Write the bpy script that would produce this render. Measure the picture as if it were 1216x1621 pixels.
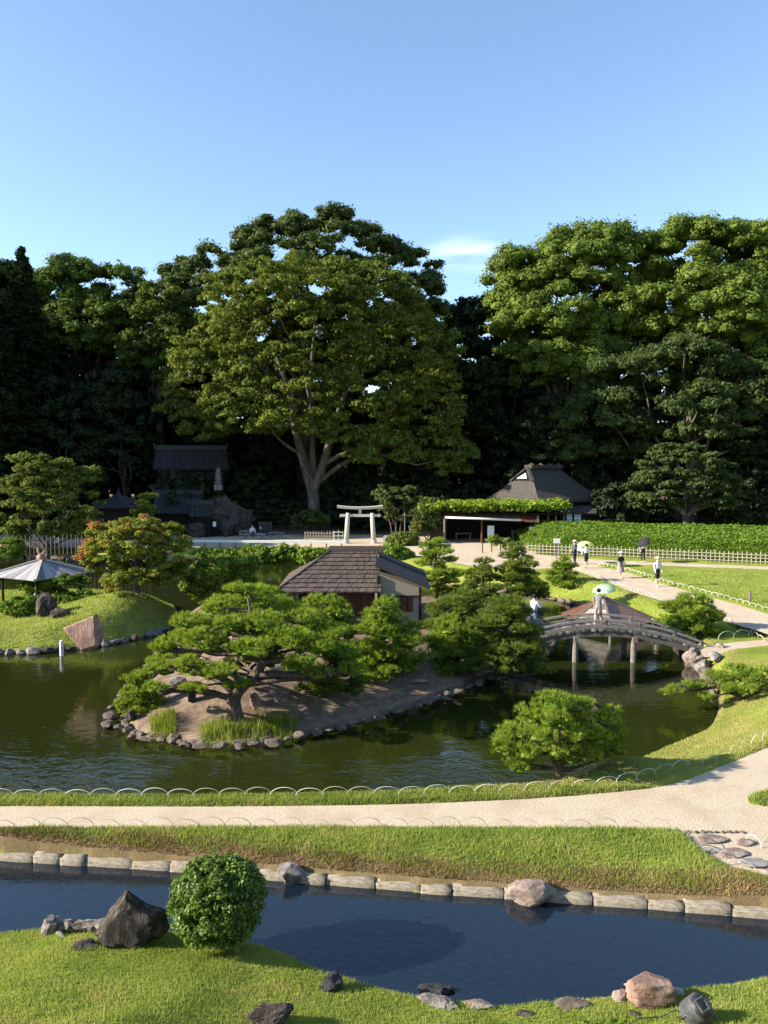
import bpy, bmesh, math, random
import numpy as np
from mathutils import Vector, Matrix, noise

SC = bpy.context.scene
COL = SC.collection
for o in list(bpy.data.objects):
    bpy.data.objects.remove(o)

# ------------------------------------------------------------------ camera
EYE = 7.0
PITCH = math.radians(3.28)
FPX, CX, CY = 1220.0, 608.0, 810.5
cd = bpy.data.cameras.new('camera')
cam = bpy.data.objects.new('camera', cd)
COL.objects.link(cam)
cam.location = (0, 0, EYE)
cam.rotation_euler = (math.pi / 2 - PITCH, 0, 0)
cd.sensor_fit = 'VERTICAL'
cd.sensor_height = 36.0
cd.lens = 36.0 * FPX / 1621.0
cd.clip_start = 0.1
cd.clip_end = 6000
SC.camera = cam

# ------------------------------------------------------------------ sky and sun
SUN_EL = math.radians(24)
SUN_XY = Vector((-0.985, -0.15)).normalized()
world = bpy.data.worlds.new('World')
SC.world = world
world.use_nodes = True
wt = world.node_tree
wt.nodes.clear()
wo = wt.nodes.new('ShaderNodeOutputWorld')
wb = wt.nodes.new('ShaderNodeBackground')
wb.inputs['Strength'].default_value = 0.112
sky = wt.nodes.new('ShaderNodeTexSky')
sky.sky_type = 'NISHITA'
sky.sun_disc = False
sky.sun_elevation = SUN_EL
sky.sun_rotation = math.atan2(SUN_XY.x, SUN_XY.y)
sky.altitude = 0
sky.air_density = 1.0
sky.dust_density = 0.15
sky.ozone_density = 2.2
# thin wisps of cirrus
tc = wt.nodes.new('ShaderNodeTexCoord')
mp = wt.nodes.new('ShaderNodeMapping')
mp.inputs['Scale'].default_value = (7.0, 7.0, 42.0)
mp.inputs['Rotation'].default_value = (0.0, 0.16, 0.0)
nz = wt.nodes.new('ShaderNodeTexNoise')
nz.inputs['Scale'].default_value = 1.6
nz.inputs['Detail'].default_value = 7
vd = wt.nodes.new('ShaderNodeVectorMath')
vd.operation = 'DISTANCE'
vsc = wt.nodes.new('ShaderNodeVectorMath')
vsc.operation = 'MULTIPLY'
vsc.inputs[1].default_value = (1.0, 1.0, 2.6)
CLOUD = Vector((0.104, 0.957, 0.262)).normalized()
vd.inputs[1].default_value = (CLOUD.x, CLOUD.y, CLOUD.z * 2.6)
vm = wt.nodes.new('ShaderNodeMapRange')
vm.interpolation_type = 'SMOOTHSTEP'
vm.inputs['From Min'].default_value = 0.075
vm.inputs['From Max'].default_value = 0.0
wt.links.new(tc.outputs['Generated'], vsc.inputs[0])
wt.links.new(vsc.outputs[0], vd.inputs[0])
wt.links.new(vd.outputs['Value'], vm.inputs['Value'])
wr0 = wt.nodes.new('ShaderNodeMapRange')
wr0.inputs['From Min'].default_value = 0.38
wr0.inputs['From Max'].default_value = 0.70
wr0.inputs['To Max'].default_value = 0.32
wr = wt.nodes.new('ShaderNodeMath')
wr.operation = 'MULTIPLY'
wt.links.new(vm.outputs['Result'], wr.inputs[0])
wm = wt.nodes.new('ShaderNodeMix')
wm.data_type = 'RGBA'
wm.inputs['B'].default_value = (8.5, 9.0, 9.6, 1)
wt.links.new(tc.outputs['Generated'], mp.inputs['Vector'])
wt.links.new(mp.outputs['Vector'], nz.inputs['Vector'])
wt.links.new(nz.outputs['Fac'], wr0.inputs['Value'])
wt.links.new(wr0.outputs['Result'], wr.inputs[1])
wt.links.new(wr.outputs[0], wm.inputs['Factor'])
hsv = wt.nodes.new('ShaderNodeHueSaturation')
hsv.inputs['Saturation'].default_value = 1.0
hsv.inputs['Value'].default_value = 0.97
wt.links.new(sky.outputs['Color'], hsv.inputs['Color'])
wt.links.new(hsv.outputs['Color'], wm.inputs['A'])
wt.links.new(wm.outputs['Result'], wb.inputs['Color'])
wt.links.new(wb.outputs['Background'], wo.inputs['Surface'])

sl = bpy.data.lights.new('sun', 'SUN')
sl.energy = 5.0
sl.angle = math.radians(0.5)
sl.color = (1.0, 0.91, 0.77)
sun = bpy.data.objects.new('sun', sl)
COL.objects.link(sun)
to_sun = Vector((SUN_XY.x * math.cos(SUN_EL), SUN_XY.y * math.cos(SUN_EL), math.sin(SUN_EL)))
sun.rotation_euler = to_sun.to_track_quat('Z', 'Y').to_euler()
sun.location = to_sun * 80

vs = SC.view_settings
vs.view_transform = 'Standard'
vs.look = 'None'
vs.exposure = 1.5
vs.gamma = 1.0
vs.use_curve_mapping = False
SC.cycles.max_bounces = 6
SC.cycles.diffuse_bounces = 2
SC.cycles.glossy_bounces = 3
SC.cycles.transmission_bounces = 4
SC.cycles.transparent_max_bounces = 6

# ------------------------------------------------------------------ helpers
_f = np.array((0, math.cos(PITCH), -math.sin(PITCH)))
_u = np.array((0, math.sin(PITCH), math.cos(PITCH)))
_r = np.array((1.0, 0, 0))


def ray(px, py):
    return _f + _r * (px - CX) / FPX + _u * (CY - py) / FPX


def G(px, py, z=0.0):
    """surveyed point: where the line of sight meets level z"""
    d = ray(px, py)
    t = (z - EYE) / d[2]
    return np.array((d[0] * t, d[1] * t, z))


def D(px, py, Y):
    d = ray(px, py)
    t = Y / d[1]
    return np.array((d[0] * t, Y, EYE + d[2] * t))


def GP(pts, z):
    return np.array([G(a, b, z)[:2] for a, b in pts])


def smooth(t):
    t = np.clip(t, 0, 1)
    return t * t * (3 - 2 * t)


def sdist(poly, X, Y):
    """signed distance, positive inside"""
    X = np.asarray(X, float)
    Y = np.asarray(Y, float)
    best = np.full(X.shape, 1e18)
    ins = np.zeros(X.shape, bool)
    n = len(poly)
    for i in range(n):
        ax, ay = poly[i]
        bx, by = poly[(i + 1) % n]
        dx, dy = bx - ax, by - ay
        L = dx * dx + dy * dy + 1e-12
        t = np.clip(((X - ax) * dx + (Y - ay) * dy) / L, 0, 1)
        best = np.minimum(best, (X - ax - t * dx) ** 2 + (Y - ay - t * dy) ** 2)
        if ay != by:
            c = ((ay > Y) != (by > Y)) & (X < (bx - ax) * (Y - ay) / (by - ay) + ax)
            ins ^= c
    d = np.sqrt(best)
    return np.where(ins, d, -d)


def chaikin(poly, n=2, closed=True):
    p = np.array(poly, float)
    for _ in range(n):
        q = np.roll(p, -1, 0) if closed else p[1:]
        a = p if closed else p[:-1]
        r = np.empty((2 * len(a), p.shape[1]))
        r[0::2] = a * 0.75 + q * 0.25
        r[1::2] = a * 0.25 + q * 0.75
        if not closed:
            r = np.vstack([p[:1], r, p[-1:]])
        p = r
    return p


def resample(poly, step):
    p = np.array(poly, float)
    seg = np.linalg.norm(np.diff(p, axis=0), axis=1)
    s = np.concatenate([[0], np.cumsum(seg)])
    n = max(1, int(round(s[-1] / step)))
    t = np.linspace(0, s[-1], n + 1)
    return np.stack([np.interp(t, s, p[:, k]) for k in range(p.shape[1])], 1)


def vnoise(X, Y, sc, seed=0):
    """cheap smooth value noise on numpy arrays, -1..1"""
    X = np.asarray(X, float) * sc + seed * 17.13
    Y = np.asarray(Y, float) * sc + seed * 31.7
    xi, yi = np.floor(X), np.floor(Y)
    fx, fy = X - xi, Y - yi
    fx = fx * fx * (3 - 2 * fx)
    fy = fy * fy * (3 - 2 * fy)

    def h(a, b):
        v = np.sin(a * 127.1 + b * 311.7 + seed) * 43758.5453
        return (v - np.floor(v)) * 2 - 1
    return ((h(xi, yi) * (1 - fx) + h(xi + 1, yi) * fx) * (1 - fy)
            + (h(xi, yi + 1) * (1 - fx) + h(xi + 1, yi + 1) * fx) * fy)


class MB:
    """collects geometry for ONE mesh"""

    def __init__(self):
        self.V, self.F, self.T, self.M, self.n = [], [], [], [], 0

    def add(self, V, F, tint=0.5, mi=0):
        V = np.asarray(V, float)
        F = np.asarray(F, int)
        self.V.append(V)
        self.F.append(F + self.n)
        t = np.empty(len(F))
        t[:] = tint
        self.T.append(t)
        self.M.append(np.full(len(F), mi))
        self.n += len(V)
        return self

    def box(self, c, s, rot=None, tint=0.5, mi=0):
        h = np.array(s, float) / 2
        V = np.array([(x, y, z) for x in (-1, 1) for y in (-1, 1) for z in (-1, 1)]) * h
        if rot is not None:
            V = V @ np.array(rot).T
        return self.add(V + np.array(c), BOXF, tint, mi)

    def rbox(self, c, s, rz, **k):
        return self.box(c, s, Matrix.Rotation(rz, 3, 'Z'), **k)

    def bar(self, a, b, w, h, up=(0, 0, 1), tint=0.5, mi=0):
        a, b = np.array(a, float), np.array(b, float)
        d = b - a
        L = np.linalg.norm(d)
        d = d / L
        u = np.array(up, float)
        s = np.cross(d, u)
        if np.linalg.norm(s) < 1e-6:
            s = np.cross(d, (1, 0, 0))
        s /= np.linalg.norm(s)
        u = np.cross(s, d)
        R = np.stack([d, s, u], 1)
        return self.box((a + b) / 2, (L, w, h), R, tint, mi)

    def tube(self, pts, rad, sides=7, cap=True, tint=0.5, mi=0):
        V, F, n = tube(pts, rad, sides)
        self.add(V, F, tint, mi)
        if cap:
            k = len(pts)
            base = self.n - len(V)
            for ring, rev in ((0, True), (k - 1, False)):
                idx = [base + ring * sides + j for j in range(sides)]
                if rev:
                    idx = idx[::-1]
                for j in range(1, sides - 1):
                    self.F.append(np.array([[idx[0], idx[j], idx[j + 1]]]))
                    self.T.append(np.full(1, float(np.mean(tint))))
                    self.M.append(np.full(1, mi))
        return self

    def quad(self, a, b, c, d, **k):
        return self.add([a, b, c, d], [[0, 1, 2, 3]], **k)

    def prism(self, poly, z0, z1, **k):
        """extruded polygon (convex-ish) given as list of (x,y)"""
        n = len(poly)
        V = [(p[0], p[1], z0) for p in poly] + [(p[0], p[1], z1) for p in poly]
        self.add(V, [[i, (i + 1) % n, n + (i + 1) % n, n + i] for i in range(n)], **k)
        self.F.append(np.array([list(range(self.n - n, self.n))]))
        self.T.append(np.full(1, 0.5))
        self.M.append(np.full(1, k.get('mi', 0)))
        return self

    def slab(self, quad, thick, **k):
        """a sheet with thickness: four corners in order, extruded down its normal"""
        q = np.array(quad, float)
        nrm = np.cross(q[1] - q[0], q[3] - q[0])
        nrm /= np.linalg.norm(nrm)
        V = np.vstack([q, q - nrm * thick])
        return self.add(V, [[0, 1, 2, 3], [7, 6, 5, 4], [0, 4, 5, 1], [1, 5, 6, 2], [2, 6, 7, 3], [3, 7, 4, 0]], **k)

    def build(self, name, mat, parent=None, smooth_=False, loc=None):
        org = wloc(parent)
        off = np.array(loc, float) if loc is not None else org
        V = np.vstack(self.V) - off
        me = bpy.data.meshes.new(name)
        me.vertices.add(len(V))
        me.vertices.foreach_set('co', V.astype(np.float32).ravel())
        ls = np.concatenate([f.ravel() for f in self.F]).astype(np.int32)
        ln = np.concatenate([np.full(len(f), f.shape[1]) for f in self.F])
        st = np.concatenate([[0], np.cumsum(ln)[:-1]]).astype(np.int32)
        me.loops.add(len(ls))
        me.loops.foreach_set('vertex_index', ls)
        me.polygons.add(len(ln))
        me.polygons.foreach_set('loop_start', st)
        mats = mat if isinstance(mat, (list, tuple)) else [mat]
        for m in mats:
            me.materials.append(m)
        if len(mats) > 1:
            me.polygons.foreach_set('material_index', np.concatenate(self.M).astype(np.int32))
        me.polygons.foreach_set('use_smooth', np.full(len(ln), smooth_))
        me.update(calc_edges=True)
        at = me.attributes.new('tint', 'FLOAT', 'FACE')
        at.data.foreach_set('value', np.concatenate(self.T).astype(np.float32))
        o = bpy.data.objects.new(name, me)
        COL.objects.link(o)
        if parent is not None:
            o.parent = parent
            o.location = off - org
        else:
            o.location = off
        WL[o.name] = np.array(off, float)
        return o


BOXF = np.array([[0, 1, 3, 2], [4, 6, 7, 5], [0, 4, 5, 1], [2, 3, 7, 6], [0, 2, 6, 4], [1, 5, 7, 3]])
WL = {}


def wloc(o):
    return np.zeros(3) if o is None else WL[o.name]


def tube(pts, rad, sides=7):
    P = np.array(pts, float)
    n = len(P)
    R = np.full(n, rad) if np.isscalar(rad) else np.array(rad, float)
    T = np.empty_like(P)
    T[1:-1] = P[2:] - P[:-2]
    T[0] = P[1] - P[0]
    T[-1] = P[-1] - P[-2]
    T /= np.linalg.norm(T, axis=1)[:, None] + 1e-9
    ref = np.array((0.0, 0.0, 1.0)) if abs(T[0][2]) < 0.9 else np.array((1.0, 0, 0))
    S = np.empty_like(P)
    s = np.cross(T[0], ref)
    for i in range(n):
        s = s - T[i] * np.dot(s, T[i])
        s /= np.linalg.norm(s) + 1e-9
        S[i] = s
    U = np.cross(T, S)
    a = np.arange(sides) / sides * 2 * np.pi
    V = P[:, None] + R[:, None, None] * (S[:, None] * np.cos(a)[None, :, None] + U[:, None] * np.sin(a)[None, :, None])
    i = np.arange(n - 1)[:, None] * sides
    j = np.arange(sides)[None]
    k = (j + 1) % sides
    F = np.stack([i + j, i + k, i + sides + k, i + sides + j], -1).reshape(-1, 4)
    return V.reshape(-1, 3), F, n


def tag(o, label=None, cat=None, group=None, kind=None):
    if label:
        o['label'] = label
    if cat:
        o['category'] = cat
    if group:
        o['group'] = group
    if kind:
        o['kind'] = kind
    return o


def E(name, label, cat, loc, group=None):
    o = bpy.data.objects.new(name, None)
    COL.objects.link(o)
    o.location = loc
    o.empty_display_size = 0.2
    WL[o.name] = np.array(loc, float)
    return tag(o, label, cat, group)


def copy_tree(src, loc, rz=0.0, sc=1.0, label=None, group=None, parent=None):
    c = src.copy()
    COL.objects.link(c)
    c.parent = parent
    if parent is None:
        c.location = loc
        c.rotation_euler = (0, 0, rz)
        c.scale = (sc, sc, sc) if np.isscalar(sc) else sc
        if label:
            c['label'] = label
        if group:
            c['group'] = group
        WL[c.name] = np.array(loc, float)
    for ch in src.children:
        copy_tree(ch, None, parent=c)
    return c


# ------------------------------------------------------------------ materials
def nt(name):
    m = bpy.data.materials.new(name)
    m.use_nodes = True
    t = m.node_tree
    t.nodes.clear()
    out = t.nodes.new('ShaderNodeOutputMaterial')
    return m, t, out


def N(t, kind, **inp):
    n = t.nodes.new(kind)
    for k, v in inp.items():
        n.inputs[k.replace('_', ' ')].default_value = v
    return n


def ramp(t, stops, fac=None):
    r = t.nodes.new('ShaderNodeValToRGB')
    el = r.color_ramp.elements
    while len(el) < len(stops):
        el.new(0.5)
    for e, (p, c) in zip(el, stops):
        e.position = p
        e.color = (*c, 1) if len(c) == 3 else c
    if fac is not None:
        t.links.new(fac, r.inputs['Fac'])
    return r


def foliage(name, stops, transl=0.30, rough=0.6, spec=0.12, big=0.0):
    m, t, out = nt(name)
    a = t.nodes.new('ShaderNodeAttribute')
    a.attribute_name = 'tint'
    r = ramp(t, stops, a.outputs['Fac'])
    p = N(t, 'ShaderNodeBsdfPrincipled', Roughness=rough)
    p.inputs['Specular IOR Level'].default_value = spec
    t.links.new(r.outputs['Color'], p.inputs['Base Color'])
    tr = t.nodes.new('ShaderNodeBsdfTranslucent')
    hs = N(t, 'ShaderNodeHueSaturation', Hue=0.485, Saturation=1.1, Value=1.2)
    t.links.new(r.outputs['Color'], hs.inputs['Color'])
    t.links.new(hs.outputs['Color'], tr.inputs['Color'])
    mx = N(t, 'ShaderNodeMixShader', Fac=transl)
    t.links.new(p.outputs[0], mx.inputs[1])
    t.links.new(tr.outputs[0], mx.inputs[2])
    t.links.new(mx.outputs[0], out.inputs['Surface'])
    return m


def solid(name, stops, scale=4.0, detail=6, rough=0.85, bump=0.3, bscale=None, stretch=(1, 1, 1), spec=0.2,
          coords='Object', dist=0.02, second=None, tintmix=0.0):
    """mottled surface: noise -> ramp, with fine relief; optional second patch colour (colour, scale, lo, hi);
    tintmix: each face's own piece-to-piece variation"""
    m, t, out = nt(name)
    c = t.nodes.new('ShaderNodeTexCoord')
    mp_ = t.nodes.new('ShaderNodeMapping')
    mp_.inputs['Scale'].default_value = stretch
    t.links.new(c.outputs[coords], mp_.inputs['Vector'])
    n1 = N(t, 'ShaderNodeTexNoise', Scale=scale, Detail=detail, Roughness=0.62)
    t.links.new(mp_.outputs[0], n1.inputs['Vector'])
    fac = n1.outputs['Fac']
    if tintmix:
        a = t.nodes.new('ShaderNodeAttribute')
        a.attribute_name = 'tint'
        mm = N(t, 'ShaderNodeMix', Factor=tintmix)
        t.links.new(fac, mm.inputs['A'])
        t.links.new(a.outputs['Fac'], mm.inputs['B'])
        fac = mm.outputs['Result']
    r = ramp(t, stops, fac)
    colr = r.outputs['Color']
    if second:
        sc_, ss, lo, hi = second
        n2 = N(t, 'ShaderNodeTexNoise', Scale=ss, Detail=8, Roughness=0.7)
        t.links.new(c.outputs[coords], n2.inputs['Vector'])
        r2 = ramp(t, [(lo, (0, 0, 0)), (hi, (1, 1, 1))], n2.outputs['Fac'])
        mx = t.nodes.new('ShaderNodeMix')
        mx.data_type = 'RGBA'
        t.links.new(r2.outputs['Color'], mx.inputs['Factor'])
        t.links.new(colr, mx.inputs['A'])
        mx.inputs['B'].default_value = (*sc_, 1)
        colr = mx.outputs['Result']
    p = N(t, 'ShaderNodeBsdfPrincipled', Roughness=rough)
    p.inputs['Specular IOR Level'].default_value = spec
    t.links.new(colr, p.inputs['Base Color'])
    if bump:
        nb = N(t, 'ShaderNodeTexNoise', Scale=bscale or scale * 4, Detail=8, Roughness=0.7)
        t.links.new(mp_.outputs[0], nb.inputs['Vector'])
        b = N(t, 'ShaderNodeBump', Strength=bump, Distance=dist)
        t.links.new(nb.outputs['Fac'], b.inputs['Height'])
        t.links.new(b.outputs[0], p.inputs['Normal'])
    t.links.new(p.outputs[0], out.inputs['Surface'])
    return m


M = {}
M['camphor'] = foliage('camphor_leaves', [(0.0, (0.050, 0.082, 0.014)), (0.5, (0.092, 0.138, 0.023)), (1.0, (0.150, 0.200, 0.034))])
M['zelkova'] = foliage('zelkova_leaves', [(0.0, (0.058, 0.088, 0.016)), (0.5, (0.112, 0.148, 0.026)), (0.9, (0.165, 0.188, 0.034)), (1.0, (0.19, 0.17, 0.035))], transl=0.38)
M['oak'] = foliage('oak_leaves', [(0.0, (0.034, 0.055, 0.016)), (0.5, (0.060, 0.088, 0.023)), (1.0, (0.10, 0.128, 0.032))])
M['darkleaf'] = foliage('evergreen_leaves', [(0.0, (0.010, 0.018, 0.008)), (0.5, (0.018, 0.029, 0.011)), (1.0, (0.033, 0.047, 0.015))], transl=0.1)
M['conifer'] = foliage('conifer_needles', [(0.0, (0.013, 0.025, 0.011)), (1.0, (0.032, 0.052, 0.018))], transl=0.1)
M['maple'] = foliage('maple_leaves', [(0.0, (0.09, 0.13, 0.018)), (0.45, (0.19, 0.22, 0.030)), (0.72, (0.27, 0.23, 0.04)), (0.9, (0.34, 0.15, 0.05)), (1.0, (0.36, 0.10, 0.06))], transl=0.38)
M['pine'] = foliage('pine_needles', [(0.0, (0.085, 0.150, 0.020)), (0.5, (0.185, 0.270, 0.036)), (1.0, (0.33, 0.40, 0.065))], transl=0.4)
M['pinedark'] = foliage('old_pine_needles', [(0.0, (0.065, 0.105, 0.018)), (0.5, (0.130, 0.185, 0.030)), (1.0, (0.22, 0.27, 0.05))], transl=0.38)
M['shrub'] = foliage('shrub_leaves', [(0.0, (0.08, 0.13, 0.016)), (0.5, (0.13, 0.20, 0.026)), (1.0, (0.20, 0.27, 0.040))], transl=0.3)
M['glossy'] = foliage('glossy_leaves', [(0.0, (0.06, 0.10, 0.016)), (0.5, (0.10, 0.165, 0.026)), (1.0, (0.17, 0.24, 0.05))], transl=0.25, rough=0.45, spec=0.3)
M['hedge'] = foliage('hedge_leaves', [(0.0, (0.07, 0.13, 0.015)), (0.5, (0.115, 0.19, 0.022)), (1.0, (0.17, 0.25, 0.032))], transl=0.3)
M['vine'] = foliage('vine_leaves', [(0.0, (0.10, 0.16, 0.015)), (0.5, (0.17, 0.25, 0.025)), (1.0, (0.25, 0.32, 0.040))], transl=0.4)
M['blade'] = foliage('grass_blades', [(0.0, (0.15, 0.21, 0.045)), (0.45, (0.24, 0.31, 0.068)), (0.8, (0.33, 0.37, 0.095)), (1.0, (0.40, 0.34, 0.14))], transl=0.4, rough=0.7, spec=0.1)
M['vergeblade'] = foliage('verge_grass_blades', [(0.0, (0.20, 0.23, 0.055)), (0.5, (0.33, 0.31, 0.10)), (1.0, (0.46, 0.38, 0.17))], transl=0.35, rough=0.8, spec=0.1)
M['dryblade'] = foliage('dry_grass_blades', [(0.0, (0.16, 0.13, 0.05)), (0.5, (0.32, 0.24, 0.11)), (1.0, (0.46, 0.36, 0.19))], transl=0.3, rough=0.8, spec=0.1)
M['reed'] = foliage('reed_blades', [(0.0, (0.11, 0.16, 0.02)), (0.6, (0.19, 0.25, 0.035)), (1.0, (0.30, 0.29, 0.09))], transl=0.35)
M['bark'] = solid('grey_bark', [(0.3, (0.045, 0.036, 0.028)), (0.6, (0.12, 0.10, 0.08)), (0.8, (0.23, 0.21, 0.18))], scale=2.0, stretch=(1, 1, 0.35), bump=0.8, dist=0.05)
M['pinebark'] = solid('pine_bark', [(0.3, (0.035, 0.025, 0.02)), (0.55, (0.10, 0.075, 0.058)), (0.8, (0.20, 0.16, 0.13))], scale=9, stretch=(1, 1, 0.5), bump=1.0, dist=0.02)
M['darkbark'] = solid('dark_bark', [(0.3, (0.02, 0.016, 0.013)), (0.7, (0.06, 0.05, 0.04))], scale=3, bump=0.5)
M['rock'] = solid('weathered_rock', [(0.28, (0.06, 0.052, 0.048)), (0.5, (0.16, 0.145, 0.132)), (0.72, (0.29, 0.27, 0.245))], scale=5, bump=0.9, dist=0.03, bscale=16, second=((0.34, 0.33, 0.29), 7, 0.60, 0.70))
M['pinkrock'] = solid('pinkish_granite', [(0.28, (0.10, 0.072, 0.058)), (0.5, (0.22, 0.168, 0.14)), (0.72, (0.36, 0.295, 0.255))], scale=4, bump=0.8, dist=0.03, bscale=18, second=((0.30, 0.29, 0.27), 5, 0.55, 0.66))
M['redrock'] = solid('reddish_rock', [(0.3, (0.13, 0.075, 0.055)), (0.5, (0.24, 0.15, 0.115)), (0.75, (0.36, 0.27, 0.22))], scale=3.5, bump=0.9, dist=0.04, bscale=12, stretch=(1, 1, 0.6))
M['darkrock'] = solid('dark_rock', [(0.3, (0.018, 0.014, 0.012)), (0.5, (0.055, 0.043, 0.036)), (0.7, (0.15, 0.125, 0.108))], scale=9, stretch=(1, 1, 0.45), bump=1.0, dist=0.06, bscale=26, second=((0.30, 0.28, 0.25), 5, 0.60, 0.70))  # near-black tone stands in for shade on the great rock
M['blackrock'] = solid('black_rocklike', [(0.3, (0.012, 0.012, 0.014)), (0.7, (0.05, 0.05, 0.055))], scale=9, bump=0.9, dist=0.03, bscale=25, rough=0.6)
M['edging'] = solid('edging_stone', [(0.28, (0.17, 0.14, 0.105)), (0.5, (0.34, 0.295, 0.23)), (0.75, (0.47, 0.42, 0.345))], scale=9, bump=1.0, dist=0.03, bscale=30, second=((0.12, 0.10, 0.075), 4, 0.57, 0.72))
M['shore'] = solid('shore_rock', [(0.28, (0.050, 0.038, 0.030)), (0.5, (0.125, 0.097, 0.078)), (0.75, (0.22, 0.18, 0.15))], scale=5, bump=0.9, dist=0.03, bscale=16, second=((0.33, 0.31, 0.28), 7, 0.64, 0.74))
M['shadetile'] = solid('shaded_wing_tile', [(0.3, (0.022, 0.022, 0.026)), (0.7, (0.055, 0.055, 0.062))], scale=6, bump=0.3, rough=0.7, tintmix=0.5)  # dark tile, lowered further for a slope turned from the sun
M['flatstone'] = solid('flat_grey_stone', [(0.3, (0.13, 0.12, 0.112)), (0.7, (0.28, 0.265, 0.25))], scale=5, bump=0.5, dist=0.015, bscale=25)
M['granite'] = solid('pale_granite', [(0.3, (0.34, 0.315, 0.27)), (0.7, (0.50, 0.475, 0.42))], scale=7, bump=0.25, dist=0.01, second=((0.24, 0.22, 0.18), 3, 0.58, 0.74))
M['wood'] = solid('weathered_wood', [(0.3, (0.075, 0.063, 0.055)), (0.55, (0.165, 0.145, 0.130)), (0.8, (0.29, 0.265, 0.24))], scale=7, stretch=(1, 1, 1), bump=0.7, dist=0.012, tintmix=0.45)
M['darkwood'] = solid('dark_timber', [(0.3, (0.008, 0.0065, 0.0055)), (0.7, (0.024, 0.019, 0.015))], scale=5, bump=0.4, dist=0.01, tintmix=0.3)  # near-black, deepening the shade on the shrine walls by colour
M['redwood'] = solid('red_brown_timber', [(0.3, (0.055, 0.024, 0.016)), (0.7, (0.13, 0.058, 0.038))], scale=4, bump=0.4, dist=0.01, tintmix=0.3)
M['plaster'] = solid('cream_plaster', [(0.3, (0.22, 0.195, 0.15)), (0.7, (0.28, 0.25, 0.20))], scale=2, bump=0.1)
M['bark_shingle'] = solid('cypress_bark_roof', [(0.30, (0.040, 0.028, 0.024)), (0.52, (0.098, 0.072, 0.061)), (0.75, (0.18, 0.142, 0.122))], scale=14, stretch=(1, 1, 3), bump=1.0, dist=0.04, bscale=38, tintmix=0.2, rough=0.95)
M['board_roof'] = solid('silvered_board_roof', [(0.3, (0.17, 0.16, 0.165)), (0.7, (0.36, 0.345, 0.345))], scale=7, bump=0.5, dist=0.02, tintmix=0.5)
M['thatch'] = solid('old_thatch', [(0.3, (0.035, 0.030, 0.028)), (0.6, (0.085, 0.074, 0.066)), (0.8, (0.15, 0.13, 0.115))], scale=8, stretch=(1, 1, 0.4), bump=1.0, dist=0.06, bscale=24, rough=1.0)
M['tile'] = solid('darkened_roof_tile', [(0.3, (0.018, 0.018, 0.020)), (0.7, (0.048, 0.047, 0.050))], scale=6, bump=0.3, rough=0.6, tintmix=0.5)  # tile colour darkened to deepen the shade over the shrine
M['orangeroof'] = solid('orange_tin_roof', [(0.3, (0.22, 0.09, 0.04)), (0.7, (0.38, 0.17, 0.08))], scale=3, bump=0.3)
M['bamboo'] = solid('grey_bamboo', [(0.3, (0.24, 0.20, 0.15)), (0.7, (0.45, 0.40, 0.32))], scale=8, bump=0.3, dist=0.005, tintmix=0.6)
M['hoop'] = solid('split_bamboo_hoop', [(0.3, (0.36, 0.36, 0.28)), (0.7, (0.58, 0.57, 0.47))], scale=6, bump=0.1, tintmix=0.6, rough=0.5)
M['white'] = solid('white_paint', [(0.3, (0.58, 0.57, 0.53)), (0.7, (0.68, 0.67, 0.63))], scale=4, bump=0.05)
M['shoji'] = solid('white_paper', [(0.3, (0.60, 0.64, 0.70)), (0.7, (0.68, 0.72, 0.78))], scale=4, bump=0.05)
M['black'] = solid('black_plastic', [(0.3, (0.012, 0.012, 0.013)), (0.7, (0.03, 0.03, 0.033))], scale=20, bump=0.2, rough=0.45, spec=0.5)
M['greyplastic'] = solid('grey_webbing', [(0.3, (0.05, 0.05, 0.055)), (0.7, (0.11, 0.11, 0.115))], scale=20, bump=0.2, rough=0.6)
M['clay'] = solid('terracotta_finial', [(0.3, (0.20, 0.11, 0.085)), (0.7, (0.36, 0.22, 0.18))], scale=9, bump=0.4)

# ------------------------------------------------------------------ lie of the land
ZP, ZS = -1.0, -0.45      # pond level, stream level

_near = [(0, 1260), (200, 1261), (400, 1260), (600, 1256), (720, 1250), (830, 1241), (900, 1233)]
POND = np.vstack([
    np.array([[-52, 66], [-52, 26], [-20, 17.2]]),
    GP(_near, -0.15), GP([(943, 1225)], -0.5), GP([(975, 1214)], -0.8),
    GP([(1014, 1202), (1080, 1174), (1116, 1159), (1131, 1135), (1137, 1112), (1125, 1080), (1104, 1057), (1090, 1044),
        (1083, 1028), (1066, 1008), (1045, 995), (1010, 985), (965, 976), (927, 962), (890, 953), (858, 945), (800, 939),
        (740, 930), (680, 921), (600, 908), (540, 898), (480, 892), (400, 890), (300, 892), (230, 890), (100, 886),
        (0, 884), (-300, 884)], ZP)])
POND = chaikin(POND, 2)
ISLE = chaikin(GP([(195, 1152), (235, 1168), (300, 1178), (345, 1182), (420, 1176), (470, 1166), (520, 1153), (560, 1148),
                   (600, 1136), (650, 1119), (690, 1106), (730, 1089), (770, 1071), (810, 1057), (850, 1043), (876, 1024),
                   (880, 1002), (868, 987), (840, 972), (790, 964), (720, 958), (650, 950), (560, 945), (470, 945),
                   (400, 948), (330, 955), (295, 970), (290, 1000), (270, 1040), (240, 1075), (215, 1105), (198, 1130)], ZP), 2)
MOUND = chaikin(GP([(-300, 1040), (0, 1036), (60, 1035), (110, 1030), (150, 1026), (200, 1016), (250, 1004), (278, 993),
                    (290, 978), (280, 962), (240, 950), (180, 942), (100, 942), (0, 944), (-300, 950)], ZP), 2)
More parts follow.
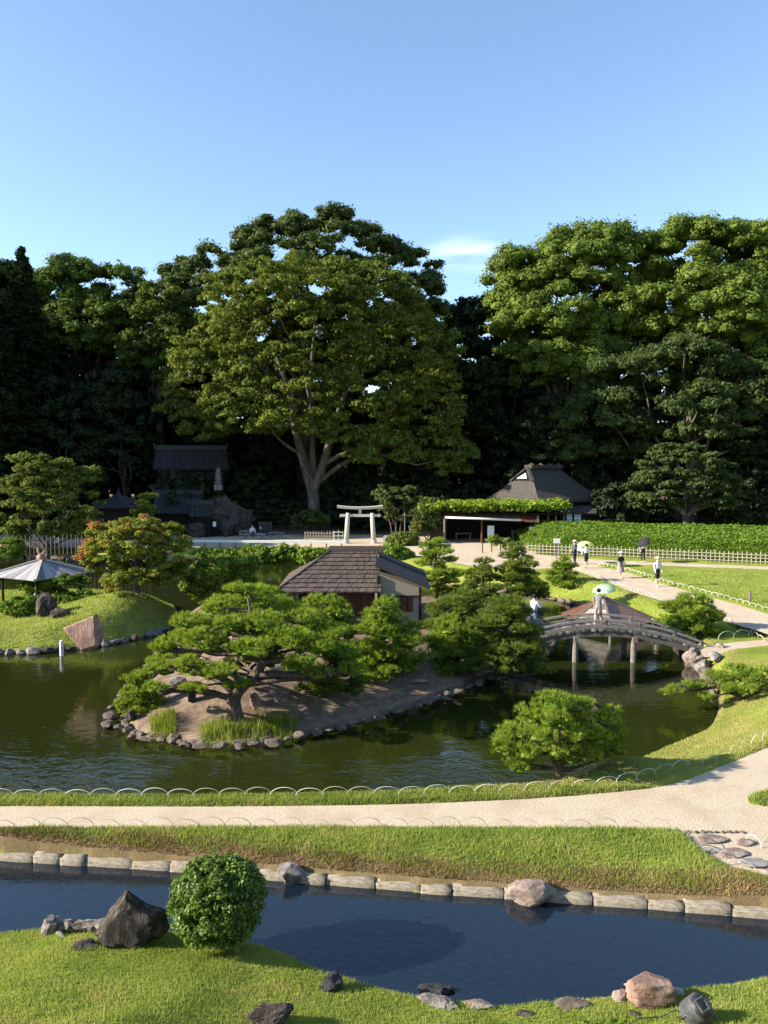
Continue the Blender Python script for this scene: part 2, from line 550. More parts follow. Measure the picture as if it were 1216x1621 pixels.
STREAM = np.vstack([
    GP([(-500, 1332), (0, 1360), (150, 1369), (300, 1379), (430, 1391), (520, 1399), (600, 1405), (700, 1413), (800, 1420),
        (900, 1427), (1000, 1434), (1100, 1442), (1216, 1452), (1700, 1488)], ZS),
    GP([(1700, 1500), (1400, 1505), (1216, 1545), (1150, 1560), (1060, 1570), (980, 1578), (900, 1582), (830, 1590),
        (770, 1596), (700, 1586), (640, 1577), (580, 1560), (520, 1540), (460, 1514), (420, 1500), (330, 1482), (250, 1474),
        (180, 1470), (100, 1470), (0, 1480), (-500, 1520)], ZS)])
STREAM_FAR = GP([(-500, 1332), (0, 1360), (150, 1369), (300, 1379), (430, 1391), (520, 1399), (600, 1405), (700, 1413),
                 (800, 1420), (900, 1427), (1000, 1434), (1100, 1442), (1216, 1452), (1700, 1488)], ZS)
PATH_NEAR = np.vstack([
    GP([(-500, 1276), (0, 1276), (300, 1277), (560, 1275), (700, 1271), (850, 1264), (950, 1256), (1020, 1249),
        (1060, 1243), (1100, 1230), (1150, 1210), (1216, 1183), (1330, 1140), (1420, 1230), (1290, 1246), (1216, 1252),
        (1192, 1259), (1182, 1266), (1190, 1273), (1216, 1277), (1330, 1290), (1500, 1330), (1420, 1420), (1300, 1412),
        (1216, 1391), (1160, 1376), (1120, 1356), (1100, 1340), (1088, 1325), (1076, 1316), (1000, 1313)], 0),
    GP([(700, 1311), (300, 1311), (0, 1312), (-500, 1312)], 0)])
PATH_FAR = np.vstack([
    GP([(-200, 846), (200, 845), (480, 846), (700, 848), (835, 856), (836, 877), (950, 886), (1216, 897), (1500, 910)], 0),
    GP([(1500, 918), (1216, 902), (1050, 896), (955, 892), (948, 896), (1001, 908), (1056, 926), (1112, 942), (1168, 957),
        (1216, 972), (1400, 1030), (1400, 1075), (1216, 1003), (1149, 984), (1056, 954), (1000, 937), (950, 918), (914, 905),
        (880, 900), (800, 902), (745, 896), (700, 888), (650, 878), (590, 869), (450, 867), (300, 867), (-200, 868)], 0)])
PATH_BRIDGE = GP([(1108, 1026), (1150, 1017), (1216, 1012), (1330, 1010), (1330, 1024), (1216, 1022), (1160, 1028),
                  (1128, 1040), (1112, 1040)], -0.33)


def mid_stream(X):
    a, b = G(0, 1420, ZS), G(1216, 1500, ZS)
    return a[1] + (X - a[0]) * (b[1] - a[1]) / (b[0] - a[0])


def height(X, Y):
    X = np.asarray(X, float)
    Y = np.asarray(Y, float)
    base = 2.2 * smooth((Y - 83) / 25) + 2.6 * smooth((Y - 80) / 9) * np.exp(-((X + 20) / 11) ** 2)
    base = base + 0.05 * vnoise(X, Y, 0.45, 3) * smooth((Y - 20) / 10)
    dp = sdist(POND, X, Y)
    di = sdist(ISLE, X, Y)
    dm = sdist(MOUND, X, Y)
    pn = sdist(PATH_NEAR, X, Y)
    pf = sdist(PATH_FAR, X, Y)
    pb = sdist(PATH_BRIDGE, X, Y)
    pth = np.maximum(np.maximum(pn, pf), pb)
    # grass stands a little proud of the gravel; the bed of the path lies below it
    base = base * smooth((-pf) / 2.0) if False else np.where(pf > -1.5, base * smooth((-pf) / 1.5), base)
    pth = np.maximum(pn, pf)
    base = base + 0.055 * smooth((-pth) / 0.10) * (Y < 60) - 0.03 * (pth > 0)
    mb_ = smooth((pb + 3.2) / 2.6)
    base = base * (1 - mb_) - 0.33 * mb_ + 0.05 * mb_ * smooth((-pb) / 0.1) - 0.03 * (pb > 0)
    # pond banks
    wd = 0.45 + 2.6 * smooth((X - 5.2) / 3.0) * (Y < 31) + 2.2 * (Y > 36)
    wd = np.where((X > 9.5) & (Y > 27) & (Y < 36), 0.9, wd)
    o = -dp
    bank = (ZP - 0.06) + (base - ZP + 0.06) * (0.22 * smooth(o / 0.25) + 0.78 * smooth(o / wd))
    isle = (ZP - 0.05) + 0.22 * smooth(di / 0.3) + 0.85 * smooth(di / 4.0) + 0.05 * vnoise(X, Y, 1.3, 5) * smooth(di)
    mc = D(190, 945, 38.2)
    hill = np.exp(-(((X - mc[0]) / 3.1) ** 2 + ((Y - mc[1]) / 3.0) ** 2))
    mnd = (ZP - 0.05) + 0.25 * smooth(dm / 0.3) + 0.42 * smooth(dm / 2.0) + 1.08 * hill * smooth(dm / 1.4)
    w = np.minimum(dp, np.minimum(-di, -dm))
    bed = ZP - 0.06 - 0.9 * smooth(w / 1.6)
    h = np.where(dp < 0, bank, np.where(di > 0, isle, np.where(dm > 0, mnd, bed)))
    # stream
    ds = sdist(STREAM, X, Y)
    so = -ds
    near = Y < mid_stream(X)
    bt = np.clip((so - 0.08) / np.maximum(so - 0.08 + np.maximum(-pn - 0.06, 0), 0.02) * 1.25, 0, 1)
    bt = np.where(pn > -0.06, 1.0, bt * (2 - bt) * 0.6 + 0.4 * smooth(bt))
    up = np.where(near,
                  (ZS - 0.04) + 0.14 * smooth(so / 0.2) + 0.17 * so + 0.036 * so ** 2 + 0.03 * vnoise(X, Y, 1.1, 8),
                  ZS + 0.145 + (h - ZS - 0.145) * bt + 0.06 * np.sin(bt * np.pi))
    up = np.where(near, np.minimum(up, 5.35), up)
    h2 = np.where(ds > 0, ZS - 0.05 - 0.5 * smooth(ds / 0.8), up)
    use = (ds > 0) | near | ((so < 4.5) & (pn < 0) & (Y < 16.5))
    return np.where(use & (Y < 19), h2, h)


def hz(x, y):
    return float(height(np.array([x]), np.array([y]))[0])


# ground sheet: fine where the camera looks, reaching out to the horizon
rows = np.concatenate([[-1500, -400, -100, -30, -8, 0, 3, 5], np.arange(6.2, 20, 0.10), np.arange(20, 36, 0.20),
                       np.arange(36, 62, 0.3), np.arange(62, 112, 1.0), [120, 135, 160, 220, 400, 900, 3000]])
us = np.linspace(-1.22, 1.22, 250)
us = np.concatenate([[-400, -60, -12, -5, -3, -2, -1.5], us, [1.5, 2, 3, 5, 12, 60, 400]])
YY, UU = np.meshgrid(rows, us, indexing='ij')
XX = UU * (np.clip(YY, 6, 110) * 0.52 + 2.2)
ZZ = height(XX.ravel(), YY.ravel()).reshape(XX.shape)
gm = MB()
nr, nc = XX.shape
ii = np.arange(nr - 1)[:, None] * nc + np.arange(nc - 1)[None]
gm.add(np.stack([XX, YY, ZZ], -1).reshape(-1, 3), np.stack([ii, ii + 1, ii + nc + 1, ii + nc], -1).reshape(-1, 4))


def ground_material():
    m, t, out = nt('turf_and_earth')
    c = t.nodes.new('ShaderNodeTexCoord')
    n1 = N(t, 'ShaderNodeTexNoise', Scale=0.55, Detail=5, Roughness=0.6)
    n2 = N(t, 'ShaderNodeTexNoise', Scale=26.0, Detail=6, Roughness=0.75)
    for n in (n1, n2):
        t.links.new(c.outputs['Object'], n.inputs['Vector'])
    ad = N(t, 'ShaderNodeMix', Factor=0.55)
    t.links.new(n1.outputs['Fac'], ad.inputs['A'])
    t.links.new(n2.outputs['Fac'], ad.inputs['B'])
    g = ramp(t, [(0.32, (0.10, 0.13, 0.020)), (0.5, (0.215, 0.255, 0.040)), (0.66, (0.33, 0.34, 0.070))], ad.outputs['Result'])
    dry = ramp(t, [(0.3, (0.085, 0.060, 0.032)), (0.5, (0.18, 0.132, 0.070)), (0.7, (0.26, 0.225, 0.095))], ad.outputs['Result'])
    n3 = N(t, 'ShaderNodeTexNoise', Scale=3.0, Detail=9, Roughness=0.7)
    t.links.new(c.outputs['Object'], n3.inputs['Vector'])
    earth = ramp(t, [(0.3, (0.085, 0.058, 0.040)), (0.5, (0.19, 0.135, 0.095)), (0.7, (0.30, 0.225, 0.165))], n3.outputs['Fac'])
    last = g.outputs['Color']
    for nm, rr in (('dry', dry), ('earth', earth)):
        a = t.nodes.new('ShaderNodeAttribute')
        a.attribute_name = nm
        s = N(t, 'ShaderNodeMath')
        s.operation = 'ADD'
        t.links.new(a.outputs['Fac'], s.inputs[0])
        k = N(t, 'ShaderNodeMapRange')
        k.inputs['From Min'].default_value = 0.3
        k.inputs['From Max'].default_value = 0.7
        k.inputs['To Min'].default_value = -0.45
        k.inputs['To Max'].default_value = 0.45
        t.links.new(n3.outputs['Fac'], k.inputs['Value'])
        t.links.new(k.outputs['Result'], s.inputs[1])
        r = ramp(t, [(0.35, (0, 0, 0)), (0.65, (1, 1, 1))], s.outputs[0])
        mx = t.nodes.new('ShaderNodeMix')
        mx.data_type = 'RGBA'
        t.links.new(r.outputs['Color'], mx.inputs['Factor'])
        t.links.new(last, mx.inputs['A'])
        t.links.new(rr.outputs['Color'], mx.inputs['B'])
        last = mx.outputs['Result']
    p = N(t, 'ShaderNodeBsdfPrincipled', Roughness=0.95)
    p.inputs['Specular IOR Level'].default_value = 0.08
    t.links.new(last, p.inputs['Base Color'])
    b = N(t, 'ShaderNodeBump', Strength=0.7, Distance=0.05)
    t.links.new(n2.outputs['Fac'], b.inputs['Height'])
    t.links.new(b.outputs[0], p.inputs['Normal'])
    t.links.new(p.outputs[0], out.inputs['Surface'])
    return m


M['ground'] = ground_material()
ground = gm.build('ground', M['ground'], smooth_=True)
tag(ground, 'garden ground of lawns, bare earth islands and banks', kind='structure')
_x, _y = XX.ravel(), YY.ravel()
earth = np.clip(sdist(ISLE, _x, _y) / 0.4, -0.6, 1.4)
earth = np.maximum(earth, np.clip((_y - 80) / 2, -0.6, 1.4))
earth = np.maximum(earth, np.where(ZZ.ravel() < np.where(_y < 15.6, ZS, ZP) + 0.1, 1.4, -0.6))
_so = -sdist(STREAM, _x, _y)
dry = np.where((_y > mid_stream(_x)) & (_y < 17) & (_so > 0), 1.2 - 1.3 * np.abs(_so - 0.2) / (0.42 + 0.02 * (_x + 8)), -0.6)
_pc = G(1030, 938, 0)
dry = np.maximum(dry, 0.95 - 1.2 * np.sqrt(((_x - _pc[0]) / 3.2) ** 2 + ((_y - _pc[1]) / 2.2) ** 2))
_pc = G(1150, 1050, -0.2)
dry = np.maximum(dry, 0.75 - 0.9 * np.sqrt(((_x - _pc[0]) / 2.2) ** 2 + ((_y - _pc[1]) / 1.6) ** 2))
_vg = np.where((_y < 18.5) & (_y > 15) & (_x < 6), 0.42, -0.6)
dry = np.maximum(dry, _vg)
dry = np.maximum(dry, np.where(sdist(MOUND, _x, _y) > 0, 0.36, -0.6))
for nm, arr in (('earth', earth), ('dry', np.clip(dry, -0.6, 1.4))):
    a_ = ground.data.attributes.new(nm, 'FLOAT', 'POINT')
    a_.data.foreach_set('value', arr.astype(np.float32))


# gravel paths
def sheet(name, poly, z, mat):
    bm = bmesh.new()
    vs_ = [bm.verts.new((p[0], p[1], z)) for p in poly]
    f = bm.faces.new(vs_)
    if f.normal.z < 0 or f.calc_area() and (f.normal_update() or f.normal.z < 0):
        f.normal_flip()
    bmesh.ops.triangulate(bm, faces=[f])
    me = bpy.data.meshes.new(name)
    bm.to_mesh(me)
    bm.free()
    me.materials.append(mat)
    o = bpy.data.objects.new(name, me)
    COL.objects.link(o)
    WL[o.name] = np.zeros(3)
    o['kind'] = 'structure'
    return o


M['gravel'] = solid('sandy_gravel', [(0.25, (0.29, 0.225, 0.155)), (0.5, (0.50, 0.41, 0.30)), (0.75, (0.65, 0.55, 0.425))], scale=24, detail=12,
                    bump=0.9, bscale=30, dist=0.03, rough=0.95, spec=0.1, second=((0.40, 0.30, 0.21), 0.9, 0.46, 0.74))
PATH_NEAR_S = chaikin(PATH_NEAR, 2)
path = sheet('path', PATH_NEAR_S, 0.0, M['gravel'])
tag(path, 'sandy gravel path between the pond verge and the stream lawn')
path2 = sheet('path', chaikin(PATH_FAR, 1), 0.0, M['gravel'])
tag(path2, 'sandy gravel forecourt and walk before the gate and hedge')
path3 = sheet('path', chaikin(PATH_BRIDGE, 1), -0.335, M['gravel'])
tag(path3, 'short gravel walk leading off the arched bridge')


# water
def water_material(name, body, ripple, rscale, strength, wind=None):
    m, t, out = nt(name)
    c = t.nodes.new('ShaderNodeTexCoord')
    mp_ = t.nodes.new('ShaderNodeMapping')
    mp_.inputs['Scale'].default_value = (0.55, 1.0, 1.0)
    t.links.new(c.outputs['Object'], mp_.inputs['Vector'])
    n1 = N(t, 'ShaderNodeTexNoise', Scale=rscale, Detail=3, Roughness=0.55)
    n1.inputs['Distortion'].default_value = 0.6
    t.links.new(mp_.outputs[0], n1.inputs['Vector'])
    n2 = N(t, 'ShaderNodeTexNoise', Scale=0.16, Detail=2)
    t.links.new(c.outputs['Object'], n2.inputs['Vector'])
    mr = N(t, 'ShaderNodeMapRange')
    mr.inputs['From Min'].default_value = 0.38
    mr.inputs['From Max'].default_value = 0.62
    mr.inputs['To Min'].default_value = 0.25
    mr.inputs['To Max'].default_value = 1.0
    t.links.new(n2.outputs['Fac'], mr.inputs['Value'])
    mu = N(t, 'ShaderNodeMath')
    mu.operation = 'MULTIPLY'
    t.links.new(mr.outputs['Result'], mu.inputs[0])
    mu.inputs[1].default_value = strength
    if wind:
        sx = t.nodes.new('ShaderNodeSeparateXYZ')
        t.links.new(c.outputs['Object'], sx.inputs[0])
        wy = N(t, 'ShaderNodeMapRange')
        wy.interpolation_type = 'SMOOTHSTEP'
        wy.inputs['From Min'].default_value = wind[0]
        wy.inputs['From Max'].default_value = wind[1]
        wy.inputs['To Min'].default_value = 1.0
        wy.inputs['To Max'].default_value = wind[2]
        t.links.new(sx.outputs['Y'], wy.inputs['Value'])
        m3 = N(t, 'ShaderNodeMath')
        m3.operation = 'MULTIPLY'
        t.links.new(mu.outputs[0], m3.inputs[0])
        t.links.new(wy.outputs['Result'], m3.inputs[1])
        mu = m3
    b = N(t, 'ShaderNodeBump', Distance=ripple)
    t.links.new(mu.outputs[0], b.inputs['Strength'])
    t.links.new(n1.outputs['Fac'], b.inputs['Height'])
    n4 = N(t, 'ShaderNodeTexNoise', Scale=9.0, Detail=6, Roughness=0.7)
    t.links.new(c.outputs['Object'], n4.inputs['Vector'])
    r = ramp(t, [(0.35, tuple(k * 0.75 for k in body)), (0.7, tuple(k * 1.3 for k in body))], n4.outputs['Fac'])
    p = N(t, 'ShaderNodeBsdfPrincipled', Roughness=0.03, IOR=1.55)
    p.inputs['Specular IOR Level'].default_value = 0.5
    t.links.new(r.outputs['Color'], p.inputs['Base Color'])
    t.links.new(b.outputs[0], p.inputs['Normal'])
    t.links.new(p.outputs[0], out.inputs['Surface'])
    return m


M['pondwater'] = water_material('murky_pond_water', (0.017, 0.021, 0.0040), 0.20, 3.6, 0.9, wind=(17.5, 21.5, 0.07))
M['streamwater'] = water_material('clear_stream_water', (0.006, 0.012, 0.020), 0.03, 8.0, 0.22)


def fat(poly, d):
    c = poly.mean(0)
    v = poly - c
    return c + v * (1 + d / np.linalg.norm(v, axis=1)[:, None])


pond = sheet('pond_water', fat(POND, 0.5), ZP, M['pondwater'])
tag(pond, 'murky green pond water around the islands')
stream = sheet('stream_water', fat(STREAM, 0.12), ZS, M['streamwater'])
tag(stream, 'dark blue shallow stream between stone edging and lawn')


# ------------------------------------------------------------------ stones
def rock_mesh(name, seed, mat, sub=3, rough=0.22, cuts=7, flat=False, planes=None):
    bm = bmesh.new()
    bmesh.ops.create_icosphere(bm, subdivisions=sub, radius=1.0)
    rng = random.Random(seed)
    pl = [(Vector(n_).normalized(), d_) for n_, d_ in (planes or [])]
    for _ in range(cuts):
        n = Vector((rng.uniform(-1, 1), rng.uniform(-1, 1), rng.uniform(-0.5, 1))).normalized()
        pl.append((n, rng.uniform(0.55, 0.85)))
    for v in bm.verts:
        p = v.co.copy()
        for n, d in pl:
            e = p.dot(n) - d
            if e > 0:
                p -= n * e * 0.92
        k = noise.fractal(p * 1.6 + Vector((seed * 3.1, seed, 0)), 0.9, 2.1, 5)
        k2 = abs(noise.noise(p * 4.5 + Vector((0, seed, 7)))) + 0.5 * abs(noise.noise(p * 10 + Vector((3, seed, 7))))
        p *= 1 + rough * (k - 0.8 * k2)
        v.co = p
    mn = [min(v.co[i] for v in bm.verts) for i in range(3)]
    mx_ = [max(v.co[i] for v in bm.verts) for i in range(3)]
    for v in bm.verts:
        v.co = Vector([(v.co[i] - (mn[i] + mx_[i]) / 2) / (mx_[i] - mn[i]) for i in range(3)])
    for f in bm.faces:
        f.smooth = not flat
    me = bpy.data.meshes.new(name)
    bm.to_mesh(me)
    bm.free()
    me.materials.append(mat)
    if not flat:
        me.set_sharp_from_angle(angle=0.42)
    return me


def rock(name, label, loc, size, seed, mat, rz=0.0, rx=0.0, sink=0.25, cuts=7, rough=0.2, group=None, flat=False, cat='rock', planes=None, sub=4):
    o = bpy.data.objects.new(name, rock_mesh(name, seed, mat, cuts=cuts, rough=rough, flat=flat, planes=planes, sub=sub if max(size) / max(1, loc[1]) > 0.042 else 3))
    COL.objects.link(o)
    o.data.transform(Matrix.Diagonal((*size, 1)))
    o.rotation_euler = (rx, 0, rz)
    o.location = (loc[0], loc[1], loc[2] + size[2] * (0.5 - sink))
    WL[o.name] = np.array(o.location)
    return tag(o, label, cat, group)


def stones_along(poly, name, meshes, step, size, seed, zoff=0.0, keep=None, jit=0.25, parent=ground, out=0.0):
    rng = random.Random(seed)
    P = resample(poly, step)
    n = 0
    for i in range(len(P) - 1):
        a, b = P[i], P[i + 1]
        c = (a + b) / 2
        if keep and not keep(c[0], c[1]) or rng.random() < 0.08:
            continue
        L = np.linalg.norm(b - a)
        if L < 1e-4:
            continue
        d = (b - a) / L
        c = c + np.array((d[1], -d[0])) * (out + rng.uniform(-0.5, 0.5) * jit * size[1])
        o = bpy.data.objects.new(name, rng.choice(meshes))
        COL.objects.link(o)
        o.parent = parent
        o.location = (c[0], c[1], zoff + rng.uniform(-0.3, 0.3) * jit * size[2])
        o.rotation_euler = (rng.uniform(-.12, .12), rng.uniform(-.12, .12), math.atan2(d[1], d[0]) + rng.uniform(-.25, .25) * jit * 3)
        s = rng.uniform(0.55, 1.35)
        o.scale = (size[0] * rng.uniform(0.65, 1.4) * L / step, size[1] * s, size[2] * s)
        n += 1
    return n


STONES = [rock_mesh('shore_stone', 40 + i, M['shore'], sub=2, cuts=10, rough=0.3, flat=True) for i in range(7)]
DSTONES = [rock_mesh('shore_stone', 60 + i, M['darkrock'] if i % 2 else M['rock'], sub=2, cuts=10, rough=0.3, flat=True) for i in range(5)]
isl = np.vstack([ISLE, ISLE[:1]])
cI = ISLE.mean(0)
stones_along(isl, 'shore_stone', STONES, 0.36, (0.48, 0.30, 0.21), 1, ZP + 0.03, keep=lambda x, y: y < 36 and x < 9, jit=0.5)
stones_along(chaikin(isl * 1.0 + 0, 0)[::-1], 'shore_stone', STONES, 0.44, (0.38, 0.30, 0.16), 2, ZP + 0.16,
             keep=lambda x, y: y < 33 and x < 9, jit=0.8, out=-0.42)
mdl = np.vstack([MOUND, MOUND[:1]])
stones_along(mdl, 'shore_stone', DSTONES, 0.50, (0.55, 0.40, 0.34), 3, ZP + 0.08,
             keep=lambda x, y: y < 38 and x > -21, jit=0.35)
pdl = np.vstack([POND, POND[:1]])
stones_along(pdl, 'shore_stone', STONES, 0.55, (0.6, 0.42, 0.42), 4, ZP + 0.08, keep=lambda x, y: x > 8.0 and 26.5 < y < 36, jit=0.6)
stones_along(pdl, 'coping_stone', STONES, 0.8, (0.85, 0.35, 0.34), 5, ZP + 0.10, keep=lambda x, y: x > 6 and 38 < y < 50, jit=0.15)
stones_along(pdl, 'shore_stone', DSTONES, 1.0, (1.1, 0.6, 0.6), 6, ZP + 0.1, keep=lambda x, y: x < -16 and 55 < y < 68, jit=0.4)


# dressed blocks that edge the stream
def block_mesh(seed):
    rng = random.Random(seed)
    bm = bmesh.new()
    bmesh.ops.create_cube(bm, size=1.0)
    bmesh.ops.subdivide_edges(bm, edges=bm.edges[:], cuts=2, use_grid_fill=True)
    for v in bm.verts:
        q = v.co * 2
        k = max(abs(q.x), abs(q.y), abs(q.z))
        l = (abs(q.x) ** 26 + abs(q.y) ** 26 + abs(q.z) ** 26) ** (1 / 26)
        v.co = v.co / l * 1.0
        v.co += Vector((rng.uniform(-1, 1) * 0.3, rng.uniform(-1, 1), rng.uniform(-1, 1))) * 0.022
    me = bpy.data.meshes.new('edging_stone')
    bm.to_mesh(me)
    bm.free()
    me.materials.append(M['edging'])
    for p in me.polygons:
        p.use_smooth = True
    return me


BLOCKS = [block_mesh(i) for i in range(6)]
rng = random.Random(9)
P_ = resample(STREAM_FAR, 0.05)
i = 0
while i < len(P_) - 2:
    L = rng.uniform(0.52, 0.95)
    j = min(len(P_) - 1, i + int(L / 0.05))
    a, b = P_[i], P_[j]
    i = j
    c = (a + b) / 2
    if not -12 < c[0] < 11:
        continue
    d = (b - a)
    L = np.linalg.norm(d)
    o = bpy.data.objects.new('edging_stone', rng.choice(BLOCKS))
    COL.objects.link(o)
    o.parent = ground
    ht = 0.42 + rng.uniform(-.02, .025)
    o.location = (c[0], c[1] + 0.06 + rng.uniform(-.02, .02), ZS - 0.28 + ht / 2)
    o.rotation_euler = (rng.uniform(-.03, .03), rng.uniform(-.02, .02), math.atan2(d[1], d[0]) + rng.uniform(-.02, .02))
    o.scale = (L * 1.0, 0.26, ht)


# ------------------------------------------------------------------ grass
def blades(name, label, poly, n, length, width, seed, mat, keep=None, lean=0.6, tint=(0.1, 0.9), parent=None):
    rg = np.random.default_rng(seed)
    lo, hi = poly.min(0), poly.max(0)
    X, Y = [], []
    got = 0
    while got < n:
        x = rg.uniform(lo[0], hi[0], n * 2)
        y = rg.uniform(lo[1], hi[1], n * 2)
        k = sdist(poly, x, y) > 0
        if keep is not None:
            k &= keep(x, y)
        if k.sum() == 0:
            break
        X.append(x[k])
        Y.append(y[k])
        got += k.sum()
    x = np.concatenate(X)[:n]
    y = np.concatenate(Y)[:n]
    n = len(x)
    z = height(x, y)
    L = length * rg.uniform(0.55, 1.25, n) * (1 + 0.35 * vnoise(x, y, 2.3, seed))
    a = rg.uniform(0, 2 * np.pi, n)
    d = np.stack([np.cos(a) * lean * rg.uniform(0.2, 1, n), np.sin(a) * lean * rg.uniform(0.2, 1, n), np.ones(n)], 1)
    d /= np.linalg.norm(d, axis=1)[:, None]
    a2 = rg.uniform(0, np.pi, n)
    s = np.stack([np.cos(a2), np.sin(a2), np.zeros(n)], 1) * width / 2
    p = np.stack([x, y, z - 0.005], 1)
    V = np.stack([p - s, p + s, p + d * L[:, None]], 1).reshape(-1, 3)
    F = np.arange(3 * n).reshape(-1, 3)
    tt = np.clip(rg.uniform(tint[0], tint[1], n) * 0.6 + 0.2 + 0.22 * vnoise(x, y, 0.9, seed + 1) + 0.26 * vnoise(x, y, 3.1, seed + 2), 0, 1)
    mb = MB().add(V, F, tt)
    o = mb.build(name, mat, parent)
    if parent is None:
        tag(o, label, 'grass', kind='stuff')
    return o


lawn = np.array([[-13, 6.5], [13, 6.5], [13, 15], [-13, 15]], float)
blades('lawn_grass', 'short bright lawn grass on the near slope in front of the stream', lawn, 135000, 0.055, 0.0115, 1, M['blade'],
       keep=lambda x, y: (sdist(STREAM, x, y) < -0.02) & (y < mid_stream(x)) & (np.abs(x) < y * 0.52 + 0.6))
blades('bank_grass', 'longer lawn grass on the bank between path and stream', np.array([[-9, 11], [9, 11], [9, 16.5], [-9, 16.5]], float), 74000,
       0.085, 0.015, 2, M['blade'],
       keep=lambda x, y: (sdist(STREAM, x, y) < -0.155 - 0.10 * (1 + vnoise(x, y, 1.7, 6)) * smooth((x + 7) / 6)) & (y > mid_stream(x)) & (sdist(PATH_NEAR_S, x, y) < 0) & (np.abs(x) < y * 0.52 + 0.4))
blades('dry_grass', 'brown withered grass fringe above the stream edging', np.array([[-9, 11], [9, 11], [9, 16.5], [-9, 16.5]], float), 22000,
       0.065, 0.014, 12, M['dryblade'], lean=1.0,
       keep=lambda x, y: (sdist(STREAM, x, y) < -0.13) & (sdist(STREAM, x, y) > -0.40 - 0.015 * x - 0.12 * vnoise(x, y, 1.3, 9)) & (y > mid_stream(x)) & (sdist(PATH_NEAR_S, x, y) < 0) & (np.abs(x) < y * 0.52 + 0.4))
blades('verge_grass', 'short drying grass on the verge and bank beside the pond', np.array([[-10, 15], [14, 15], [14, 34], [-10, 34]], float), 52000,
       0.045, 0.018, 3, M['vergeblade'], tint=(0.1, 0.9),
       keep=lambda x, y: (sdist(POND, x, y) < 0.02) & (sdist(PATH_NEAR_S, x, y) < 0) & (sdist(PATH_BRIDGE, x, y) < 0) & (y > 15.3) & (np.abs(x) < y * 0.52 + 0.4))
blades('mound_grass', 'mown grass covering the round mound island', MOUND, 36000, 0.12, 0.030, 4, M['blade'],
       keep=lambda x, y: (np.abs(x) < y * 0.52 + 0.4) & (sdist(MOUND, x, y) > 0.25))
far = GP([(850, 905), (1400, 905), (1400, 1010), (1000, 985), (927, 958), (858, 940)], 0)
blades('far_grass', 'sunny grass of the far lawn and pond slope beyond the bridge', far, 26000, 0.08, 0.042, 5, M['blade'],
       keep=lambda x, y: (sdist(POND, x, y) < -0.1) & (sdist(PATH_FAR, x, y) < -0.05))

# ------------------------------------------------------------------ vegetation builders
def unit(rg, n):
    v = rg.normal(size=(n, 3))
    return v / np.linalg.norm(v, axis=1)[:, None]


def kites(mb, c, nrm, size, rg, tint, aspect=0.55, fold=0.0, mi=0):
    n = len(c)
    t = np.cross(nrm, unit(rg, n))
    t /= np.linalg.norm(t, axis=1)[:, None] + 1e-9
    b = np.cross(nrm, t)
    s = (size * np.ones(n))[:, None]
    V = np.stack([c - t * s - b * s * aspect * 1.15, c - t * s * 0.8 + b * s * aspect * 1.15, c + t * s * 1.1], 1).reshape(-1, 3)
    mb.add(V, np.arange(3 * n).reshape(-1, 3), tint, mi)


_g = (1 + 5 ** .5) / 2
ICO_V = np.array([(-1, _g, 0), (1, _g, 0), (-1, -_g, 0), (1, -_g, 0), (0, -1, _g), (0, 1, _g), (0, -1, -_g), (0, 1, -_g), (_g, 0, -1), (_g, 0, 1), (-_g, 0, -1), (-_g, 0, 1)]) / math.sqrt(1 + _g * _g)
ICO_F = np.array([(0, 11, 5), (0, 5, 1), (0, 1, 7), (0, 7, 10), (0, 10, 11), (1, 5, 9), (5, 11, 4), (11, 10, 2), (10, 7, 6), (7, 1, 8), (3, 9, 4), (3, 4, 2), (3, 2, 6), (3, 6, 8), (3, 8, 9), (4, 9, 5), (2, 4, 11), (6, 2, 10), (8, 6, 7), (9, 8, 1)])


def cores(mb, c, r, squash, rg, tint):
    """dense inner leafage of each boss: a jagged little ball"""
    n = len(c)
    V = c[:, None] + ICO_V[None] * (r[:, None] * rg.uniform(0.7, 1.15, (n, 12)))[:, :, None] * np.array((1, 1, squash))
    F = (np.arange(n)[:, None, None] * 12 + ICO_F[None]).reshape(-1, 3)
    mb.add(V.reshape(-1, 3), F, np.clip(np.repeat(tint, 20) + rg.normal(0, 0.15, n * 20), 0, 1))


def puff_leaves(mb, centres, radii, per, leaf, rg, squash=0.8, sub=6, spread=0.62, tint0=0.5, tvar=0.22, lower=-0.45, aspect=0.55, tints=None, core=True):
    """leaf clumps: each puff is a cluster of smaller bosses, each boss a shell of leaves"""
    K = len(centres)
    u = unit(rg, K * sub)
    u[:, 2] = np.abs(u[:, 2]) * 0.9 + 0.15 * u[:, 2]
    sc = np.repeat(centres, sub, 0) + u * (np.repeat(radii, sub) * spread)[:, None] * np.array((1, 1, squash))
    sr = np.repeat(radii, sub) * rg.uniform(0.28, 0.56, K * sub)
    st = np.repeat(rg.normal(tint0, tvar * 0.6, K) if tints is None else tints, sub) + rg.normal(0, tvar * 0.45, K * sub)
    if core:
        cores(mb, sc, sr * 0.70, squash, rg, st)
    m = max(1, per // sub)
    n = K * sub * m
    d = unit(rg, n)
    low = d[:, 2] < lower
    d[low, 2] *= -1
    r = np.repeat(sr, m) * np.where(rg.random(n) < 0.22, rg.uniform(1.0, 1.45, n), rg.uniform(0.72, 1.05, n))
    c = np.repeat(sc, m, 0) + d * r[:, None] * np.array((1, 1, squash))
    nrm = d * 1.0 + unit(rg, n) * 0.6 + np.array((0, 0, 0.15))
    nrm /= np.linalg.norm(nrm, axis=1)[:, None]
    tt = np.clip(np.repeat(st, m) + rg.normal(0, tvar * 0.5, n), 0, 1)
    kites(mb, c, nrm, leaf * rg.uniform(0.7, 1.3, n), rg, tt, aspect)


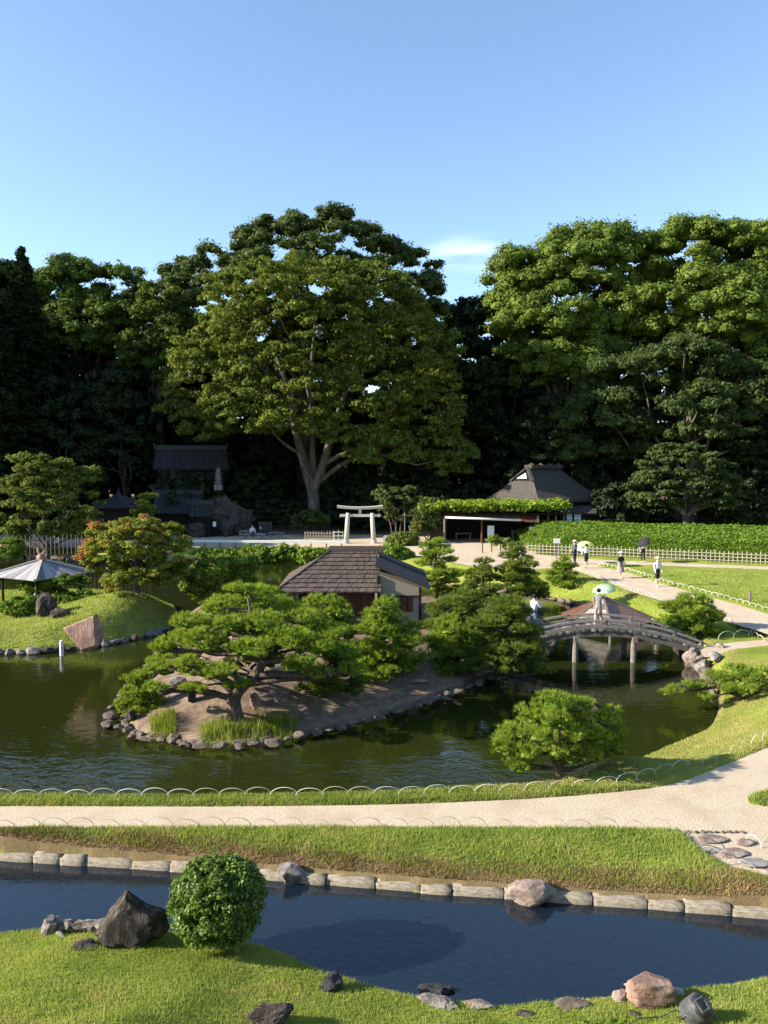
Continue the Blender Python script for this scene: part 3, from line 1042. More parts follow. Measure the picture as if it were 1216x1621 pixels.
def lobes_puffs(lobes, n, rg, inner=0.15, zmin=-0.75):
    """points near the skin of a set of ellipsoids (x,y,z,rx,ry,rz), not buried in a neighbour"""
    vol = np.array([l[3] * l[4] + l[3] * l[5] + l[4] * l[5] for l in lobes])
    cnt = np.maximum(4, (vol / vol.sum() * n * 1.35)).astype(int)
    out = []
    for l, k in zip(lobes, cnt):
        d = unit(rg, k)
        d = d[d[:, 2] > zmin]
        f = 1 - inner * rg.random(len(d)) ** 1.0
        q = np.array(l[:3]) + d * f[:, None] * np.array(l[3:])
        keep = np.ones(len(q), bool)
        for o in lobes:
            if o is l:
                continue
            e = (((q - np.array(o[:3])) / (np.array(o[3:]) * 0.8)) ** 2).sum(1)
            keep &= e > 1
        out.append(q[keep])
    return np.vstack(out)


def limb(mb, a, b, r0, r1, rg, bend=0.12, n=7, sides=6, sag=0.0):
    a, b = np.array(a, float), np.array(b, float)
    L = np.linalg.norm(b - a)
    t = np.linspace(0, 1, n)
    p = a + (b - a) * t[:, None]
    w = np.sin(t * np.pi)[:, None]
    off = rg.normal(0, bend * L * 0.5, 3)
    p = p + w * off + np.stack([np.sin(t * 7 + rg.uniform(0, 6)), np.sin(t * 8 + rg.uniform(0, 6)), 0 * t], 1) * w * bend * L * 0.16
    p[:, 2] += (np.sin(t * np.pi) * sag * L)
    mb.tube(p, r0 + (r1 - r0) * t ** 0.8, sides, cap=False)
    return p


def px_lobes(lst, Y, dy=None):
    """ellipses measured in the photograph -> ellipsoids standing at distance Y"""
    out = []
    for k, l in enumerate(lst):
        cx, cy, rx, ry = l[:4]
        yo = l[4] if len(l) > 4 else 0.0
        yy = Y + yo
        c = D(cx, cy, yy)
        s = yy / FPX
        out.append((c[0], c[1], c[2], rx * s, (dy or max(rx, ry) * 0.85) * s if dy is None else dy, ry * s))
    return out


def broadleaf(name, label, base, lobes, npuff, prad, per, leaf, mat, seed, trunk_r=0.5, fork=None, barkm='bark', nlimb=14,
              squash=0.8, tint0=0.5, group='forest trees behind the garden', cat='tree', sub=6, tvar=0.22, extra_limbs=None, trunk_pts=None, inner=0.15, tintfun=None, zmin=-0.75, aspect=0.55, core=True):
    rg = np.random.default_rng(seed)
    e = E(name, label, cat, base, group)
    P = lobes_puffs(lobes, npuff, rg, inner, zmin)
    R = prad * rg.uniform(0.7, 1.3, len(P))
    mb = MB()
    puff_leaves(mb, P, R, per, leaf, rg, squash=squash, tint0=tint0, sub=sub, tvar=tvar, tints=None if tintfun is None else tintfun(P, rg), aspect=aspect, core=core)
    mb.build('crown', mat, e)
    tb = MB()
    base = np.array(base, float)
    zc = min(l[2] - l[5] * 0.6 for l in lobes)
    fork = fork if fork is not None else np.array((base[0], base[1], max(base[2] + 1.0, base[2] + (zc - base[2]) * 0.7)))
    fork = np.array(fork, float)
    p = trunk_pts if trunk_pts is not None else [base + np.array((0, 0, -0.4)), base + (fork - base) * 0.15, base + (fork - base) * 0.55, fork]
    tb.tube(p, np.linspace(trunk_r * 1.25, trunk_r * 0.8, len(p)), 10)
    order = rg.permutation(len(P))[:nlimb]
    for k in order:
        q = P[k]
        lc = np.array(lobes[int(np.argmin([np.linalg.norm(q - np.array(l[:3])) for l in lobes]))][:3])
        m_ = fork * 0.4 + lc * 0.6 + rg.normal(0, 0.4, 3)
        pts = limb(tb, fork, m_, trunk_r * 0.5, trunk_r * 0.28, rg)
        limb(tb, pts[-1], q, trunk_r * 0.28, trunk_r * 0.06, rg)
    if extra_limbs:
        for pts, rr in extra_limbs:
            tb.tube(pts, rr, 8, cap=False)
    tb.build('trunk', M[barkm], e, smooth_=True)
    return e


FG = 'forest trees behind the garden'
# --- the great zelkova over the gate
ZY = 84.0
zb = D(497, 835, ZY)
zb[2] = hz(zb[0], ZY)
zl = px_lobes([(480, 520, 165, 105), (420, 470, 95, 50, 1), (560, 480, 110, 70, 1), (620, 570, 105, 90), (345, 590, 80, 75, -1), (450, 620, 120, 65, -2),
               (300, 640, 45, 45), (560, 640, 110, 60, -1), (680, 660, 60, 70), (715, 730, 42, 38, -1), (610, 715, 62, 30, -2), (470, 668, 95, 34, -3), (385, 655, 70, 42, -3), (560, 680, 62, 34, -3), (320, 675, 42, 34, -2)], ZY)
fk = D(495, 770, ZY)
xl = [([fk + (0, 0, -0.5), D(482, 735, ZY - .3), D(470, 690, ZY - .6), D(458, 620, ZY), D(430, 540, ZY)], [0.62, 0.5, 0.42, 0.32, 0.15]),
      ([fk + (0, 0, -0.5), D(512, 735, ZY - .3), D(522, 700, ZY - .6), D(540, 640, ZY), D(570, 560, ZY)], [0.55, 0.46, 0.4, 0.3, 0.14]),
      ([D(492, 745, ZY + .3), D(495, 700, ZY + .5), D(490, 620, ZY + 1), D(500, 500, ZY + 1)], [0.4, 0.36, 0.28, 0.12]),
      ([D(514, 735, ZY - .3), D(535, 722, ZY - .9), D(560, 712, ZY - 1.2), D(600, 700, ZY - 2)], [0.26, 0.22, 0.18, 0.09]),
      ([D(575, 712, ZY - 1.5), D(620, 724, ZY - 2.2), D(660, 736, ZY - 2.4), D(700, 728, ZY - 2.2)], [0.16, 0.14, 0.11, 0.06])]
broadleaf('zelkova_tree', 'huge spreading olive-green tree with pale forked trunk beside the stone gateway', zb, zl, 1750, 1.0, 144, 0.17, M['zelkova'], 11,
          trunk_r=0.72, fork=fk, nlimb=3, squash=0.7, tint0=0.5, group=None, sub=6, core=False, extra_limbs=xl, tvar=0.2,
          trunk_pts=[zb + (0, 0, -.5), zb + (0, 0, .8), D(497, 800, ZY), fk], inner=0.35)
# --- oak dome behind it
OY = 99.0
ob = D(480, 800, OY)
ob[2] = hz(ob[0], OY)
ol = px_lobes([(480, 428, 130, 72), (535, 396, 88, 54), (430, 413, 80, 48), (335, 463, 78, 66), (610, 458, 88, 72), (420, 508, 130, 90), (655, 498, 52, 78), (300, 538, 70, 70, -2), (560, 558, 130, 80)], OY)
broadleaf('oak_tree', 'tall dark green domed tree rising behind the olive-green one', ob, ol, 500, 1.75, 300, 0.19, M['oak'], 12, sub=8, trunk_r=0.9, nlimb=20, squash=0.7, group=None, inner=0.3, tvar=0.25)
# --- camphors on the right
ca = D(900, 800, 93)
ca[2] = hz(ca[0], 93)
cl = px_lobes([(840, 445, 62, 42), (815, 500, 40, 40, 2), (930, 420, 70, 48), (875, 485, 70, 55, -2), (985, 415, 55, 42), (850, 540, 60, 45, -3), (955, 500, 75, 60), (900, 580, 85, 50)], 93)
camA = broadleaf('camphor_tree', 'bright green billowing tree right of the sky gap, behind the thatched house', ca, cl, 250, 2.1, 560, 0.175, M['camphor'], 13, sub=9, trunk_r=0.9, nlimb=16, group=FG, tint0=0.55)
cb = D(1120, 800, 92)
cb[2] = hz(cb[0], 92)
cl = px_lobes([(1105, 414, 85, 52), (1060, 474, 70, 55, -2), (1180, 424, 70, 55), (1140, 494, 80, 60, -3), (1215, 504, 70, 70), (1040, 554, 75, 55, 0), (1150, 584, 90, 55), (1250, 424, 60, 50)], 92)
broadleaf('camphor_tree', 'tallest bright green billowing tree, touching the upper right picture edge', cb, cl, 270, 2.1, 560, 0.175, M['camphor'], 14, sub=9, trunk_r=0.9, nlimb=16, group=FG, tint0=0.6)
# --- olive-green mid storey on the right
eb = D(1090, 800, 85)
eb[2] = hz(eb[0], 85)
el = px_lobes([(1080, 590, 80, 50), (1165, 630, 65, 60), (990, 625, 65, 55), (1090, 660, 90, 50, -2), (1215, 690, 50, 60), (950, 690, 70, 60)], 85)
broadleaf('chestnut_tree', 'mid-height tree in half shade below the bright billowing trees', eb, el, 240, 1.6, 270, 0.19, M['oak'], 15, trunk_r=0.6, nlimb=12, group=FG, tint0=0.3)
# --- layered dark tree over the hedge
db = D(1085, 838, 75)
db[2] = hz(db[0], 75)
dl = px_lobes([(1083, 752, 70, 52), (1040, 775, 45, 40), (1125, 778, 45, 40)], 75)
broadleaf('spreading_tree', 'dome-shaped dark tree with layered leaves standing behind the clipped hedge', db, dl, 260, 0.75, 120, 0.17, M['oak'], 16, trunk_r=0.35, nlimb=12, squash=0.4, group=None, tint0=0.35, inner=0.3)
# --- left: camphors and a conifer
lb = D(150, 800, 102)
lb[2] = hz(lb[0], 102)
ll = px_lobes([(115, 465, 55, 45), (190, 478, 50, 50), (75, 480, 45, 40, 2), (140, 530, 70, 50, -2), (215, 530, 45, 55), (5, 470, 30, 45)], 102)
broadleaf('camphor_tree', 'rounded green treetop at left between the pointed conifer and the sky', lb, ll, 240, 1.75, 340, 0.19, M['camphor'], 17, trunk_r=0.8, nlimb=10, group=FG, tint0=0.3)
bb = D(255, 800, 95)
bb[2] = hz(bb[0], 95)
bl = px_lobes([(262, 500, 42, 50), (240, 570, 48, 60), (290, 560, 40, 55)], 95)
broadleaf('brown_tinged_tree', 'dull brownish green tree left of the great domed crown', bb, bl, 110, 1.4, 300, 0.18, M['zelkova'], 18, trunk_r=0.5, nlimb=8, group=FG, tint0=0.25)


def conifer(name, label, base, H, R, n_whorl, mat, seed, group=None, leaf=0.22, start=0.12):
    rg = np.random.default_rng(seed)
    e = E(name, label, 'tree', base, group)
    base = np.array(base, float)
    mb, tb = MB(), MB()
    tb.tube([base + (0, 0, -.4), base + (0, 0, H * 0.5), base + (0, 0, H)], [0.45, 0.28, 0.03], 8)
    for i in range(n_whorl):
        f = start + (1 - start) * (i / n_whorl) ** 0.9
        r = R * (1 - f) ** 0.8 * rg.uniform(0.75, 1.15) + 0.15
        k = rg.integers(5, 8)
        for j in range(k):
            a = rg.uniform(0, 2 * np.pi)
            d = np.array((math.cos(a), math.sin(a), -0.12 - 0.25 * (1 - f)))
            o = base + np.array((0, 0, f * H))
            tb.tube([o, o + d * r * 0.6, o + d * r + (0, 0, 0.08 * r)], [0.06, 0.04, 0.015], 4, cap=False)
            m = int(26 + 34 * r)
            t = rg.uniform(0.15, 1.03, m)
            side = np.array((-d[1], d[0], 0))
            c = o + d * (t * r)[:, None] + side * (rg.normal(0, 0.16, m) * r * (1.1 - t * 0.7))[:, None] + np.array((0, 0, 1)) * rg.normal(0, 0.10, m)[:, None]
            nn = np.array((0, 0, 1.0)) + unit(rg, m) * 0.7
            nn /= np.linalg.norm(nn, axis=1)[:, None]
            kites(mb, c, nn, leaf * rg.uniform(0.6, 1.3, m), rg, np.clip(rg.normal(0.5, 0.25, m), 0, 1), 0.4)
    mb.build('crown', mat, e)
    tb.build('trunk', M['darkbark'], e, smooth_=True)
    return e


cbz = D(45, 800, 90)
cbz[2] = hz(cbz[0], 90)
conifer('conifer_tree', 'pointed dark conifer rising above the left treeline', cbz, D(45, 390, 90)[2] - cbz[2], 6.2, 60, M['conifer'], 19, leaf=0.30)
conB = D(15, 800, 86)
conB[2] = hz(conB[0], 86)
con2 = conifer('conifer_tree', 'shaded layered conifer below the pointed one at the left picture edge', conB, 22, 7.5, 34, M['conifer'], 20, leaf=0.3)

# --- dark evergreen forest mass: two kinds, copied
rgq = np.random.default_rng(5)
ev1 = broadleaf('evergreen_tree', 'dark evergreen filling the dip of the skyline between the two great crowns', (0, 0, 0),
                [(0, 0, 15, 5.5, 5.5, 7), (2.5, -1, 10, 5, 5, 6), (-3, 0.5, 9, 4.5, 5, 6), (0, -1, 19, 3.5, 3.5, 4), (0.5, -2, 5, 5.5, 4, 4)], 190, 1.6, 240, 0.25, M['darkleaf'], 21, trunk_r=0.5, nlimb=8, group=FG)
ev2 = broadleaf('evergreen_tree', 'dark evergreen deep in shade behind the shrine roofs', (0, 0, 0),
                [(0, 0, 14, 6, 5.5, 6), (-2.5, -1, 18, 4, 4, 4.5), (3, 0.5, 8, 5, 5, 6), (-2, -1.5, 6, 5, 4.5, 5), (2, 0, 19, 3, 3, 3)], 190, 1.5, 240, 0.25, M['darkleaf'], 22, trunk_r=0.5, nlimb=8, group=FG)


def put(src, px, Y, top, rz, label, first=False, group=FG, native=25.0):
    p = D(px, 800, Y)
    p[2] = hz(p[0], Y)
    s = (D(px, top, Y)[2] - p[2]) / native
    if first:
        src.location = p
        src.rotation_euler = (0, 0, rz)
        src.scale = (s, s, s)
        src['label'] = label
        return src
    return copy_tree(src, p, rz, s, label, group)


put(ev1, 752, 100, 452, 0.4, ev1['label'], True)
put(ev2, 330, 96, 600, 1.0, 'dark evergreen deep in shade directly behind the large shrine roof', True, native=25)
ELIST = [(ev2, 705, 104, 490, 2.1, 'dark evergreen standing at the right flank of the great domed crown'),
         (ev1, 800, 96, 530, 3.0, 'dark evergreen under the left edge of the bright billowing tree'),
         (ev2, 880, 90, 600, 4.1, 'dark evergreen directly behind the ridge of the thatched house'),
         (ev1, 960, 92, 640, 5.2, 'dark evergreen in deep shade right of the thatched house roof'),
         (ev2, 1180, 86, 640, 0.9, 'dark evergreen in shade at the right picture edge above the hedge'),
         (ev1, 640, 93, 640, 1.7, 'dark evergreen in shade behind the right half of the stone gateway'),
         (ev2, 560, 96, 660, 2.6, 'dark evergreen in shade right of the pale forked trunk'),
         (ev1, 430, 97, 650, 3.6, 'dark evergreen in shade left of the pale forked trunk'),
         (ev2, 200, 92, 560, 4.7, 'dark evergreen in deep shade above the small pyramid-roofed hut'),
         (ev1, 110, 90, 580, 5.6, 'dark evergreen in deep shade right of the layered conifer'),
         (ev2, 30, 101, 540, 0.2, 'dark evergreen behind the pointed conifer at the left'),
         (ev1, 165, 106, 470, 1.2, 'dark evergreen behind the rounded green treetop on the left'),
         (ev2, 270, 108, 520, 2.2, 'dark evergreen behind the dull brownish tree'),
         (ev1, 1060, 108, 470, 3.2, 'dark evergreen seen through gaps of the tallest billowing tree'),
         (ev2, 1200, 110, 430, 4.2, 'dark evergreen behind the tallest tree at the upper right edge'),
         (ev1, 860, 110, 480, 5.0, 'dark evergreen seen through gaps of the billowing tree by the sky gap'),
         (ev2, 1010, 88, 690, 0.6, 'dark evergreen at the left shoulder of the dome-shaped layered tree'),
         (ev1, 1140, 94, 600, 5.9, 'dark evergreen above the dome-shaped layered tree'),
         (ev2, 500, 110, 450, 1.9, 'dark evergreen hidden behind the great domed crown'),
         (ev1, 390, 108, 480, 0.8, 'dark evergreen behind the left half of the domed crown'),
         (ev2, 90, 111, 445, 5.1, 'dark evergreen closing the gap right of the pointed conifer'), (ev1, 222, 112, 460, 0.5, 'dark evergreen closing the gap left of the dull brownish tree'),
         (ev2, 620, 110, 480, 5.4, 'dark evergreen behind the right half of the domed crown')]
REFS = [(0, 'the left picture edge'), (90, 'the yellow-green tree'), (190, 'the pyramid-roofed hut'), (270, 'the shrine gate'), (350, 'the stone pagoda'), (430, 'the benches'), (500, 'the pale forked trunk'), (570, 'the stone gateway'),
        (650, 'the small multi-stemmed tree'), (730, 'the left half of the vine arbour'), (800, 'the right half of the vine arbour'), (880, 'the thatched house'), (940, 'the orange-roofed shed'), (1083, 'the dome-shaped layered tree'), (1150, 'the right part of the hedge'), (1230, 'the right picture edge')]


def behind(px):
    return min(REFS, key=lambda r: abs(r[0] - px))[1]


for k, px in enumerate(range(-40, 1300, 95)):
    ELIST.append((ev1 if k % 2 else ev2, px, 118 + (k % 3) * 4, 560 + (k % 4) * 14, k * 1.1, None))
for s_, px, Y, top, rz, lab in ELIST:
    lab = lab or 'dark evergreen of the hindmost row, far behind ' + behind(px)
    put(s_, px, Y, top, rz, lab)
# the wood goes on to the left of the view, tall enough to keep the shrine in shade
LW = [(-60, 76, 33), (-57, 88, 34), (-70, 80, 36), (-66, 94, 35), (-80, 78, 37), (-74, 88, 36), (-52, 104, 33), (-84, 93, 37), (-50, 93, 29), (-92, 76, 38), (-46, 82, 22), (-64, 72, 31), (-60, 104, 34)]
for k, (x, y, h) in enumerate(LW):
    copy_tree(ev1 if k % 2 else ev2, (x, y, hz(x, y)), k * 1.3, h / 24, 'tall evergreen of the wood left of the view', 'wood beyond the left picture edge')
# and to the right
for k, (x, y, h) in enumerate([(56, 92, 33), (60, 80, 28), (66, 100, 34)]):
    copy_tree(ev2 if k % 2 else ev1, (x, y, hz(x, y)), k * 1.7, h / 23.5, 'tall evergreen of the wood right of the view', 'wood beyond the right picture edge')

# understorey: dark shrubs closing the view between the trunks
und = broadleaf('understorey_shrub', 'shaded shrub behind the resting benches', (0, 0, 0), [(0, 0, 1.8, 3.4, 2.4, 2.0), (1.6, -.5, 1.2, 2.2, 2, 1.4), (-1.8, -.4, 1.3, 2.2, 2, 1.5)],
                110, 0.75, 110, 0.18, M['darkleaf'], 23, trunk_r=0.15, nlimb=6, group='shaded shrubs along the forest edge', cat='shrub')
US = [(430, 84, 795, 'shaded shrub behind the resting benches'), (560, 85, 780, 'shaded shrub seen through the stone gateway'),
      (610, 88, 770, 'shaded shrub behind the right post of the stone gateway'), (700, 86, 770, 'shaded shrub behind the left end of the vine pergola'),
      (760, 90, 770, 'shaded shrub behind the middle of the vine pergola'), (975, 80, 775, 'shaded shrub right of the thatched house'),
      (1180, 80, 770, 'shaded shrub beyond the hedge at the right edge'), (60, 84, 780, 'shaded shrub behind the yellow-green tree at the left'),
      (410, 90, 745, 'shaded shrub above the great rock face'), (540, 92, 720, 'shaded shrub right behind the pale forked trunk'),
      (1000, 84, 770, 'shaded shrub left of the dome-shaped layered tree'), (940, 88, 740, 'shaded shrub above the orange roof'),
      (650, 92, 730, 'shaded shrub high behind the gateway'), (275, 82.8, 755, 'dark shrub added to darken the wall of the shrine hall, left one'), (315, 83.0, 760, 'dark shrub added to darken the wall of the shrine hall, beside the pagoda')]  # last two shrubs added to cover the hall wall with darkness
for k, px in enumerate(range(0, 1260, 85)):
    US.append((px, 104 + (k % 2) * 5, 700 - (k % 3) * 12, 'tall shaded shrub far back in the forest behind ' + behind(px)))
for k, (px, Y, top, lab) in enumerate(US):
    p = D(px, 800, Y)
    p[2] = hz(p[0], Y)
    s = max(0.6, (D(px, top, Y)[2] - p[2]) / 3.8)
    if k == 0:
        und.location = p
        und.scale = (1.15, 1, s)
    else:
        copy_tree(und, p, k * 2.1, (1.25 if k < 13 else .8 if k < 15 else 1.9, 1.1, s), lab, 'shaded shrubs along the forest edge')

# yellow-green tree at lower left
tb_ = D(75, 868, 66)
tb_[2] = hz(tb_[0], 66)
tl = px_lobes([(55, 785, 62, 40), (20, 810, 50, 45), (100, 810, 50, 42), (60, 745, 50, 25), (135, 775, 26, 40, 1.5), (60, 838, 72, 26), (5, 845, 40, 24), (118, 835, 34, 26)], 66)
broadleaf('spreading_tree', 'yellow-green tree at the left edge above the bamboo fence', tb_, tl, 240, 0.8, 170, 0.12, M['zelkova'], 24, trunk_r=0.25, nlimb=12, squash=0.6, tint0=0.55, group=None, inner=0.3)
# little multi-stemmed tree right of the gate
mb_ = D(627, 850, 74)
mb_[2] = hz(mb_[0], 74)
ml = px_lobes([(625, 795, 26, 22), (645, 785, 18, 16), (610, 782, 16, 14), (632, 815, 18, 12)], 74)
broadleaf('small_tree', 'small multi-stemmed tree with grey-green leaves right of the stone gateway', mb_, ml, 75, 0.42, 100, 0.11, M['oak'], 25, trunk_r=0.09, nlimb=7, group=None, tint0=0.75,
          extra_limbs=[([mb_ + (0.3, 0, 0), mb_ + (0.45, 0, 1.5), mb_ + (0.8, 0, 3)], [0.09, 0.07, 0.04]), ([mb_ + (-.3, 0, 0), mb_ + (-.5, 0, 1.5), mb_ + (-.9, 0, 3)], [0.08, 0.06, 0.04])])

# maple on the mound
mp0 = D(216, 955, 38.6)
mp0[2] = hz(mp0[0], 38.6)
mlb = px_lobes([(215, 866, 64, 36), (178, 885, 48, 38, -.6), (258, 890, 46, 38, .5), (215, 842, 48, 20), (162, 855, 30, 22), (268, 862, 30, 28), (220, 915, 64, 26, -.3)], 38.6)


def maple_tint(P, rg):
    t = 0.35 + rg.normal(0, 0.12, len(P))
    hot = (P[:, 2] > np.percentile(P[:, 2], 62)) & (rg.random(len(P)) < 0.45)
    t[hot] += 0.19
    lft = P[:, 0] < np.percentile(P[:, 0], 5)
    t[lft] = 0.80
    return t


broadleaf('maple_tree', 'maple turning orange at the top, on the grassy mound', mp0, mlb, 330, 0.42, 180, 0.065, M['maple'], 26, trunk_r=0.17, nlimb=18, squash=0.6, group=None, inner=0.4, tintfun=maple_tint, barkm='bark', tvar=0.2,
          fork=mp0 + (0.05, 0, 0.75))


# --- bushes
def bush(name, label, lobes, npuff, prad, per, leaf, mat, seed, base=None, group=None, cat='bush', tint0=0.5, squash=0.85, inner=0.1, stems=6, zmin=-0.6, aspect=0.55, tvar=0.22, core=True):
    l0 = lobes[0]
    if base is None:
        base = np.array((l0[0], l0[1], hz(l0[0], l0[1])))
    rg = np.random.default_rng(seed)
    e = E(name, label, cat, base, group)
    P = lobes_puffs(lobes, npuff, rg, inner, zmin)
    mb = MB()
    puff_leaves(mb, P, prad * rg.uniform(0.75, 1.25, len(P)), per, leaf, rg, squash=squash, tint0=tint0, lower=-0.8, aspect=aspect, tvar=tvar, core=core)
    q = [np.array(l[:3]) + unit(rg, 1)[0] * np.array(l[3:]) * rg.uniform(0.1, 0.8) for l in lobes for _ in range(int(per * npuff * 0.12 / len(lobes)))]
    q = np.array(q)
    if len(q):
        kites(mb, q, unit(rg, len(q)), leaf * np.ones(len(q)), rg, np.clip(rg.normal(tint0, .2, len(q)), 0, 1))
    mb.build('foliage', mat, e)
    tb = MB()
    for k in range(stems):
        limb(tb, np.array(base) + rg.normal(0, 0.08, 3) * (l0[3], l0[4], 0), P[rg.integers(len(P))], 0.03 * l0[3] + 0.01, 0.008 * l0[3], rg, sides=5)
    tb.build('stems', M['darkbark'], e, smooth_=True)
    return e


# foreground round bush
fb = G(345, 1487, -0.12)
fz = hz(fb[0], fb[1])
fc = D(344, 1425, fb[1])
bush('round_bush', 'clipped round glossy-leaved bush beside the dark peaked boulder', [(fc[0], fc[1], fc[2] + 0.02, 0.66, 0.62, 0.56), (fc[0], fc[1], fc[2] - 0.22, 0.60, 0.55, 0.42)], 620, 0.13, 72, 0.027, M['glossy'], 31, core=False,
     base=(fb[0], fb[1], fz), tint0=0.5, inner=0.2, stems=9, zmin=-0.85, tvar=0.3)
# rounded bush behind the main pine
c = px_lobes([(345, 912, 50, 34), (375, 905, 35, 30), (320, 930, 35, 30), (360, 940, 45, 28)], 41)
bush('rounded_bush', 'large rounded light green bush behind the low pine, left of the tea house', c, 200, 0.36, 190, 0.06, M['shrub'], 32, base=(c[0][0], c[0][1], hz(c[0][0], c[0][1])), inner=0.3)
# far bank bushes in front of the rail
for k, (px, py, rx, ry, Y, lab) in enumerate([(400, 882, 30, 14, 65, 'low green bush on the far bank, leftmost below the white rail'), (450, 880, 28, 15, 65, 'low green bush on the far bank, middle one below the white rail'),
                                              (495, 882, 26, 13, 64, 'low green bush on the far bank nearest the tea house ridge'), (330, 884, 24, 12, 66, 'low green bush on the far bank just right of the maple'),
                                              (625, 882, 25, 16, 60, 'low dark green bush right of the tea house ridge')]):
    c = px_lobes([(px, py, rx, ry), (px - rx * .5, py + 4, rx * .6, ry * .8), (px + rx * .5, py + 4, rx * .6, ry * .8)], Y)
    bush('low_bush', lab, c, 90, 0.45, 90, 0.11, M['shrub'] if k < 4 else M['hedge'], 40 + k, group='bushes on the far bank', inner=0.3)
c = px_lobes([(638, 856, 24, 11)], 70)
bush('domed_shrub', 'clipped brownish domed shrub right of the stone gateway', c, 70, 0.35, 80, 0.10, M['zelkova'], 47)
# clipped box hedge by the zelkova
c = px_lobes([(492, 826, 22, 15), (478, 828, 14, 15), (506, 828, 14, 15)], 79)
bush('box_hedge', 'square clipped hedge at the foot of the pale forked trunk', c, 90, 0.42, 90, 0.12, M['oak'], 48, tint0=0.4)
# kiosk island shrubs
c = px_lobes([(100, 922, 40, 10), (60, 928, 26, 10), (75, 940, 30, 8)], 41.5)
bush('flat_topped_shrub', 'flat-topped clipped shrub in front of the pavilion roof', c, 110, 0.24, 90, 0.055, M['hedge'], 49, tint0=0.35, squash=0.6)
c = px_lobes([(35, 962, 30, 15)], 37.6)
bush('azalea_bush', 'small round azalea below the pavilion, left of the upright rock', c, 90, 0.20, 90, 0.05, M['shrub'], 50)
c = px_lobes([(105, 948, 22, 8), (135, 943, 14, 6)], 40.5)
bush('azalea_bush', 'low azalea behind the upright rock on the mound', c, 60, 0.16, 80, 0.05, M['shrub'], 51)
# vine-covered left end of pergola and small bushes by the forecourt
c = px_lobes([(680, 825, 24, 26), (668, 815, 14, 20), (692, 812, 16, 20)], 73)
bush('leafy_thicket', 'dark leafy thicket at the left end of the vine pergola', c, 110, 0.5, 90, 0.12, M['oak'], 52, tint0=0.5)
c = px_lobes([(659, 838, 9, 13)], 71.5)
bush('grey_shrub', 'pale grey-leaved little shrub before the dark thicket', c, 24, 0.25, 60, 0.10, M['zelkova'], 53, tint0=0.95)
c = px_lobes([(800, 862, 12, 9), (780, 858, 10, 9)], 66)
bush('flowering_shrub', 'straggling flowering shrub before the pergola shop front', c, 30, 0.25, 40, 0.09, M['shrub'], 54, tint0=0.8)
# round groundcover in the bottom edge foreground
fgb = G(960, 1612, 0.1)
bush('low_groundcover', 'low leafy ground cover in the grass at the bottom edge', [(fgb[0], fgb[1] - 0.15, hz(fgb[0], fgb[1]) + 0.0, 0.55, 0.3, 0.10)], 60, 0.09, 60, 0.022, M['shrub'], 55, squash=0.6, stems=3)
c = px_lobes([(15, 868, 22, 14), (0, 880, 30, 10)], 60)
bush('bank_bush', 'small bush at the far bank touching the left picture edge', c, 50, 0.35, 80, 0.09, M['shrub'], 56)

# the clipped tea hedge behind the lattice fence
FA, FB = G(836, 877, 0), G(1216, 894, 0)
hx0, hx1 = FA[0] + 0.9, 44.0
rg = np.random.default_rng(60)


def hfront(x):
    return FA[1] + (x - FA[0]) * (FB[1] - FA[1]) / (FB[0] - FA[0]) + 0.75


he = E('tea_hedge', 'broad clipped green hedge with rounded ridges behind the lattice fence', 'hedge', ((hx0 + hx1) / 2, 63, 0))


def hedge_top(x, v):
    edge = smooth((x - hx0) / 2.2)
    return (0.35 + 1.15 * edge) * (0.80 + 0.20 * np.abs(np.sin(v * np.pi / 2.4 + 0.35)) ** 0.6) + 0.10 * vnoise(x, v, 0.9, 4) + 0.045 * v


n = 84000
x = rg.uniform(hx0, hx1, n)
v = 11.5 * rg.random(n) ** 1.3
frontm = rg.random(n) < 0.30
v = np.where(frontm, np.abs(rg.normal(0, 0.10, n)), v)
side = rg.random(n) < 0.015
x = np.where(side, hx0 + np.abs(rg.normal(0, .15, n)), x)
top = hedge_top(x, v)
z = np.where(frontm | side, top * rg.random(n) ** 0.7, top + rg.normal(0, 0.06, n))
nn = np.stack([np.zeros(n), np.where(frontm, -1.0, -0.2), np.where(frontm, 0.35, 1.0)], 1) + unit(rg, n) * 0.8
nn /= np.linalg.norm(nn, axis=1)[:, None]
tt = np.clip(0.5 + 0.15 * vnoise(x, v + z, 1.6, 2) + rg.normal(0, 0.16, n), 0, 1)
hm = MB()
kites(hm, np.stack([x, hfront(x) + v, z], 1), nn, 0.115 * rg.uniform(.7, 1.3, n), rg, tt, 0.5)
hm.build('foliage', M['hedge'], he)
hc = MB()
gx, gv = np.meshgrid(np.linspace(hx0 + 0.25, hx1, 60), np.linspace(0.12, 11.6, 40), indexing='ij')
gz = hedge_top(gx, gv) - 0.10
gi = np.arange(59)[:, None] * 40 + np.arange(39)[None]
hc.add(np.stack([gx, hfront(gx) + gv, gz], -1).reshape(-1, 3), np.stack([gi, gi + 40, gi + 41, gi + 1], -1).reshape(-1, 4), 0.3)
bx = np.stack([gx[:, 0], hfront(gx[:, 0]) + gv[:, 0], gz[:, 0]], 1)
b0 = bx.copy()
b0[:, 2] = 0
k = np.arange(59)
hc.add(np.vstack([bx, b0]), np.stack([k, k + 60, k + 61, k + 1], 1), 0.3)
hc.build('inner_leafage', M['hedge'], he)


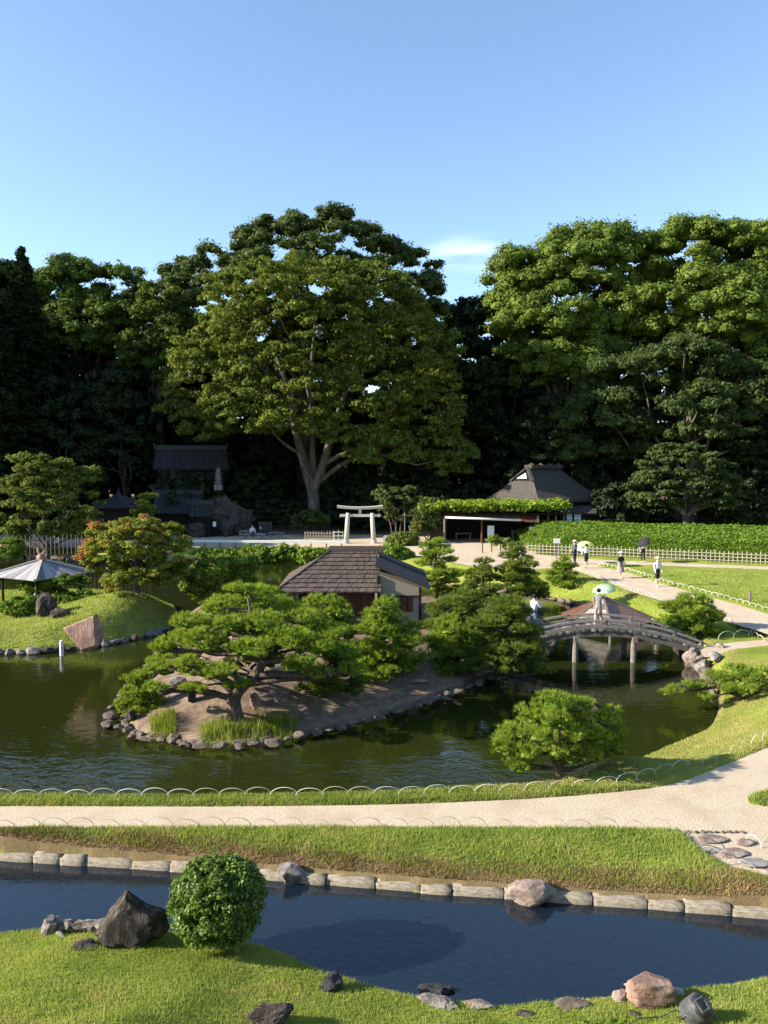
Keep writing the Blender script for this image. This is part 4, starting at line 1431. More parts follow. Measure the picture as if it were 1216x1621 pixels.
# ------------------------------------------------------------------ pines
def needles(mb, c, d, k, L, w, rg, tint):
    """k needles fanning out of every tuft"""
    n = len(c)
    cc = np.repeat(c, k, 0)
    dd = np.repeat(d, k, 0) + unit(rg, n * k) * 0.55
    dd /= np.linalg.norm(dd, axis=1)[:, None]
    s = np.cross(dd, unit(rg, n * k))
    s /= np.linalg.norm(s, axis=1)[:, None] + 1e-9
    LL = (L * rg.uniform(0.7, 1.2, n * k))[:, None]
    V = np.stack([cc - s * w / 2, cc + s * w / 2, cc + dd * LL], 1).reshape(-1, 3)
    mb.add(V, np.arange(3 * n * k).reshape(-1, 3), np.clip(np.repeat(tint, k) + rg.normal(0, .08, n * k), 0, 1))


def pad(mb, c, r, lod, rg, tint, flat=0.5, k=14, body=0.62):
    """a cloud of needle brushes: each tuft a tight upright brush, twiggy core beneath, tint lowered as underside shade"""
    n = int(165 * r * r * np.pi / lod ** 2 * 0.75) + 9
    c = np.array(c, float)
    cores(mb, np.array([c - (0, 0, r * flat * 0.25)]), np.array([r * body]), flat * (0.7 if body < .7 else .95), rg, np.array([tint - 0.25]))  # darker core tint stands in for shade under the pad
    d = unit(rg, n)
    d[:, 2] = np.where(d[:, 2] < -0.3, -d[:, 2], d[:, 2])
    ph = rg.uniform(0, 6, 4)
    lump = 1 + 0.20 * np.sin(d[:, 0] * 6 + ph[0]) * np.sin(d[:, 1] * 6 + ph[1]) + 0.12 * np.sin(d[:, 2] * 9 + ph[2])
    p = c + d * (r * rg.uniform(0.55, 1.0, n) ** 0.5 * lump)[:, None] * np.array((1, 1, flat))
    dirs = d * np.array((0.9, 0.9, 0.5)) + np.array((0, 0, 0.85))
    dirs /= np.linalg.norm(dirs, axis=1)[:, None]
    needles(mb, p, dirs, k, 0.155 * lod ** 0.7, 0.017 * lod, rg, tint + rg.normal(0, 0.2, n))


def pine(name, label, base, pads, seed, trunk=None, tr=0.12, mat='pine', group='garden pines', lod=None, flat=0.55, k=13, cat='tree', lobes=True):
    rg = np.random.default_rng(seed)
    base = np.array(base, float)
    lod = lod or max(0.75, base[1] / 24.0)
    e = E(name, label, cat, base, group)
    mb, tb = MB(), MB()
    if trunk is None:
        top = np.array(max(pads, key=lambda q: q[2])[:3])
        n = 7
        t = np.linspace(0, 1, n)
        trunk = base + (top - base) * t[:, None]
        h = top[2] - base[2]
        trunk[:, 0] += np.sin(t * 6 + rg.uniform(0, 6)) * 0.09 * h * np.sin(t * np.pi)
        trunk[:, 1] += np.sin(t * 5 + rg.uniform(0, 6)) * 0.09 * h * np.sin(t * np.pi)
    trunk = np.array(trunk, float)
    tp = resample(chaikin(trunk, 2, closed=False), max(0.12, tr))
    fr = np.linspace(0, 1, len(tp))
    tb.tube(np.vstack([tp[0] - (0, 0, 0.15), tp]), np.concatenate([[tr * 1.45], tr * (1.2 - 1.0 * fr ** 0.8)]), 9)
    for q in pads:
        c = np.array(q[:3])
        pad(mb, c, q[3], lod, rg, 0.5 + rg.normal(0, 0.07), flat, k, 0.62)
        # side lobes roughen the pad's outline
        for _ in range(rg.integers(2, 5) if lobes else 1):
            a = rg.uniform(0, 2 * np.pi)
            o = c + np.array((math.cos(a), math.sin(a), rg.uniform(-.15, .15))) * q[3] * 0.85
            pad(mb, o, q[3] * rg.uniform(0.35, 0.55), lod, rg, 0.5 + rg.normal(0, 0.07), flat * 1.1, k)
        cand = tp[(tp[:, 2] < c[2] - 0.05)]
        if len(cand) == 0:
            cand = tp[:2]
        a = cand[int(np.argmin(np.linalg.norm((cand - c) * (1, 1, 1.5), axis=1)))]
        L = np.linalg.norm(c - a)
        r0 = min(tr * 0.55, 0.018 + 0.030 * L)
        pts = limb(tb, a, c - (0, 0, q[3] * flat * 0.4), r0, r0 * 0.35, rg, bend=0.2, n=8, sides=6, sag=0.05)
        for _ in range(4):
            b = c + np.append(rg.normal(0, q[3] * 0.5, 2), -q[3] * flat * 0.1)
            limb(tb, pts[-3], b, r0 * 0.4, r0 * 0.12, rg, bend=0.15, n=5, sides=4)
    mb.build('crown', M[mat], e)
    tb.build('trunk', M['pinebark'], e, smooth_=True)
    return e


def dome_pads(box, Y, n, r, seed, dy=0.8, shape='dome', rj=0.3):
    """foliage pads spread over the dome measured as box (px0,px1,py0,py1) at distance Y"""
    rg = np.random.default_rng(seed)
    x0, x1, y0, y1 = box
    a, b = D(x0, y1, Y), D(x1, y0, Y)
    cx, rx = (a[0] + b[0]) / 2, (b[0] - a[0]) / 2 - r * 0.7
    z0, z1 = a[2] + r * 0.3, b[2] - r * 0.4
    ry = rx * dy
    out = []
    tries = 0
    while len(out) < n and tries < 6000:
        tries += 1
        t = rg.random()
        if shape == 'dome':
            R = math.sqrt(max(0.0, 1 - t * t))
        elif shape == 'cone':
            R = (1 - t) ** 0.75
        else:
            R = 1.0
        an = rg.uniform(0, 2 * np.pi)
        rr = R * (rg.random() ** 0.35 if t < 0.75 else rg.random() ** 0.5)
        p = np.array((cx + math.cos(an) * rr * rx, Y + math.sin(an) * rr * ry, z0 + t * (z1 - z0)))
        rad = r * rg.uniform(1 - rj, 1 + rj)
        if all(np.linalg.norm((p - np.array(q[:3])) * (1, 1, 1.7)) > 0.62 * (rad + q[3]) for q in out):
            out.append((*p, rad))
    return out


def on_ground(px, py, z=None):
    p = G(px, py, -0.3 if z is None else z)
    for _ in range(4):
        p = G(px, py, hz(p[0], p[1]))
    return p


PG = 'pines on the tea house island'
# main spreading pine at the island's tip
b = on_ground(372, 1130)
Yb = b[1]
main_pads = [(x_, y_ + dy_, Y_) for x_, y_, dy_, Y_ in []]
rg = np.random.default_rng(70)
mp_px = [(268, 1022, 0.2, .5), (300, 985, .6, .55), (262, 1060, -.2, .45), (330, 1020, -.4, .6), (310, 1062, -.6, .5), (352, 960, 1.0, .6), (400, 945, 1.5, .6), (372, 990, .2, .6),
         (420, 985, .3, .6), (400, 1028, -.7, .6), (455, 1015, -.3, .6), (440, 965, 1.3, .6), (480, 980, .8, .55), (500, 1025, -.2, .55), (350, 1066, -.9, .45), (290, 1040, .9, .5), (520, 1000, .7, .5), (545, 1035, .1, .5),
         (470, 1052, -.6, .45), (375, 1050, .6, .45), (430, 1045, .8, .5), (330, 985, 1.6, .5), (245, 1090, -.4, .35), (560, 1062, -.2, .4), (403, 1008, 1.2, .5), (355, 1010, 1.2, .5), (300, 1005, 1.4, .45), (385, 1085, -.9, .22), (300, 1090, -.5, .25), (505, 1068, -.4, .4)]
pads_ = [(*D(x_, y_, Yb + 0.2 + dy_ * 1.25), r_ * 0.98) for x_, y_, dy_, r_ in mp_px + [(x_ + rg.uniform(-22, 22), y_ + rg.uniform(-14, 14), dy_ + rg.uniform(-.8, 1.2), r_ * .62) for x_, y_, dy_, r_ in mp_px]]
tk = [b, D(368, 1105, Yb), D(385, 1085, Yb), D(410, 1068, Yb + .1), D(418, 1040, Yb + .4), D(400, 1000, Yb + .7), D(395, 960, Yb + 1)]
pine('pine_tree', 'large low spreading pine with thick leaning trunk at the tip of the island', b, pads_, 71, trunk=tk, tr=0.20, group=PG, flat=0.5)
SPEC = [
    # label, base px, box, n, r, shape, mat, tr
    ('dark low pine leaning over the earth bank right of the large spreading pine', (512, 1096), (470, 585, 1020, 1105), 15, .34, 'dome', 'pinedark', .09, PG),
    ('stunted pine hanging over the water at the left tip of the island', (228, 1122), (184, 256, 1062, 1135), 11, .28, 'dome', 'pine', .07, PG),
    ('pine with separate cushions before the right corner of the tea house', (592, 1064), (545, 676, 952, 1076), 27, .40, 'dome', 'pine', .10, PG),
    ('small rounded pine standing right of the tea house corner post', (714, 1062), (668, 766, 980, 1070), 18, .36, 'dome', 'pine', .08, PG),
    ('rounded pine hiding the middle of the tea house wall', (500, 1040), (458, 575, 942, 1025), 18, .42, 'dome', 'pine', .10, PG),
    ('pine just left of the tea house eaves, behind the large spreading pine', (415, 1000), (362, 482, 925, 990), 16, .42, 'dome', 'pine', .10, PG),
    ('broad dense pine at the foot of the bridge, nearest the water', (790, 1062), (730, 874, 945, 1064), 30, .42, 'dome', 'pinedark', .14, PG),
    ('broad dense pine between the tea house gable and the bridge', (720, 1015), (664, 790, 935, 1020), 24, .44, 'dome', 'pinedark', .13, PG),
]
for k, (lab, bp, box, n, r, shp, mat, tr, grp) in enumerate(SPEC):
    b = on_ground(*bp)
    pine('pine_tree', lab, b, dome_pads(box, b[1], int(n * 1.75), r * 0.9, 80 + k, shape=shp), 90 + k, tr=tr, mat=mat, group=grp, flat=0.58)


def free_pine(lab, px, box, Y, n, r, shp, mat, tr, seed, grp='pines on the pond bank', **kw):
    p = D(px, 900, Y)
    p[2] = hz(p[0], Y)
    pine('pine_tree', lab, p, dome_pads(box, Y, n, r, seed, shape=shp), seed + 1, tr=tr, mat=mat, group=grp, **kw)


free_pine('tall open cloud-pruned pine behind the tea house gable', 690, (636, 745, 852, 965), 43, 34, .42, 'dome', 'pine', .10, 110, flat=0.4)
free_pine('slender cloud-pruned pine with bare stem, left of the dark round-topped pine', 765, (725, 805, 882, 965), 42, 22, .40, 'dome', 'pinedark', .09, 112, flat=0.4)
free_pine('dark round-topped pine with tiered pads above the standing visitor', 828, (778, 855, 862, 945), 41.5, 20, .46, 'dome', 'pinedark', .11, 114)
free_pine('light green leaning pine on the grass slope beside the diagonal path', 893, (860, 922, 880, 938), 47.5, 14, .42, 'dome', 'pine', .10, 116)
free_pine('low dark pine overhanging the channel behind the standing visitor', 842, (812, 872, 915, 945), 43.5, 9, .36, 'dome', 'pinedark', .08, 118)
free_pine('small dark cloud-pruned pine before the shrine gate roof', 236, (210, 256, 778, 822), 70, 8, .65, 'cone', 'pinedark', .12, 120, grp='pines on the far bank', flat=0.35)
# near bonsai-like pine on the verge
Yn = G(888, 1234, -0.1)[1]
b = D(888, 1234, Yn)
b[2] = hz(b[0], Yn)
bp_ = [(345, 0), ]
bon = [(875, 1112, 0, .36), (915, 1118, .3, .30), (838, 1128, .1, .30), (870, 1140, -.4, .34), (925, 1145, .1, .32), (960, 1140, .4, .28), (818, 1160, .1, .30), (850, 1165, -.5, .30), (905, 1165, -.5, .30),
       (945, 1170, -.2, .30), (975, 1162, .4, .25), (795, 1185, .1, .28), (835, 1192, -.3, .28), (880, 1190, -.6, .24), (930, 1195, -.3, .28), (965, 1190, .2, .26), (815, 1213, 0, .26), (895, 1140, .7, .32), (850, 1150, .8, .3),
       (940, 1165, .9, .3), (870, 1175, .9, .3), (905, 1205, -.35, .17), (975, 1180, .8, .22), (800, 1170, .6, .25)]
pine('pine_tree', 'compact cloud-pruned pine on the verge behind the near hoop fence', b, [(*D(x_, y_, Yn + dy_), r_ * 1.02) for x_, y_, dy_, r_ in bon + [(x_ + rg.uniform(-16, 16), y_ + rg.uniform(-10, 12), dy_ + rg.uniform(-.35, .35), r_ * .72) for x_, y_, dy_, r_ in bon]], 130,
     trunk=[b, D(886, 1215, Yn), D(875, 1200, Yn + .05), D(885, 1170, Yn + .1), D(880, 1120, Yn + .1)], tr=0.13, flat=0.62, group=None, lod=0.78, k=14, lobes=False)
# pine reaching out over the water from the right bank
Yo = G(1172, 1096, -0.45)[1]
b = D(1172, 1096, Yo)
b[2] = hz(b[0], Yo)
print('OVER', Yo, b, 'BON', Yn)
ov = [(1070, 1092, -.2, .22), (1092, 1086, -.1, .24), (1115, 1085, 0, .26), (1118, 1105, -.4, .22), (1135, 1072, .3, .34), (1150, 1090, -.2, .34), (1165, 1062, .5, .34), (1185, 1075, .1, .36), (1205, 1068, .5, .36), (1180, 1092, -.4, .3), (1210, 1086, 0, .34), (1150, 1075, .9, .3), (1235, 1075, .3, .34), (1055, 1098, -.2, .15)]
pine('pine_tree', 'low pine stretching sideways over the water from the sloping lawn on the right', b, [(*D(x_, y_, Yo + dy_), r_) for x_, y_, dy_, r_ in ov], 133,
     trunk=[b, D(1165, 1090, Yo), D(1145, 1084, Yo), D(1110, 1092, Yo - .05), D(1070, 1096, Yo - .1)], tr=0.09, flat=0.5, group=None)
# cushion juniper by the bridge end
b = D(1100, 985, 33.5)
b[2] = hz(b[0], 33.5)
pine('juniper_bush', 'cushion-shaped juniper beside the right end of the bridge', b, dome_pads((1040, 1150, 942, 1008), 33.5, 26, .42, 135), 136, tr=0.10, flat=0.55, group=None, cat='bush')

# reeds at the island's tip
for k, (x0, x1, y0, y1, n, lab) in enumerate([(236, 278, 1135, 1160, 160, 'small clump of iris blades left of the pine trunk at the waterline'), (318, 400, 1150, 1172, 300, 'broad clump of iris blades below the leaning pine trunk'),
                                              (400, 472, 1140, 1166, 260, 'clump of iris blades along the shore right of the pine trunk')]):
    pl = GP([(x0, y1), (x1, y1 - 3), (x1, y0), (x0, y0)], -0.75)
    o = blades('iris_clump', lab, pl, n * 3, 0.40, 0.028, 140 + k, M['reed'], lean=0.35)
    tag(o, lab, 'reeds', 'iris clumps on the island shore')
    o['kind'] = 'thing'

# ------------------------------------------------------------------ built things
def gable_tile_roof(e, a0, a1, b0, b1, name='roof', ribs=30, thick=0.14, mat='tile', rib_r=0.05):
    """one tiled slope: a0-a1 along the ridge, b0-b1 along the eave; rounded ribs run down it"""
    a0, a1, b0, b1 = [np.array(p, float) for p in (a0, a1, b0, b1)]
    mb = MB()
    mb.slab([b0, b1, a1, a0], thick)
    rg = np.random.default_rng(ribs)
    n = np.cross(b1 - b0, a0 - b0)
    n /= np.linalg.norm(n)
    for k in range(ribs + 1):
        t = k / ribs
        p, q = a0 + (a1 - a0) * t, b0 + (b1 - b0) * t
        mid = (p + q) / 2 - n * 0.05 * np.linalg.norm(p - q) * 0.0
        mb.tube([p + n * 0.02, mid + n * 0.02, q + n * 0.02], rib_r, 6, tint=rg.uniform(0.2, 0.8))
    return mb.build(name, M[mat], e)


def hip_roof_faces(cx, cy, z0, z1, hx, hy, rl, rot):
    """corners of a hip roof: eave rectangle hx,hy (half), ridge half-length rl, rotated about z"""
    R = np.array(Matrix.Rotation(rot, 3, 'Z'))
    c = np.array((cx, cy, 0))
    ev = [c + R @ np.array((sx * hx, sy * hy, 0)) + (0, 0, z0) for sx, sy in ((-1, -1), (1, -1), (1, 1), (-1, 1))]
    rd = [c + R @ np.array((-rl, 0, 0)) + (0, 0, z1), c + R @ np.array((rl, 0, 0)) + (0, 0, z1)]
    return ev, rd


# --- tea house on the island
TY = 33.6
fl = D(434, 938, TY - .9)          # front eave, left
fr = D(604, 938, TY - .9)          # front eave, right
ridge_y = 36.2
rl_ = D(527, 871, ridge_y)
rr_ = D(600, 871, ridge_y)
gz0 = hz((fl[0] + fr[0]) / 2, 35)
th = E('tea_house', 'low tea house with stepped bark-shingle roof and cream gable on the island', 'building', ((fl[0] + fr[0]) / 2, 36, gz0))
back_e = 39.0
ez = fl[2]
bl_ = np.array((fl[0] - 0.1, back_e, ez))
br_ = np.array((fr[0], back_e, ez))
rf = MB()
rf.add([fl, fr, rr_, rl_, bl_, br_], [[0, 1, 2, 3]])
rf.add([fl, rl_, bl_], [[0, 1, 2]])
rf.add([rl_, rr_, br_, bl_], [[0, 1, 2, 3]])
rf.add([fr, br_, rr_], [[0, 1, 2]])
roof = rf.build('roof', M['bark_shingle'], th)
NC = 10
rgc = np.random.default_rng(3)
nf = np.cross(fr - fl, rl_ - fl)
nf /= np.linalg.norm(nf)
nh = np.cross(rl_ - fl, bl_ - fl)
nh /= np.linalg.norm(nh)
for k in range(NC):
    t0, t1 = k / NC, (k + 1.25) / NC
    t1 = min(t1, 1.0)
    p0, p1 = fl + (rl_ - fl) * t0, fr + (rr_ - fr) * t0
    q0, q1 = fl + (rl_ - fl) * t1, fr + (rr_ - fr) * t1
    c = MB()
    ns = 44
    for j in range(ns):
        u0, u1 = j / ns, (j + 1) / ns
        jit = rgc.uniform(-.02, .02)
        dn = (p0 - q0) / np.linalg.norm(p0 - q0)
        A, B = p0 + (p1 - p0) * u0 + dn * (0.04 + jit), p0 + (p1 - p0) * u1 + dn * (0.04 + jit)
        Cc, Dd = q0 + (q1 - q0) * u1, q0 + (q1 - q0) * u0
        lift = 0.075 + rgc.uniform(-.012, .015)
        c.slab([A + nf * lift, B + nf * lift, Cc + nf * 0.012, Dd + nf * 0.012], 0.07, tint=rgc.random())
    o = c.build('shingle_course', M['bark_shingle'], th)
    p0, p1 = fl + (rl_ - fl) * t0, bl_ + (rl_ - bl_) * t0
    q0, q1 = fl + (rl_ - fl) * t1, bl_ + (rl_ - bl_) * t1
    if t1 < 0.999:
        c = MB()
        c.slab([p1 + nh * .05 * -1, p0 + nh * .05 * -1, q0 + nh * -.01, q1 + nh * -.01], 0.04, tint=rgc.random())
        c.build('shingle_course', M['bark_shingle'], th)
hp = MB()
hp.tube([fl + (0, 0, .05), rl_ + (0, 0, .05)], 0.06, 8)
hp.build('hip_cap', M['bark_shingle'], th, True)
rc = MB()
rc.box((rl_ + rr_) / 2 + (0, 0, .06), (np.linalg.norm(rr_ - rl_) + .5, .42, .14))
rc.box((rl_ + rr_) / 2 + (0, 0, .16), (np.linalg.norm(rr_ - rl_) + .3, .22, .08))
rc.build('ridge_cap', M['bark_shingle'], th)
# body
wl, wr_ = fl[0] + 0.95, fr[0] - 0.35
wz1 = ez + 0.12
w = MB()
w.box(((wl + wr_) / 2, (TY + 38.2) / 2, (gz0 - .1 + wz1) / 2), (wr_ - wl, 38.2 - TY, wz1 - gz0 + .1))
w.build('wall', M['redwood'], th)
nb = 13
for j in range(nb):
    c = MB()
    x0 = wl + (wr_ - wl) * (j + .5) / nb
    c.box((x0, TY - .03, (gz0 + .5 + wz1) / 2), ((wr_ - wl) / nb * .94, .04, wz1 - gz0 - .5), tint=rgc.random())
    c.build('wall_board', M['redwood'], th)
ver = MB()
ver.box(((wl + wr_) / 2, TY - .45, gz0 + .42), (wr_ - wl - .1, .85, .07))
for j in range(5):
    ver.box((wl + .2 + j * (wr_ - wl - .4) / 4, TY - .8, gz0 + .18), (.09, .09, .42))
ver.build('veranda', M['wood'], th)
# lean-to wing on the right
wx0, wx1 = D(600, 950, TY - .3)[0], D(666, 950, TY - .3)[0]
yF = TY - .25
zt0, zt1 = D(603, 907, yF)[2], D(668, 929, yF)[2]
zb_ = hz(wx1, yF) - .1
g = MB()
pf_ = [(wx0, zb_), (wx1, zb_), (wx1, zt1 - .05), (wx0, zt0 - .05)]
V = [(p[0], yF, p[1]) for p in pf_] + [(p[0], 37.5, p[1]) for p in pf_]
g.add(V, [[0, 1, 2, 3], [7, 6, 5, 4], [0, 4, 5, 1], [1, 5, 6, 2], [2, 6, 7, 3], [3, 7, 4, 0]])
wing = g.build('gable_wall', M['plaster'], th)
wing['label'] = 'cream plaster gable wall'
c = MB()
zl0, zl1 = D(630, 968, yF)[2], D(630, 946, yF)[2]
c.box(((wx0 + wx1) / 2 - .05, yF - .03, (zl0 + zl1) / 2), (D(650, 950, yF)[0] - D(606, 950, yF)[0], .05, zl1 - zl0))
wn = c.build('window', M['redwood'], th)
for j in range(5):
    c = MB()
    c.box((wx0 + .2 + j * .26, yF - .07, (zl0 + zl1) / 2), (.03, .03, zl1 - zl0 - .02))
    c.build('window_bar', M['darkwood'], wn)
c = MB()
c.box((wx1 - .02, yF - .05, (zb_ + zt1) / 2), (.11, .12, zt1 - zb_))
c.build('corner_post', M['darkwood'], th)
c = MB()
c.box((wx0 - .02, yF - .05, (zb_ + zt0) / 2 - .1), (.10, .11, zt0 - zb_))
c.build('corner_post', M['darkwood'], th)
c = MB()
c.box(((wx0 + wx1) / 2, yF - .045, zl1 + .06), (wx1 - wx0, .06, .08))
c.build('lintel', M['darkwood'], th)
gable_tile_roof(th, D(594, 893, yF - .45), np.array((D(594, 893, yF - .45)[0], 38.0, D(594, 893, yF - .45)[2])),
                D(681, 930, yF - .45), np.array((D(681, 930, yF - .45)[0], 38.0, D(681, 930, yF - .45)[2])), 'wing_roof', 14, .10, 'shadetile', .04)

# --- pavilion on the mound island
kc = np.array((D(66, 900, 42.5)[0], 42.5, 0))
kz = hz(kc[0], kc[1])
ze = D(66, 908, 42.5)[2]
za = D(66, 886, 42.5)[2]
pv = E('pavilion', 'open pavilion with silvery pyramid board roof at the left edge', 'pavilion', (kc[0], kc[1], kz))
ang = math.radians(-28)
Rk = np.array(Matrix.Rotation(ang, 3, 'Z'))
hw = 1.95
cor = [kc + Rk @ np.array((sx * hw, sy * hw, 0)) + (0, 0, ze) for sx, sy in ((-1, -1), (1, -1), (1, 1), (-1, 1))]
apex = kc + (0, 0, za)
for k in range(4):
    a, b = cor[k], cor[(k + 1) % 4]
    nb = 12
    for j in range(nb):
        c = MB()
        u0, u1 = j / nb, (j + .96) / nb
        p, q = a + (b - a) * u0, a + (b - a) * u1
        pm, qm = p + (apex - p) * .96, q + (apex - q) * .96
        c.slab([p, q, qm, pm], 0.05, tint=rgc.random())
        c.build('roof_board', M['board_roof'], pv)
    c = MB()
    c.bar(a + (0, 0, .03), apex + (0, 0, .05), .16, .08)
    c.build('hip_cap', M['granite'], pv)
    pp = kc + (a - kc) * .72
    c = MB()
    c.tube([(pp[0], pp[1], hz(pp[0], pp[1]) - .3), (pp[0], pp[1], ze + .12)], .07, 8)
    c.build('post', M['darkwood'], pv)
    c = MB()
    b2 = kc + (b - kc) * .72
    c.bar((pp[0], pp[1], ze + .05), (b2[0], b2[1], ze + .05), .08, .12)
    c.build('eave_beam', M['darkwood'], pv)
fn = MB()
fn.tube([apex + (0, 0, -.05), apex + (0, 0, .18), apex + (0, 0, .34)], [.24, .20, .15], 10)
fn.tube([apex + (-.06, 0, .3), apex + (-.16, 0, .46), apex + (-.20, 0, .66)], [.10, .08, .05], 8)
fn.tube([apex + (.06, 0, .3), apex + (.17, 0, .42), apex + (.24, 0, .58)], [.09, .07, .04], 8)
fn.build('finial', M['clay'], pv, True)

# --- torii
TYY = 71.0
tA, tB = G(548, 860, 0.0), G(592, 860, 0.0)
TYY = tA[1]
to = E('torii_gate', 'pale stone torii gateway standing before the dark forest', 'gateway', ((tA[0] + tB[0]) / 2, TYY, 0))
ztop = D(570, 803, TYY)[2]
for s, b_, tx in ((-1, tA, 551), (1, tB, 589)):
    c = MB()
    t_ = D(tx, 812, TYY)
    c.tube([(b_[0], TYY, -.05), (t_[0], TYY, t_[2])], [.23, .19], 14)
    p_ = c.build('post', M['granite'], to, True)
    c = MB()
    c.tube([(b_[0], TYY, -.05), (b_[0], TYY, .22), (b_[0], TYY, .3)], [.29, .29, .24], 14)
    c.build('post_base', M['granite'], to)
c = MB()
n = 14
xs = np.linspace(D(534, 805, TYY)[0], D(606, 805, TYY)[0], n)
xm = (xs[0] + xs[-1]) / 2
hb = ztop - .08 + .15 * (np.abs(xs - xm) / (xs[-1] - xm)) ** 2.2
V, F = [], []
for i_, (x_, z_) in enumerate(zip(xs, hb)):
    V += [(x_, TYY - .24, z_ - .11), (x_, TYY + .24, z_ - .11), (x_, TYY + .30, z_ + .10), (x_, TYY, z_ + .15), (x_, TYY - .30, z_ + .10)]
for i_ in range(n - 1):
    for j in range(5):
        F.append([i_ * 5 + j, i_ * 5 + (j + 1) % 5, i_ * 5 + 5 + (j + 1) % 5, i_ * 5 + 5 + j])
c.add(V, F)
c.F.append(np.array([[0, 4, 3, 2, 1]]))
c.T.append(np.full(1, .5))
c.M.append(np.zeros(1))
c.F.append(np.array([[(n - 1) * 5 + j for j in range(5)]]))
c.T.append(np.full(1, .5))
c.M.append(np.zeros(1))
c.build('top_lintel', M['granite'], to)
c = MB()
c.box((xm, TYY, D(570, 816, TYY)[2]), (D(602, 816, TYY)[0] - D(538, 816, TYY)[0], .20, .24))
c.build('tie_beam', M['granite'], to)
c = MB()
c.box((xm, TYY, (D(570, 816, TYY)[2] + ztop) / 2 - .02), (.26, .16, .42))
c.build('centre_strut', M['granite'], to)

# --- arched bridge
BL, BR = D(786, 1035, 31.4), D(1122, 1036, 31.2)
BL[2] = BR[2]
bd = (BR - BL)[:2]
BLn = np.linalg.norm(bd)
bd = bd / BLn
bn = np.array((-bd[1], bd[0]))       # across, away from the viewer
BW = 1.55
AH = 0.98


def bz(t):
    return BR[2] + 0.02 + AH * (1 - (2 * t - 1) ** 2)


def bp(t, s, z=0.0):
    p = BL[:2] + bd * BLn * t + bn * s
    return np.array((p[0], p[1], bz(t) + z))


br = E('arched_bridge', 'weathered arched wooden bridge on posts over the dark channel', 'bridge', bp(.5, BW / 2) * (1, 1, 0))
rgb = np.random.default_rng(8)
NP = 58
for k in range(NP):
    t0, t1 = k / NP, (k + .93) / NP
    c = MB()
    a, b = bp((t0 + t1) / 2, -.06 + rgb.uniform(-.03, .03)), bp((t0 + t1) / 2, BW + .06 + rgb.uniform(-.03, .03))
    tang = bp(t1, 0) - bp(t0, 0)
    c.bar(a, b, np.linalg.norm(tang), .09 + rgb.uniform(0, .015), up=np.cross(b - a, tang) * -1, tint=rgb.random())
    c.build('deck_plank', M['wood'], br)
for s in (.06, BW - .06):
    c = MB()
    for k in range(20):
        c.bar(bp(k / 20, s, -.16), bp((k + 1) / 20, s, -.16), .16, .22, tint=.3)
    c.build('arch_beam', M['wood'] if s < 1 else M['darkwood'], br)
    c = MB()
    for k in range(20):
        c.bar(bp(k / 20, s, .13), bp((k + 1) / 20, s, .13), .13, .12, tint=.7)
    c.build('edge_log', M['wood'], br)
    c = MB()
    for k in range(20):
        c.bar(bp(k / 20, s, .36), bp((k + 1) / 20, s, .36), .085, .085, tint=.8)
    c.build('handrail', M['wood'], br)
    for t in (.03, .2, .36, .52, .68, .84, .97):
        c = MB()
        c.bar(bp(t, s, -.05), bp(t, s, .40), .10, .10, up=(1, 0, 0), tint=rgb.random())
        c.build('rail_post', M['wood'], br)
for t in (.375, .65):
    for s in (.1, BW - .1):
        c = MB()
        p = bp(t, s)
        c.tube([(p[0], p[1], ZP - .5), (p[0], p[1], bz(t) - .12)], [.12, .11], 10, tint=.6)
        c.build('pier_post', M['wood'], br)
    c = MB()
    c.bar(bp(t, -.15, -.30), bp(t, BW + .15, -.30), .2, .2)
    c.build('cross_beam', M['wood'], br)

# --- small plank-roofed boat shed beyond the bridge
SY = 37.5
sA = D(955, 945, SY)
sl_, sr_ = D(905, 985, SY + .4), D(1044, 984, SY)
bs = E('boat_shed', 'little plank-roofed shelter over the water behind the bridge crown', 'shed', (sA[0], SY, ZP))
ap2 = sA + (0.1, 2.6, 0)
sl2, sr2 = sl_ + (0.0, 2.4, 0), sr_ + (0.0, 2.6, 0)
sf = np.array((D(968, 992, SY - 1.2)))
NB = 9
for k in range(NB):
    u0, u1 = k / NB, (k + .95) / NB
    for (p, q, mat) in ((sl_, sf, 'wood'), (sf, sr_, 'redwood')):  # left face coloured pale as if lit, right face brown as if shaded
        c = MB()
        lo0, lo1 = p + (sA - p) * u0, p + (sA - p) * u1
        hi0, hi1 = q + (sA - q) * u0, q + (sA - q) * u1
        c.slab([lo0, hi0, hi1, lo1], .05, tint=rgb.random())
        c.build('roof_plank', M['wood'] if mat == 'wood' else M['clay'], bs)
c = MB()
c.add([sl_, sA, sl2], [[0, 1, 2]])
c.add([sA, sr_, sr2], [[0, 1, 2]])
c.add([sA, sl2, sr2], [[0, 1, 2]])
c.build('rear_roof', M['redwood'], bs)
c = MB()
c.bar(sf + (0, 0, .04), sA + (0, 0, .04), .09, .07)
c.build('hip_batten', M['wood'], bs)
c = MB()
c.bar(sr_ + (0, 0, .05), sA + (0, 0, .05), .10, .09)
c.build('hip_batten', M['wood'], bs)
c = MB()
c.bar(sl_ + (0, 0, .05), sA + (0, 0, .05), .10, .09)
c.build('hip_batten', M['wood'], bs)
for q in (sl_ * .88 + sA * .12, sf * .88 + sA * .12, sr_ * .88 + sA * .12, (sl2 + sr2) / 2):
    c = MB()
    c.tube([(q[0], q[1], ZP - .4), (q[0], q[1], q[2] + .02)], .07, 8)
    c.build('post', M['granite'], bs)

